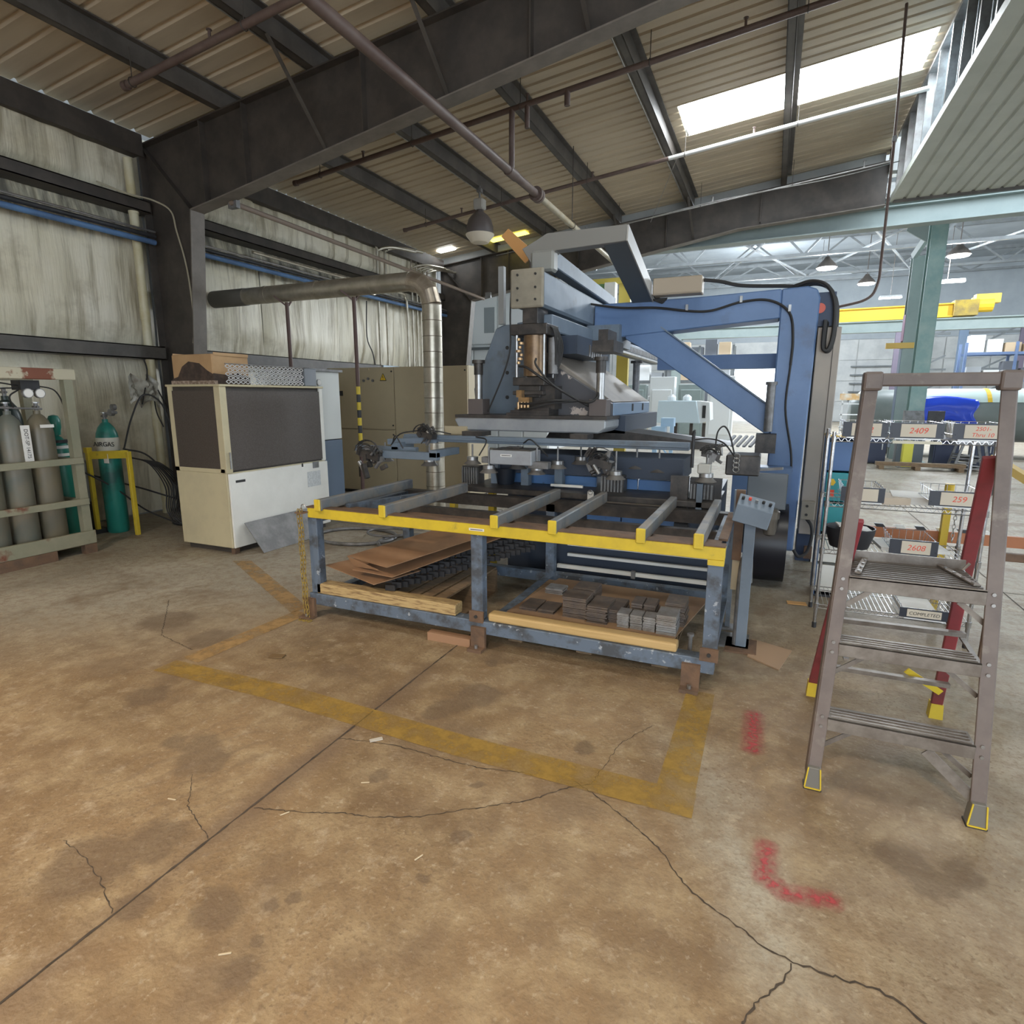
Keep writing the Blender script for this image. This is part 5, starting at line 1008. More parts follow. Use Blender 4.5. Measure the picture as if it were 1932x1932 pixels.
pc = thing('hook_tag', 'small white tag with a hook on the bed edge', 'tag', (-1.26, 4.44, .80)); sp('tag_plate', B(-1.285, -1.235, 4.44, 4.445, .805, .87), PAPER, pc); sp('ring', MB().tube([(-1.26 + .018 * math.cos(a), 4.435, .865 + .018 * math.sin(a)) for a in [k * PI / 6 for k in range(12)]], .003, 6, closed=True), STEEL, pc)
SPL = pm('pale splinter', (0.55, 0.46, 0.32), rough=.8)
for i, (x, y, a, wh) in enumerate(((-1.34, 0.98, .6, 'pale splinter near the big oil spot'), (-1.62, 1.5, 1.0, 'thin splinter beside the floor joint'), (-1.02, 1.52, 1.2, 'short splinter below the long crack'), (-2.1, 1.38, .2, 'splinter at the short crack left of the joint'), (-1.45, 1.78, .5, 'splinter above the long crack'))):
    tag(build('wood_splinter', MB().cbox((x, y, .003), (.035, .004, .003), rz=a), SPL), wh + ' on the concrete', 'splinter', 'splinters on the floor')
# ================================================================ LEFT SIDE
ck = thing('chiller_cabinet', 'white chiller cabinet with brown screens beside the steel column', 'cabinet', (-5.35, 4.95, 0)); q = child(ck)
q('body_left_panel', B(-5.72, -4.99, 4.235, 5.69, .06, .84), CREAM, 'cream lower side', bevel=.006)
q('upper_body', B(-5.71, -5.0, 4.25, 5.68, .84, 1.70), STEEL_DK); q('front_panel', B(-4.988, -4.965, 4.245, 5.70, .06, .83), WHITE, 'white lower front panel', bevel=.006)
SCREEN = pm('brown mesh screen', (0.065, 0.05, 0.042), (0.09, 0.075, 0.065), scale=90, rough=.45)
q('side_screen', B(-5.66, -5.06, 4.235, 4.249, .88, 1.66), SCREEN, 'brown side screen'); q('front_screen', B(-4.998, -4.985, 4.31, 5.64, .86, 1.66), SCREEN, 'brown front screen')
q('corner_post', B(-5.06, -4.975, 4.232, 4.31, .84, 1.70), CREAM, bevel=.004); q('corner_post', B(-5.72, -5.66, 4.232, 4.27, .84, 1.70), CREAM); q('corner_post', B(-5.02, -4.978, 5.64, 5.69, .84, 1.70), WHITE)
q('top_trim', B(-5.74, -4.965, 4.225, 5.70, 1.70, 1.722), CREAM, bevel=.004); q('screen_rail', B(-5.72, -5.0, 4.232, 4.25, .84, .88), CREAM); q('plinth', B(-5.68, -5.02, 4.28, 5.66, 0, .06), STEEL_DK)
q('foot', B(-5.02, -4.97, 4.24, 4.30, 0, .06), RUST); q('handle', B(-4.965, -4.955, 4.27, 4.285, .88, 1.05), STEEL)
q('name_plate', B(-4.965, -4.962, 4.32, 4.44, .735, .76), INK, 'dark name plate'); q('display', B(-4.965, -4.96, 5.44, 5.54, .765, .84), DULL, 'small grey display'); q('sticker', B(-4.965, -4.963, 5.34, 5.56, .55, .73), pm('pale sticker', (0.62, 0.64, 0.64), (.45, .47, .47), scale=50, rough=.5), 'pale data sticker'); q('keyhole', B(-4.965, -4.96, 5.26, 5.28, .80, .84), INK)
q('logo_sticker', B(-4.965, -4.963, 4.95, 5.10, .80, .825), PAPER)
lp_ = thing('leaning_panel', 'dark grey metal panel leaning against the chiller front', 'panel', (-4.85, 4.85, 0)); sp('sheet', MB()._add([(-4.74, 4.40, .0), (-4.74, 5.25, .0), (-4.94, 5.30, .31), (-4.94, 4.36, .31)], [(0, 1, 2, 3)]), pm('dusty slate panel', (0.15, 0.15, 0.155), (0.24, 0.24, 0.24), scale=7, rough=.55), lp_, solid=.008); sp('tape', MB()._add([(-4.842, 4.85, .15), (-4.842, 5.08, .15), (-4.852, 5.08, .165), (-4.852, 4.85, .165)], [(0, 1, 2, 3)]), PAPER, lp_, 'white tape strip', solid=.003)
cb_ = thing('cardboard_box', 'brown cardboard box with dark stained bottom on top of the chiller', 'box', (-5.42, 4.55, 1.722)); sp('carton', B(-5.70, -5.12, 4.30, 4.75, 1.722, 2.02), CARD, cb_, bevel=.01); sp('stained_bottom', MB().prism([(-5.705, 1.722), (-5.115, 1.722), (-5.115, 1.82), (-5.2, 1.86), (-5.3, 1.93), (-5.45, 1.95), (-5.55, 1.90), (-5.62, 1.80), (-5.705, 1.78)], 'y', 4.296, 4.30), pm('dark stain', (0.05, 0.035, 0.028), (0.09, 0.06, 0.045), scale=12, rough=.9), cb_); sp('stained_side', MB().prism([(4.30, 1.722), (4.75, 1.722), (4.75, 1.80), (4.6, 1.84), (4.45, 1.82), (4.30, 1.83)], 'x', -5.12, -5.114), pm('dark stain', (0, 0, 0)), cb_)
for x in (-5.70, -5.12): sp('flap', MB().bar((x, 4.32, 2.02), (x + (.02 if x > -5.5 else -.02), 4.73, 2.02), .004, .03), CARD, cb_)
sp('torn_foam', MB().box(-5.72, -5.10, 4.29, 4.33, 1.722, 1.76), pm('dirty foam', (0.2, 0.14, 0.1), (0.45, 0.35, 0.28), scale=30, rough=.9), cb_)
# expanded metal tray: real diamond mesh
tray = thing('mesh_tray', 'expanded metal mesh tray standing on the chiller', 'tray', (-5.2, 5.0, 1.722))
def mesh_panel(P0, U, V, nu, nv):
    mb = MB(); P0, U, V = Vector(P0), Vector(U), Vector(V); cu, cv = 1 / nu, 1 / nv; Nn = U.cross(V).normalized() * .006
    for j in range(nv):
        for i in range(nu):
            c = P0 + U * ((i + .5 + (.5 if j % 2 else 0)) * cu) + V * ((j + .5) * cv)
            if (i + 1.5) > nu and j % 2: continue
            for s in (-1, 1):
                mb.bar(c - U * cu * .5, c + V * cv * .5 * s, .007, .005, Nn); mb.bar(c + V * cv * .5 * s, c + U * cu * .5, .007, .005, Nn)
    return mb
o = sp('front_mesh', mesh_panel((-5.02, 4.36, 1.73), (0, 1.08, 0), (0, 0, .19), 18, 5), pm('bright expanded metal', (0.6, 0.6, 0.6), rough=.4), tray, 'silver diamond mesh'); o['kind'] = 'stuff'
o = sp('side_mesh', mesh_panel((-5.10, 4.80, 1.73), (0, .64, 0), (0, 0, .17), 13, 5), STEEL, tray); o['kind'] = 'stuff'
sp('rim', MB().tube([(-5.02, 4.36, 1.925), (-5.02, 5.44, 1.925), (-5.4, 5.44, 1.925)], .006, 6), STEEL, tray)
gb_ = thing('grey_box', 'grey metal box at the right end of the chiller top', 'box', (-5.15, 5.57, 1.722)); sp('body', B(-5.3, -5.02, 5.47, 5.66, 1.722, 1.93), pm('slate blue box', (0.22, 0.24, 0.27), rough=.5), gb_, bevel=.01)
# white and blue side cabinet behind the chiller
wc = thing('white_blue_cabinet', 'narrow white cabinet with blue lower half behind the chiller', 'cabinet', (-5.6, 6.1, 0)); q = child(wc)
q('upper_panel', B(-5.95, -5.30, 5.85, 6.40, 1.05, 1.92), pm('grey white panel', (0.62, 0.64, 0.62), rough=.5), bevel=.006); q('lower_panel', B(-5.95, -5.295, 5.85, 6.40, .03, 1.04), pm('slate blue panel', (0.10, 0.14, 0.20), rough=.5), 'blue lower half', bevel=.006); q('top_lid', B(-6.0, -5.27, 5.82, 6.44, 1.92, 1.95), DULL); q('gauge', MB().cyl((-5.30, 6.0, 1.78), (-5.285, 6.0, 1.78), .04, 20), STEEL, 'round dial gauge', smooth=True); q('gauge_face', MB().cyl((-5.286, 6.0, 1.78), (-5.280, 6.0, 1.78), .032, 20), PAPER); q('base', B(-5.93, -5.32, 5.87, 6.38, 0, .03), BLACK)
# tan electrical cabinets
ec_ = thing('electrical_cabinet', 'long row of tan electrical cabinets behind the striped pole', 'cabinet', (-5.5, 8.3, 0)); q = child(ec_)
q('body', B(-6.88, -4.22, 8.03, 8.7, .05, 2.07), TAN); q('plinth', B(-6.86, -4.24, 8.06, 8.68, 0, .05), BLACK)
edges = [-6.88, -6.22, -5.54, -4.86, -4.22]
for i in range(4):
    d = q('door', B(edges[i] + .006, edges[i + 1] - .006, 8.0, 8.028, .06 if i > 1 else 1.085, 2.065), TAN, bevel=.004)
    if i < 2: q('lower_door', B(edges[i] + .006, edges[i + 1] - .006, 8.0, 8.028, .06, 1.07), TAN, bevel=.004)
    for z in (1.15, 2.0): sp('screw', MB().cyl((edges[i + 1] - .04, 7.999, z), (edges[i + 1] - .04, 7.99, z), .014, 8), INK, d)
    for z in (.1, 1.0): 
        if i < 2: sp('screw', MB().cyl((edges[i + 1] - .04, 7.999, z), (edges[i + 1] - .04, 7.99, z), .014, 8), INK, d)
q('name_plate', B(-6.70, -6.56, 7.995, 8.0, 1.62, 1.70), INK, 'black name plate')
tri = q('warning_triangle', MB().prism([(-5.80, 1.86), (-5.68, 1.86), (-5.74, 1.97)], 'y', 7.993, 7.999), CRANEY, 'yellow warning triangle'); sp('triangle_edge', MB().bar((-5.80, 7.992, 1.86), (-5.68, 7.992, 1.86), .002, .012).bar((-5.68, 7.992, 1.86), (-5.74, 7.992, 1.97), .002, .012, (0, 1, 0)).bar((-5.74, 7.992, 1.97), (-5.80, 7.992, 1.86), .002, .012, (0, 1, 0)), INK, tri); sp('flash_mark', MB().prism([(-5.745, 1.95), (-5.755, 1.905), (-5.738, 1.912), (-5.742, 1.87), (-5.728, 1.92), (-5.742, 1.914)], 'y', 7.990, 7.992), INK, tri)
for i in range(3): q('control_switch', MB().cyl((-6.12 + i * .09, 7.999, 1.86 + .03 * (i % 2)), (-6.12 + i * .09, 7.98, 1.86 + .03 * (i % 2)), .022, 10), DULL)
q('vent', B(-6.30, -6.24, 7.992, 8.0, .28, .50), INK, 'black vent slot')
q('hanging_rail', B(-6.35, -6.0, 7.97, 7.99, 2.02, 2.05), TAN)
# duct
DM = GALV
du = thing('spiral_duct', 'galvanised spiral duct running from the wall to a round elbow and down', 'duct', (-4.0, 6.65, 0)); q = child(du)
q('horizontal_run', MB().cyl((-7.75, 6.65, 3.02), (-4.30, 6.65, 3.03), .115, 28), DM, smooth=True); q('sleeve', MB().cyl((-7.75, 6.65, 3.02), (-7.1, 6.65, 3.02), .12, 28), pm('dark flexible sleeve', (0.13, 0.12, 0.10), rough=.6), 'dark flexible sleeve', smooth=True)
el = [(-4.30 + .30 * math.sin(a), 6.65, 3.03 - .30 + .30 * math.cos(a)) for a in [k * PI / 6 for k in range(4)]]
q('elbow', MB().tube(el, .122, 28), pm('warm galvanised sheet', (0.40, 0.33, 0.25), (0.52, 0.46, 0.38), scale=7, rough=.35, metal=.7), smooth=False)
q('vertical_run', MB().cyl((-4.0, 6.65, .10), (-4.0, 6.65, 2.73), .122, 28), DM, smooth=True)
for z in [2.73 - .19 * k for k in range(14)]: q('seam_ring', MB().lathe((-4.0, 6.65, z), [(.122, -.004), (.127, -.002), (.127, .004), (.122, .006)], 28), pm('duct seam', (0.25, 0.21, 0.16), rough=.4, metal=.6), smooth=True)
q('duct_base', B(-4.12, -3.88, 6.53, 6.77, 0, .10), DULL)
for x in (-6.7, -5.8, -4.9): q('joint_band', MB().lathe((x, 6.65, 3.025), [(.116, -.03), (.119, -.03), (.119, .03), (.116, .03)], 28, 'x'), DM, smooth=True)
def stand(x, label, stripes):
    t = thing('duct_stand', label, 'stand', (x, 6.65, 0)); build('pipe', MB().cyl((x, 6.65, .01), (x, 6.65, 2.90), .026, 14), pm('brown painted pipe', (0.10, 0.055, 0.045), rough=.5), t, smooth=True)
    build('cradle', MB().bar((x - .13, 6.55, 2.98), (x, 6.62, 2.86), .03, .02).bar((x + .03, 6.75, 2.98), (x, 6.68, 2.86), .03, .02), pm('brown painted pipe', (0, 0, 0)), t); build('foot', MB().cyl((x, 6.65, 0), (x, 6.65, .012), .09, 16), STEEL_DK, t)
    if stripes:
        for k in range(9): build('stripe', MB().cyl((x, 6.65, 1.74 - .105 * k - .105), (x, 6.65, 1.74 - .105 * k), .028, 14), YELLOW if k % 2 == 0 else BLACK, t, True)
    return t
stand(-6.35, 'plain brown pipe stand under the left part of the duct', False); stand(-5.19, 'brown pipe stand with yellow and black stripes under the duct', True)
# conduits on the wall with grey panel box
cg = 'conduits rising on the side wall'
for i, (y, zt, r) in enumerate(((10.62, 4.55, .03), (10.90, 4.60, .03), (11.9, 4.45, .022), (12.1, 4.45, .02), (12.25, 4.45, .02), (12.4, 4.45, .02), (12.55, 4.45, .02))):
    pts = [(-7.66, y, 2.15 if i < 2 else 1.2), (-7.66, y, zt - .12), (-7.64, y + .02, zt), (-7.5, y + .3, zt + .10), (-7.3, y + .9, zt + .12)]
    o = build('wall_conduit_pipe', MB().tube(smooth_path(pts, 5), r, 8), GALV, smooth=True)
    tag(o, ['thick conduit, left of the pair above the blue breaker box', 'thick conduit, right of the pair above the blue breaker box', 'first thin conduit right of the pair', 'second thin conduit right of the pair', 'third thin conduit right of the pair', 'fourth thin conduit right of the pair', 'thin conduit nearest the far column'][i], 'conduit', cg)
o = build('curved_conduit', MB().tube(smooth_path([(-7.49, 7.2, 3.78), (-7.49, 9, 3.78), (-7.49, 11.1, 3.79), (-7.49, 11.35, 3.7), (-7.49, 11.42, 3.4), (-7.49, 11.42, 1.5)], 6), .025, 8), GALV, smooth=True); tag(o, 'conduit running along the wall and bending down behind the duct', 'conduit')
bb = thing('breaker_box', 'pale blue breaker box on the wall below two conduits', 'box', (-7.6, 10.8, 2.0)); sp('case', B(-7.7, -7.55, 10.55, 11.15, 1.9, 2.26), pm('pale blue enamel box', (0.42, 0.52, 0.62), rough=.4), bb, bevel=.01)
for z in (2.0, 2.09, 2.18): sp('switch_row', B(-7.55, -7.54, 10.68, 11.02, z - .02, z + .02), DULL, bb)
g3 = thing('grey_wall_box', 'small grey switch box left of the breaker box', 'box', (-7.6, 10.35, 2.0)); sp('case', B(-7.7, -7.6, 10.2, 10.45, 1.95, 2.25), DULL, g3); sp('cable', MB().tube(smooth_path([(-7.65, 10.2, 3.5), (-7.64, 10.15, 2.8), (-7.63, 10.3, 2.5), (-7.65, 10.4, 2.25)], 5), .012, 6), RUBBER, g3, smooth=True)
# column extras: drain pipe, conduit on the web
dp = thing('drain_pipe', 'yellowed white drain pipe running down left of the steel column', 'pipe', (-7.72, 5.35, 0)); sp('pipe', MB().cyl((-7.70, 5.50, 0), (-7.70, 5.50, 4.55), .055, 16), pm('yellowed pipe', (0.62, 0.58, 0.42), (0.50, 0.42, 0.22), scale=2.5, lo=.4, hi=.7, rough=.4), dp, smooth=True)
for z in (1.2, 2.6, 3.9): sp('coupling', MB().cyl((-7.70, 5.50, z), (-7.70, 5.50, z + .14), .062, 16), pm('yellowed pipe', (0, 0, 0)), dp, smooth=True)
o = build('column_conduit', MB().tube(smooth_path([(-7.6, 5.0, 4.12), (-7.5, 5.3, 4.06), (-7.45, 5.6, 4.06), (-7.30, 5.72, 3.95), (-7.24, 5.73, 3.7), (-7.15, 5.73, 3.4), (-7.10, 5.73, 3.1), (-7.08, 5.73, 2.6), (-7.14, 5.735, 2.3)], 6), .011, 6), pm('beige cable', (0.42, 0.38, 0.28), rough=.5), smooth=True); tag(o, 'thin beige conduit curling from the wall onto the column web', 'conduit')
# gas cylinder rack
OLIVE = pm('rack olive paint', (0.24, 0.24, 0.17), (0.30, 0.28, 0.20), scale=4, rough=.6, c3=(0.16, 0.055, 0.03), s3=3, lo3=.58, hi3=.66)
gr = thing('cylinder_rack', 'rusty olive steel rack holding tall gas cylinders at the left wall', 'rack', (-6.75, 3.0, 0)); q = child(gr)
for x in (-6.43, -7.15): 
    for y in (3.68, 2.2): q('upright', B(x - .035, x + .035, y - .035, y + .045, .06, 1.80), OLIVE)
q('top_beam', B(-6.47, -6.39, 2.1, 3.76, 1.76, 1.865), pm('rusty cream paint', (0.50, 0.46, 0.34), (0.20, 0.07, 0.04), scale=3, lo=.45, hi=.5, rough=.7), 'rusty cream top beam', bevel=.006)
q('top_beam', B(-7.19, -7.11, 2.1, 3.76, 1.76, 1.85), OLIVE)
for z in (.93, .51): q('front_bar', B(-6.41, -6.37, 2.2, 3.72, z, z + .065), OLIVE, bevel=.004); q('rear_bar', B(-7.2, -7.16, 2.2, 3.72, z, z + .05), OLIVE); q('side_bar', B(-7.15, -6.43, 3.70, 3.73, z, z + .05), OLIVE)
q('kick_plate', B(-6.41, -6.37, 2.15, 3.74, .10, .235), OLIVE, bevel=.004); q('base_plate', B(-7.15, -6.40, 2.15, 3.72, .09, .105), RUST); q('fork_pocket', B(-6.42, -6.36, 2.85, 3.35, .0, .10), RUST, 'rusty fork pocket'); q('foot', B(-6.45, -6.38, 3.62, 3.74, 0, .10), RUST); q('foot', B(-7.15, -7.05, 3.62, 3.74, 0, .10), RUST); q('foot', B(-7.15, -6.4, 2.15, 2.3, 0, .10), RUST)
def gas(x, y, z, r, h, mat, label, group='gas cylinders in the rack', valve=True, n=24, name='gas_cylinder'):
    t = thing(name, label, 'gas cylinder', (x, y, z), group)
    build('shell', MB().lathe((x, y, z), [(r * .9, 0), (r, .03), (r, h * .84), (r * .93, h * .88), (r * .72, h * .93), (r * .42, h * .965), (r * .26, h * .975), (r * .26, h)], n), mat, t, smooth=True)
    if valve:
        v = build('valve', MB().cyl((x, y, z + h), (x, y, z + h + .07), .018, 10).cyl((x - .05, y, z + h + .035), (x + .04, y, z + h + .035), .012, 8), DULL, t, smooth=True); build('hand_wheel', MB().cyl((x, y, z + h + .07), (x, y, z + h + .082), .032, 12), STEEL, v)
    return t
G1 = pm('olive cylinder paint', (0.14, 0.15, 0.125), (0.19, 0.165, 0.12), scale=2.5, rough=.4); G2 = pm('brown-olive cylinder paint', (0.17, 0.145, 0.095), (0.14, 0.13, 0.10), scale=2.5, rough=.4)
ga = gas(-6.62, 3.24, .105, .115, 1.36, G1, 'grey-olive cylinder with the long upright white label')
build('white_label', B(-6.506, -6.498, 3.27, 3.345, .98, 1.33), PAPER, ga, False)['label'] = 'white printed label'
text('label_lettering', 'DOT-SP 14175', .045, (-6.496, 3.308, 1.155), (PI / 2, PI / 2, PI / 2), INK, ga, .0004)
gbb = gas(-6.62, 3.49, .105, .115, 1.36, G2, 'brown-olive cylinder with an angled sticker, next to the corner upright'); build('sticker', B(-6.508, -6.500, 3.44, 3.56, 1.30, 1.33), PAPER, gbb)
gas(-6.62, 2.99, .105, .115, 1.36, G1, 'cylinder at the left picture edge behind the rack bars'); gas(-6.62, 2.74, .105, .115, 1.36, G2, 'cylinder partly outside the picture at far left')
tall = gas(-6.90, 3.38, .105, .115, 1.50, pm('dark green cylinder', (0.02, 0.035, 0.03), rough=.35), 'dark green cylinder in the second row carrying the two gauges'); 
gn = pm('bright green cylinder', (0.02, 0.20, 0.15), (0.015, 0.17, 0.13), scale=4, rough=.35)
cg2 = gas(-6.93, 3.80, 0, .11, 1.22, gn, 'green capped cylinder standing behind the corner of the rack', 'green gas cylinders', False); build('cap', MB().lathe((-6.93, 3.80, 1.20), [(.045, 0), (.05, .05), (.058, .08), (.058, .16), (.04, .20), (.01, .21)], 16), gn, cg2, smooth=True)
for z in (.98, 1.06, 1.12): build('band', MB().lathe((-6.93, 3.80, z), [(.1105, 0), (.112, .0), (.112, .03), (.1105, .03)], 24), PAPER if z < 1.1 else BLACK, cg2, smooth=True)
mf = thing('gas_manifold', 'manifold with two round gauges hanging above the cylinders', 'manifold', (-6.55, 3.35, 1.55)); q = child(mf)
q('bracket', B(-6.6, -6.45, 3.3, 3.46, 1.66, 1.75), BLACK)
for y in (3.34, 3.44): g_ = q('gauge', MB().cyl((-6.42, y, 1.63), (-6.455, y, 1.63), .045, 18), STEEL, smooth=True); sp('gauge_face', MB().cyl((-6.419, y, 1.63), (-6.417, y, 1.63), .038, 18), PAPER, g_, 'white dial')
q('manifold_pipe', MB().tube(smooth_path([(-6.6, 2.7, 1.50), (-6.55, 3.1, 1.50), (-6.52, 3.3, 1.49), (-6.55, 3.5, 1.48)], 5), .01, 8), DULL, smooth=True)
for pts in (((-6.5, 3.3, 1.68), (-6.5, 3.1, 1.66), (-6.55, 2.9, 1.55), (-6.6, 2.8, 1.5)), ((-6.5, 3.3, 1.70), (-6.45, 3.05, 1.72), (-6.5, 2.8, 1.6)), ((-6.5, 3.3, 1.66), (-6.45, 3.2, 1.6), (-6.5, 3.24, 1.5)), ((-6.5, 3.46, 1.70), (-6.45, 3.58, 1.66), (-6.48, 3.66, 1.52), (-6.5, 3.68, 1.35))): q('gas_hose', MB().tube(smooth_path(pts, 6), .007, 6), RUBBER, smooth=True)
# welding cylinder in yellow stand, welder behind
gw = gas(-7.13, 4.45, 0, .115, 1.34, pm('teal cylinder paint', (0.02, 0.22, 0.18), (0.02, 0.10, 0.085), scale=1.3, lo=.45, hi=.55, rough=.35), 'teal cylinder with black lettering strapped in the yellow stand', 'green gas cylinders'); build('dark_shoulder', MB().lathe((-7.13, 4.45, .98), [(.1155, 0), (.117, .01), (.117, .14), (.1155, .15)], 24), pm('cream label band', (0.6, 0.58, 0.5), rough=.5), gw, smooth=True)
text('cylinder_lettering', 'AIRGAS', .075, (-7.05, 4.352, 1.055), (PI / 2, 0, .35), INK, gw, .002); build('regulator', MB().cyl((-7.09, 4.45, 1.40), (-6.94, 4.47, 1.42), .018, 8).cyl((-6.95, 4.44, 1.42), (-6.95, 4.40, 1.42), .04, 14).cyl((-6.95, 4.47, 1.48), (-6.95, 4.43, 1.48), .035, 14), DULL, gw, smooth=True)
build('paper_label', B(-7.07, -6.99, 4.342, 4.35, .84, .95), PAPER, gw)
ys = thing('yellow_cylinder_stand', 'yellow angle-iron stand around the teal cylinder', 'stand', (-6.95, 4.4, 0)); q = child(ys)
for (x, y) in ((-7.24, 4.28), (-6.74, 4.42), (-7.24, 4.62)): q('leg', B(x - .022, x + .022, y - .022, y + .022, 0, .98), YELLOW, bevel=.003)
q('top_bar', MB().bar((-7.24, 4.28, .93), (-6.74, 4.42, .95), .01, .09), YELLOW); q('top_bar', MB().bar((-7.24, 4.62, .93), (-6.74, 4.42, .95), .01, .06), YELLOW); q('hook_block', B(-7.27, -7.21, 4.25, 4.31, .96, 1.02), YELLOW)
wd = thing('welder_cart', 'dark welding machine cart behind the yellow stand', 'welder', (-7.3, 4.2, 0)); q = child(wd)
q('case', B(-7.55, -7.28, 3.95, 4.35, .38, .86), pm('grey welder case', (0.16, 0.16, 0.15), (.25, .24, .22), scale=5, rough=.5), bevel=.02); q('frame', MB().box(-7.5, -7.46, 3.98, 4.02, 0.02, .95).box(-7.32, -7.28, 4.06, 4.10, .0, .38).box(-7.5, -7.28, 4.30, 4.33, .0, .38), BLACK); q('handle', MB().tube([(-7.5, 4.0, .95), (-7.3, 3.96, .97), (-7.3, 4.2, .97)], .012, 8), DULL, smooth=True); q('base', B(-7.55, -7.2, 3.9, 4.4, .0, .05), BLACK)
# cables on the wall and floor
cw = thing('cable_bundle', 'tangle of black welding cables hanging and lying by the wall', 'cable', (-7.0, 4.9, 0))
for i in range(8): 
    o_ = .035 * i; build('cable', MB().tube(smooth_path([(-6.98, 4.55 + o_, .90 - .01 * i), (-6.88 + o_, 4.75, .80), (-6.82, 4.88 + o_, .5), (-6.86 + o_, 4.9, .2), (-6.75 + .05 * i, 4.95, .03 + .01 * (i % 3)), (-6.55 + .04 * i, 5.15 + .05 * i, .012 + .01 * (i % 3))], 6), .008, 6), RUBBER, cw, smooth=True)
for i, pts in enumerate((((-7.0, 4.55, 1.0), (-7.1, 4.75, 1.35), (-7.2, 5.0, 1.62), (-7.15, 5.2, 1.5), (-7.1, 5.3, 1.0), (-7.0, 5.4, .55), (-6.8, 5.5, .42)), ((-7.3, 4.3, .7), (-7.0, 4.7, .5), (-6.8, 5.1, .3), (-6.6, 5.4, .25)), ((-6.95, 4.5, 1.0), (-6.8, 4.7, .9), (-6.7, 4.95, .5), (-6.65, 5.1, .2), (-6.4, 5.3, .06)), ((-7.2, 4.1, .8), (-7.05, 4.4, .55), (-6.9, 4.65, .25), (-6.7, 4.9, .05)))): build('cable', MB().tube(smooth_path(pts, 7), .011, 6), RUBBER, cw, smooth=True)
for k in range(5): build('cable', MB().tube([(-6.75 + .07 * k + (.26 + .02 * k) * math.cos(a), 5.15 + .05 * k + .2 * math.sin(a), .015 + .02 * k) for a in [j * PI / 10 for j in range(20)]], .010, 6, closed=True), RUBBER, cw, smooth=True)
wl = thing('wall_cable_loom', 'torn insulation with cables sticking out of the wall above the welder', 'cable', (-7.6, 5.3, 1.6)); 
for i, pts in enumerate((((-7.62, 5.35, 2.1), (-7.55, 5.33, 1.9), (-7.56, 5.22, 1.5)), ((-7.62, 5.5, 1.7), (-7.5, 5.5, 1.5), (-7.45, 5.55, 1.3), (-7.3, 5.6, 1.15)), ((-7.6, 5.42, 1.65), (-7.55, 5.4, 1.4), (-7.5, 5.44, 1.2)))): build('cable', MB().tube(smooth_path(pts, 5), .009, 6), RUBBER, wl, smooth=True)
def torn(u, v): return (-7.60 + .10 * math.sin(u * 9 + v * 4) * (1 - abs(2 * u - 1)) + .05 * mnoise.noise(Vector((u * 7, v * 7, 2))), 5.1 + .4 * u, 1.5 + .35 * v + .05 * math.sin(u * 11))
build('torn_vinyl', MB().sheet(torn, 14, 10), pm('clear torn vinyl', (0.55, 0.53, 0.46), (0.3, 0.27, 0.22), scale=9, rough=.25), wl, smooth=True)
# conduit-mounted bell lamp, pipes overhead
# ================================================================ LADDER
LR = pm('weathered maroon fibreglass', (0.125, 0.097, 0.086), (0.17, 0.135, 0.118), scale=5, rough=.5, c3=(0.21, 0.18, 0.155), s3=9, lo3=.6, hi3=.7); LRED = pm('red fibreglass', (0.30, 0.05, 0.06), (0.17, 0.045, 0.05), scale=4, rough=.5); LAL = pm('dirty aluminium tread', (0.17, 0.145, 0.125), (0.26, 0.235, 0.21), scale=12, rough=.45, metal=.4)
la = thing('platform_ladder', 'weathered platform step ladder with red rear legs right of the table', 'ladder', (.56, 2.95, 0)); q = child(la)
def fx(side, z): # inner line of the front rail centre
    t_ = z / 1.70; 
    return ((.275 + (.36 - .275) * t_) if side < 0 else (.835 + (.795 - .835) * t_), 2.50 + .27 * t_)
for s in (-1, 1):
    a = fx(s, .05); b = fx(s, 1.66)
    dx = .012 * s
    r = q('front_rail', MB().bar((a[0], a[1], .05), (b[0], b[1], 1.66), .048, .010, (0, -1, 0)).bar((a[0] - .024 * s * -1, a[1] + .03, .05), (b[0] - .024 * s * -1, b[1] + .03, 1.66), .008, .06, (0, -1, 0)), LR, bevel=.002)
    for z in (.27, .31, .58, .62, .84, .88): c_ = fx(s, z); sp('rivet', MB().cyl((c_[0], c_[1] - .006, z), (c_[0], c_[1] - .011, z), .007, 8), STEEL, r)
    f = q('front_foot', MB().prism([(a[0] - .032, 0.0), (a[0] + .032, 0.0), (a[0] + .024, .10), (a[0] - .024, .10)], 'y', a[1] - .018, a[1] + .03), pm('grey foot plate', (0.17, 0.165, 0.15), rough=.5), 'grey boot with yellow edge', bevel=.003); sp('yellow_edge', MB().bar((a[0] - .03, a[1] - .02, .01), (a[0] - .022, a[1] - .02, .10), .005, .005).bar((a[0] + .03, a[1] - .02, .01), (a[0] + .022, a[1] - .02, .10), .005, .005).bar((a[0] - .03, a[1] - .02, .008), (a[0] + .03, a[1] - .02, .008), .005, .005), YELLOW, f); sp('rubber_pad', B(a[0] - .034, a[0] + .034, a[1] - .02, a[1] + .035, 0, .008), RUBBER, f)
    ra = (.325 if s < 0 else .885, 3.38, .06); t_ = .88; top = fx(s, 1.38)
    rb = (top[0] - .02 * s, top[1] + .07, 1.38) if s > 0 else (top[0] + .02, top[1] + .06, 1.10)
    rl2 = q('rear_leg', MB().bar(ra, rb, .05, .022, (0, -1, 0)), LRED, 'red rear leg', bevel=.003)
    ft = sp('rear_foot', MB().prism([(ra[0] - .03, 0), (ra[0] + .03, 0), (ra[0] + .026, .08), (ra[0] - .026, .08)], 'y', 3.355, 3.41), YELLOW, rl2, 'yellow boot')
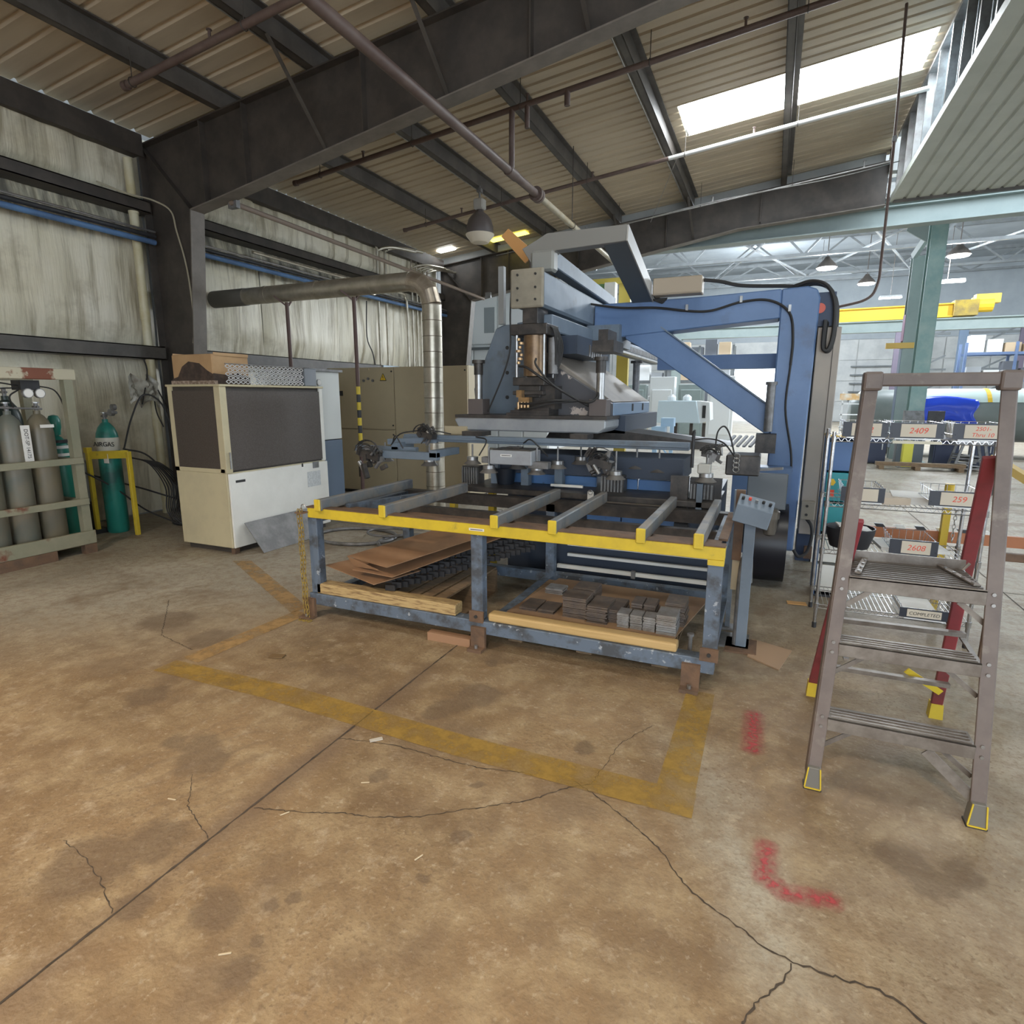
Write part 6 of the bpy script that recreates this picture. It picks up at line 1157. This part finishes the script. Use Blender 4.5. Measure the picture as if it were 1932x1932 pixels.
def tread(z, hgt=.055, dep=.10):
    xl, y = fx(-1, z); xr, _ = fx(1, z); 
    t = q('step', MB().box(xl + .02, xr - .02, y - .012, y - .004, z - hgt, z).box(xl + .02, xr - .02, y - .012, y + dep, z - .006, z), LAL, 'ribbed aluminium step', bevel=.0015)
    for k in range(4): sp('tread_rib', B(xl + .03, xr - .03, y + .004 + k * .024, y + .012 + k * .024, z, z + .003), LAL, t)
    for s, x in ((-1, xl), (1, xr)): sp('knee_brace', MB().bar((x - s * .12, y + .02, z - hgt), (x - s * .01, y + .02, z - hgt - .09), .018, .006, (0, 1, 0)), LAL, t)
tread(.31); tread(.62)
xl, y = fx(-1, .90); xr, _ = fx(1, .90)
pl = q('platform', MB().box(xl + .02, xr - .02, y - .014, y - .004, .835, .895).box(xl + .02, xr - .02, y - .014, 2.93, .885, .893), LAL, 'ribbed platform', bevel=.0015)
for k in range(9): sp('platform_rib', B(xl + .03, xr - .03, y + .005 + k * .030, y + .017 + k * .030, .893, .898), pm('dark tread grooves', (0.10, 0.085, 0.075), rough=.5), pl)
sp('back_stop', B(xl + .02, xr - .02, 2.925, 2.935, .885, .935), LAL, pl)
for s, x in ((-1, xl + .05), (1, xr - .05)): 
    st = q('strap', MB().bar((x - s * .0, y + .01, .905), (x - s * .06, 2.92, .905), .022, .006), LAL, 'riveted diagonal strap')
    for k in range(4): sp('rivet', MB().cyl((x - s * .06 * (k + .5) / 4, y + .03 + k * .065, .908), (x - s * .06 * (k + .5) / 4, y + .03 + k * .065, .913), .006, 8), STEEL, st)
for s in (-1, 1): x, yy = fx(s, .9); q('platform_brace', MB().bar((x - s * .10, yy, .835), (x - s * .01, yy, .76), .02, .006, (0, 1, 0)), LAL)
a, b = fx(-1, 1.66), fx(1, 1.66)
q('top_rail', MB().box(a[0] - .01, b[0] + .01, a[1] - .02, a[1] + .02, 1.645, 1.695), LR, 'worn top guard rail', bevel=.006)
for s, p in ((-1, a), (1, b)): q('corner_cap', MB().box(p[0] - .034, p[0] + .034, p[1] - .03, p[1] + .03, 1.628, 1.702), LR, bevel=.010, bseg=2)
q('rear_cross_bar', MB().bar((.345, 3.17, .27), (.87, 3.17, .27), .03, .02), LAL); q('rear_cross_bar', MB().bar((.35, 3.0, .58), (.855, 3.02, .58), .03, .02), LAL)
q('rear_diagonal', MB().bar((.70, 3.20, .30), (.875, 3.3, .17), .03, .006, (0, 1, 0)), YELLOW, 'yellow diagonal brace')
q('diagonal_brace', MB().bar((.66, 2.56, .24), (.83, 2.53, .09), .04, .008, (0, 1, 0)), LAL); q('side_spreader', MB().bar((.36, 2.6, .55), (.35, 3.12, .55), .02, .008), LAL); q('side_spreader', MB().bar((.84, 2.6, .55), (.86, 3.12, .55), .02, .008), LAL)
q('gate_latch', MB().tube([(.80, 2.9, .93), (.78, 2.9, .90), (.80, 2.9, .87), (.785, 2.9, .85)], .006, 6), STEEL)
# ================================================================ WIRE SHELF
CHR = pm('chrome wire', (0.55, 0.55, 0.56), (0.35, 0.35, 0.36), scale=20, rough=.25, metal=.9)
ws = thing('wire_shelf', 'chrome wire shelf unit behind the ladder', 'shelf', (.84, 4.7, 0)); q = child(ws)
for x in (.395, 1.275):
    for y in (4.47, 4.92):
        p = q('post', MB().cyl((x, y, .04), (x, y, 1.38), .012, 10), CHR, smooth=True); sp('levelling_foot', MB().cyl((x, y, 0), (x, y, .04), .015, 10), BLACK, p); 
        for z in (.16, .56, .89, 1.33): sp('collar', MB().cyl((x, y, z - .02), (x, y, z + .02), .017, 10), CHR, p)
for z in (.16, .56, .89, 1.33):
    s_ = q('shelf_rail', MB().cyl((.395, 4.47, z + .012), (1.275, 4.47, z + .012), .0035, 6), CHR)
    for yy, zz in ((4.47, -.015), (4.92, .012), (4.92, -.015)): sp('shelf_rail_wire', MB().cyl((.395, yy, z + zz), (1.275, yy, z + zz), .0035, 6), CHR, s_)
    mb = MB()
    for k in range(30): x = .41 + k * .0296; mb.bar((x, 4.47, z + .014), (x, 4.92, z + .014), .003, .003)
    o = sp('deck_wires', mb, CHR, s_); o['kind'] = 'stuff'
    mb = MB()
    for k in range(22): x = .40 + k * .04; mb.bar((x, 4.47, z - .015), (x + .02, 4.47, z + .012), .003, .003, (0, 1, 0)).bar((x + .02, 4.47, z + .012), (x + .04, 4.47, z - .015), .003, .003, (0, 1, 0))
    o = sp('truss_wire', mb, CHR, s_); o['kind'] = 'stuff'
def bin_(x0, x1, z, code, label, mat=INK, tx0=.2, tx1=.85, h=.10, ink=REDINK, dark=True, y=4.40, wires=True, tsize=.05):
    t = thing('file_basket', label, 'basket', ((x0 + x1) / 2, y + .15, z), 'baskets on the wire shelf')
    BN = pm('black navy board', (0.022, 0.026, 0.04), rough=.4)
    build('front_board', B(x0, x1, y, y + .008, z + .004, z + h), BN, t, 'dark' if False else False)
    w_ = x1 - x0; tg = build('paper_tag', B(x0 + w_ * tx0, x0 + w_ * tx1, y - .003, y, z + .012, z + h - .008), pm('tag paper', (0.62, 0.56, 0.46), rough=.8), t); tg['label'] = 'paper tag with writing' if code else 'blank paper tag'
    if code: 
        for i, ln in enumerate(code.split('\n')): 
            nl = len(code.split('\n')); text('tag_lettering', ln, tsize if nl == 1 else tsize * .75, (x0 + w_ * (tx0 + tx1) / 2, y - .0035, z + h / 2 + (nl - 1) * .018 - i * .036), (PI / 2, 0, 0), ink, tg, .0003, shear=.2)
    mb = MB()
    for k in range(5): yy = y + .05 + k * .07; mb.tube([(x0 + .01, yy, z + h + .01), (x0 + .03, yy, z + .006), (x1 - .03, yy, z + .006), (x1 - .01, yy, z + h + .01)], .0018, 4)
    for zz in (z + .03, z + h): mb.tube([(x0 + .012, y, zz), (x0 + .012, y + .36, zz), (x1 - .012, y + .36, zz), (x1 - .012, y, zz)], .0022, 4)
    for k in range(6): xx = x0 + .03 + k * (x1 - x0 - .06) / 5; mb.bar((xx, y + .36, z + .006), (xx, y + .36, z + h), .003, .003)
    o = build('basket_wires', mb, CHR, t); o['kind'] = 'stuff'
    build('clip_rail', B(x0 + w_ * .1, x1 - w_ * .05, y - .004, y + .01, z - .004, z + .003), pm('clear plastic strip', (0.75, 0.76, 0.78), rough=.2), t)
bin_(.435, .69, 1.348, '232', 'left basket on the top shelf tagged 232'); bin_(.70, .985, 1.348, '2409', 'middle basket on the top shelf tagged 2409'); bin_(1.03, 1.31, 1.348, '2501-\nThru 10', 'right basket on the top shelf tagged 2501', tsize=.045)
bin_(.465, .715, .925, '', 'left basket on the second shelf with a blank tag', tx0=.15); bin_(.955, 1.25, .93, '259', 'right basket on the second shelf tagged 259')
bin_(.775, 1.04, .60, '2608', 'basket on the third shelf tagged 2608', tx0=.25); bin_(.88, 1.15, .178, 'COMPLETED', 'basket on the bottom shelf tagged COMPLETED', ink=INK, h=.07, tsize=.03, tx0=.15)
bb_ = thing('black_basket', 'black woven wire basket with white papers, left on the third shelf', 'basket', (.57, 4.6, .576), 'baskets on the wire shelf')
build('wall', MB().lathe((.57, 4.62, .576), [(.12, 0), (.15, .10), (.155, .14), (.148, .14), (.115, .006)], 20), pm('black basket mesh', (0.02, 0.02, 0.025), rough=.5), bb_, smooth=True); build('papers', MB().cbox((.58, 4.58, .725), (.2, .14, .01), rz=.1, ry=.12), PAPER, bb_)
def sheet_(x0, x1, y0, y1, z, lab, name='paper_stack', mat=None, th=.012, rz=0.0, cat='paper'):
    return tag(build(name, MB().cbox(((x0 + x1) / 2, (y0 + y1) / 2, z + th / 2), (x1 - x0, y1 - y0, th), rz=rz, ry=.0), mat or PAPER), lab, cat, 'papers on the wire shelf')
sheet_(.80, 1.18, 4.55, 4.85, .907, 'large white sheet curling over the second shelf', th=.05, rz=-.1); sheet_(.70, .86, 4.5, 4.75, .907, 'crumpled tan paper parcel in the middle of the second shelf', 'paper_parcel', pm('tan paper', (0.55, 0.46, 0.36), rough=.8), .045, .2, 'parcel')
sheet_(.75, 1.15, 4.6, 4.88, .577, 'wide white drawing sheets on the third shelf', th=.02, rz=.08); sheet_(.90, 1.10, 4.5, 4.75, .19, 'white sheets inside the COMPLETED basket', th=.03)
sheet_(1.06, 1.12, 4.6, 4.7, 1.35, 'small white box between baskets on the top shelf', 'small_carton', PAPER, .09, 0, 'carton'); sheet_(.72, .98, 4.395, 4.40, 1.317, 'printed strip under the 2409 basket', 'shelf_label', pm('cream strip', (.65, .62, .5), rough=.6), .018, 0, 'label')
# things behind the shelf
tcb = thing('teal_cabinet', 'blue and teal parts cabinet behind the left posts of the wire shelf', 'cabinet', (.56, 5.35, 0)); q = child(tcb)
BLC = pm('mid blue cabinet', (0.06, 0.14, 0.32), rough=.4); TLC = pm('teal cabinet paint', (0.03, 0.28, 0.33), (0.04, 0.34, 0.38), scale=3, rough=.4)
q('back', B(.42, .66, 5.48, 5.5, .02, 1.30), BLC); q('side', B(.42, .435, 5.2, 5.5, .02, 1.30), BLC); q('side', B(.645, .66, 5.2, 5.5, .02, 1.30), BLC)
for k, (z, m_) in enumerate(((.05, WHITE), (.30, WHITE), (.55, TLC), (.80, TLC), (1.04, BLC))): q('drawer', B(.437, .643, 5.2, 5.48, z, z + .225), m_, ['white lower drawer', 'white upper drawer', 'teal drawer', 'teal drawer with stickers', 'blue top drawer'][k], bevel=.004)
q('top', B(.415, .665, 5.19, 5.5, 1.30, 1.315), CRANEY, 'yellow top edge'); q('flower_sticker', MB().cyl((.475, 5.198, .95), (.475, 5.195, .95), .03, 6), CRANEY); q('red_sticker', B(.45, .50, 5.195, 5.198, .83, .89), REDINK); q('base', B(.43, .65, 5.22, 5.49, 0, .02), BLACK)
yp = thing('yellow_post_stand', 'yellow post with a hanging chain and striped crossbar behind the shelf', 'stand', (1.2, 5.05, 0)); q = child(yp)
q('post', B(1.19, 1.235, 5.03, 5.08, 0.02, .90), pm('ochre yellow paint', (0.62, 0.42, 0.03), rough=.5)); q('base', B(1.1, 1.32, 4.96, 5.14, 0, .02), DULL); q('post_cap', MB().cyl((1.21, 5.055, .90), (1.21, 5.055, 1.0), .03, 12), pm('ochre yellow paint', (0, 0, 0)), smooth=True)
cbx = q('crossbar', B(.75, 1.9, 5.10, 5.13, .56, .64), pm('orange brown barrier', (0.42, 0.16, 0.07), rough=.6), 'orange-brown crossbar')
for k in range(6): sp('white_stripe', MB().prism([(.80 + k * .13, .64), (.86 + k * .13, .64), (.84 + k * .13, .665), (.78 + k * .13, .665)], 'y', 5.10, 5.13), PAPER if k % 2 else BLACK, cbx)
for i in range(9): build('chain_link', MB().tube([(1.27 + .01 * math.cos(a) * (i % 2), 5.06 + .01 * math.cos(a) * ((i + 1) % 2), .85 - .032 * i + .02 * math.sin(a)) for a in [j * PI / 4 for j in range(8)]], .003, 5, closed=True), STEEL, yp)
br = thing('barrier_rail', 'rusty brown rail running out of the picture behind the ladder', 'rail', (1.7, 4.05, 0)); build('rail', B(1.20, 2.6, 4.02, 4.06, .70, .745), RUST, br, bevel=.004); build('post', B(2.5, 2.56, 4.02, 4.08, 0.01, .70), RUST, br); build('foot', B(2.42, 2.62, 3.95, 4.15, 0, .01), RUST, br)
build('post', B(1.225, 1.265, 4.03, 4.06, 0, .70), RUST, br)
# ================================================================ OVERHEAD PIPES AND LAMPS
PIPEB = pm('brown sprinkler pipe', (0.10, 0.065, 0.055), (0.14, 0.10, 0.085), scale=4, rough=.5); PIPEG = pm('pale galvanised pipe', (0.42, 0.38, 0.30), (0.36, 0.30, 0.2), scale=5, rough=.45, metal=.3)
mp1 = thing('main_sprinkler_pipe', 'thick brown sprinkler main running towards the back, paler past the flange', 'pipe', (-3.17, 3, 4.3)); q = child(mp1)
q('near_pipe', MB().cyl((-3.13, YB, 4.30), (-3.15, 8.05, 4.30), .052, 16), PIPEB, smooth=True); q('far_pipe', MB().cyl((-3.15, 8.10, 4.30), (-3.18, 13.2, 4.30), .045, 16), PIPEG, 'pale far section', smooth=True)
q('flange', MB().cyl((-3.15, 8.0, 4.30), (-3.15, 8.05, 4.30), .095, 18).cyl((-3.15, 8.07, 4.30), (-3.15, 8.12, 4.30), .095, 18), PIPEB, smooth=True)
for i in range(6):
    a = i * PI / 3; q('flange_bolt', MB().cyl((-3.15 + .075 * math.cos(a), 7.98, 4.30 + .075 * math.sin(a)), (-3.15 + .075 * math.cos(a), 8.14, 4.30 + .075 * math.sin(a)), .009, 6), PIPEB)
q('riser', MB().cyl((-3.15, 7.2, 4.30), (-3.15, 7.2, rz(-3.15) - .46), .035, 12), PIPEB, smooth=True); q('tee', MB().cyl((-3.15, 7.08, 4.30), (-3.15, 7.32, 4.30), .062, 16), PIPEB, smooth=True)
for y in (2.2, 9.6): q('hanger', MB().cyl((-3.15, y, 4.35), (-3.15, y, rz(-3.15) - .02), .007, 6).tube([(-3.15 + .058 * math.cos(a), y, 4.3 + .058 * math.sin(a)) for a in [k * PI / 6 for k in range(12)]], .006, 6, closed=True), STEEL_DK)
def branch(y, x0, x1, off, r, lab, mat, seg=None):
    t = thing('sprinkler_branch', lab, 'pipe', ((x0 + x1) / 2, y, rz((x0 + x1) / 2) - off)); 
    sgs = seg or [(x0, x1, mat)]
    for a, b, m_ in sgs: build('pipe', MB().cyl((a, y, rz(a) - off), (b, y, rz(b) - off), r, 12), m_, t, smooth=True)
    k = int((x1 - x0) / 1.53)
    for i in range(k + 1):
        x = -6.1 + i * 1.53
        if x0 < x < x1: build('hanger', MB().cyl((x, y, rz(x) - off + r), (x, y, rz(x) - .15), .005, 6).tube([(x, y + (r + .008) * math.cos(a), rz(x) - off + (r + .008) * math.sin(a)) for a in [j * PI / 5 for j in range(10)]], .005, 5, closed=True), STEEL_DK, t)
    for x in (x0 + 1.2, x0 + 3.6, x0 + 6.0):
        if x < x1: build('sprinkler_head', MB().cyl((x, y, rz(x) - off), (x, y, rz(x) - off + .10), .014, 8).cyl((x, y, rz(x) - off + .10), (x, y, rz(x) - off + .108), .026, 10), mat, t)
    build('end_cap', MB().cyl((x0 - .03, y, rz(x0) - off), (x0 + .03, y, rz(x0) - off), r * 1.25, 12), mat, t, smooth=True)
    return t
b1 = branch(7.2, -6.55, 1.5, .46, .032, 'dark sprinkler branch crossing under the roof just past the near frame', PIPEB)
build('drop_nipple', MB().cyl((-2.95, 7.2, rz(-2.95) - .46), (-2.95, 7.2, rz(-2.95) - .72), .03, 10), PIPEB, b1, smooth=True); build('drop_valve', MB().cyl((-2.45, 7.2, rz(-2.45) - .46), (-2.45, 7.2, rz(-2.45) - .62), .034, 10), PIPEB, b1, smooth=True)
WP = pm('pale painted pipe', (0.62, 0.62, 0.60), rough=.4)
branch(10.0, -6.55, 1.55, .42, .030, 'sprinkler branch farther back, dark at left and pale beside the skylight', PIPEB, [(-6.55, -1.75, PIPEB), (-1.75, 1.55, WP)])
branch(4.5, -6.2, 1.5, .46, .036, 'dark sprinkler branch on the near side of the frame', PIPEB)
branch(12.2, -4.9, 1.5, .55, .014, 'thin conduit crossing below the roof in front of the far frame', STEEL)
o = build('slack_cable', MB().tube(smooth_path([(-5.6, 12.0, 4.55), (-3.6, 11.5, 4.62), (-1.2, 11.2, 4.85), (0.6, 11.6, 5.1), (1.58, 12.0, 5.35)], 8), .008, 6), STEEL, smooth=True); tag(o, 'slack thin cable sagging across towards the stud wall', 'cable')
o = build('guy_wire', MB().tube([(-1.62, 10.0, rz(-1.62) - .44), (-2.3, 11.6, 4.75)], .005, 5), STEEL); tag(o, 'thin stay wire slanting from the pale sprinkler pipe', 'wire')
vd = thing('drop_pipe', 'thin dark drop pipe crossing the skylight, curved at its foot', 'pipe', (1.05, 8.6, 2.7)); sp('pipe', MB().tube(smooth_path([(1.02, 8.6, rz(1.02) - .02), (1.05, 8.6, 4.6), (1.06, 8.6, 3.3), (1.05, 8.6, 2.95), (.95, 8.6, 2.78), (.63, 8.6, 2.70)], 6), .016, 8), PIPEB, vd, smooth=True); sp('pipe_clip', B(1.03, 1.075, 8.575, 8.625, 4.5, 4.56), STEEL, vd)
sr = thing('strut_run', 'brown pipe on the wall top running down from the frame knee to the far column', 'pipe', (-6.4, 9, 3.9)); sp('pipe', MB().cyl((-6.33, 5.80, 3.96), (-6.50, 13.2, 3.90), .032, 12), pm('tan brown pipe', (0.22, 0.165, 0.13), rough=.5), sr, smooth=True)
for y in (5.85, 13.1): sp('clamp', MB().box(-6.40, -6.26, y - .03, y + .03, 3.90, 4.02), DULL, sr)
# high bay lamp
def bell(loc, lab, real=True, grp='bell lamps of the bay'):
    x, y, z = loc; l = thing('bell_lamp', lab, 'lamp', loc, grp); top = rz(x) - .2
    build('hanger', MB().cyl((x, y, z + .42), (x, y, top), .018, 8).box(x - .04, x + .04, y - .04, y + .04, z + .56, z + .62), DULL, l)
    build('ballast', MB().box(x - .09, x + .09, y - .08, y + .08, z + .29, z + .46), pm('pale ballast', (0.42, 0.40, 0.36), rough=.5), l, bevel=.02)
    build('shade', MB().lathe((x, y, z), [(.225, -.10), (.232, -.06), (.225, .03), (.195, .13), (.14, .20), (.08, .24), (.05, .29)], 28), pm('taupe shade', (0.13, 0.11, 0.105), rough=.4), l, smooth=True)
    build('reflector', MB().lathe((x, y, z), [(.13, -.235), (.15, -.23), (.238, -.12), (.245, -.10), (.225, -.095)], 28), pm('cream lamp glass', (0.72, 0.64, 0.52), rough=.3), l, 'x' if False else True)['label'] = 'cream glass lens'
bell((-4.79, 9.6, 4.42), 'bell-shaped lamp hanging above the press')
for i, p in enumerate(ADDED_BAY_LAMPS): bell((p[0], p[1], p[2]), ['added bell lamp behind the camera, left front', 'added bell lamp behind the camera, right front', 'added bell lamp behind the camera, left rear', 'added bell lamp behind the camera, right rear'][i])  # fixtures for the unseen lamps added to light the floor
# work lamp and yellow post beside the head
wl2 = thing('orange_beacon_bracket', 'orange cardboard flap sticking up beside the cable trunk', 'flap', (-2.25, 5.3, 2.9)); sp('flap', MB()._add([(-2.42, 5.3, 3.06), (-2.35, 5.3, 3.12), (-2.10, 5.35, 2.90), (-2.20, 5.35, 2.82)], [(0, 1, 2, 3)]), pm('orange card flap', (0.50, 0.25, 0.08), rough=.6), wl2, solid=.03); sp('stem', MB().cyl((-2.16, 5.35, 2.86), (-2.10, 5.3, 2.62), .012, 8), STEEL_DK, wl2)
yl = thing('yellow_mast', 'yellow mast with a white box seen through the cable trunk opening', 'mast', (-2.4, 10.5, 0)); sp('mast', B(-2.55, -2.35, 10.4, 10.5, 0.02, 3.75), pm('mustard paint', (0.50, 0.40, 0.08), rough=.5), yl); sp('white_box', B(-2.75, -2.57, 10.2, 10.38, 3.0, 3.5), WHITE, yl); sp('green_unit', MB().box(-3.2, -2.78, 10.3, 10.6, 3.1, 3.5), pm('green unit', (0.15, 0.28, 0.12), rough=.5), yl); sp('arm', B(-3.2, -2.35, 10.38, 10.44, 3.5, 3.6), pm('mustard paint', (0, 0, 0)), yl); sp('base', B(-2.65, -2.25, 10.25, 10.65, 0, .02), DULL, yl)
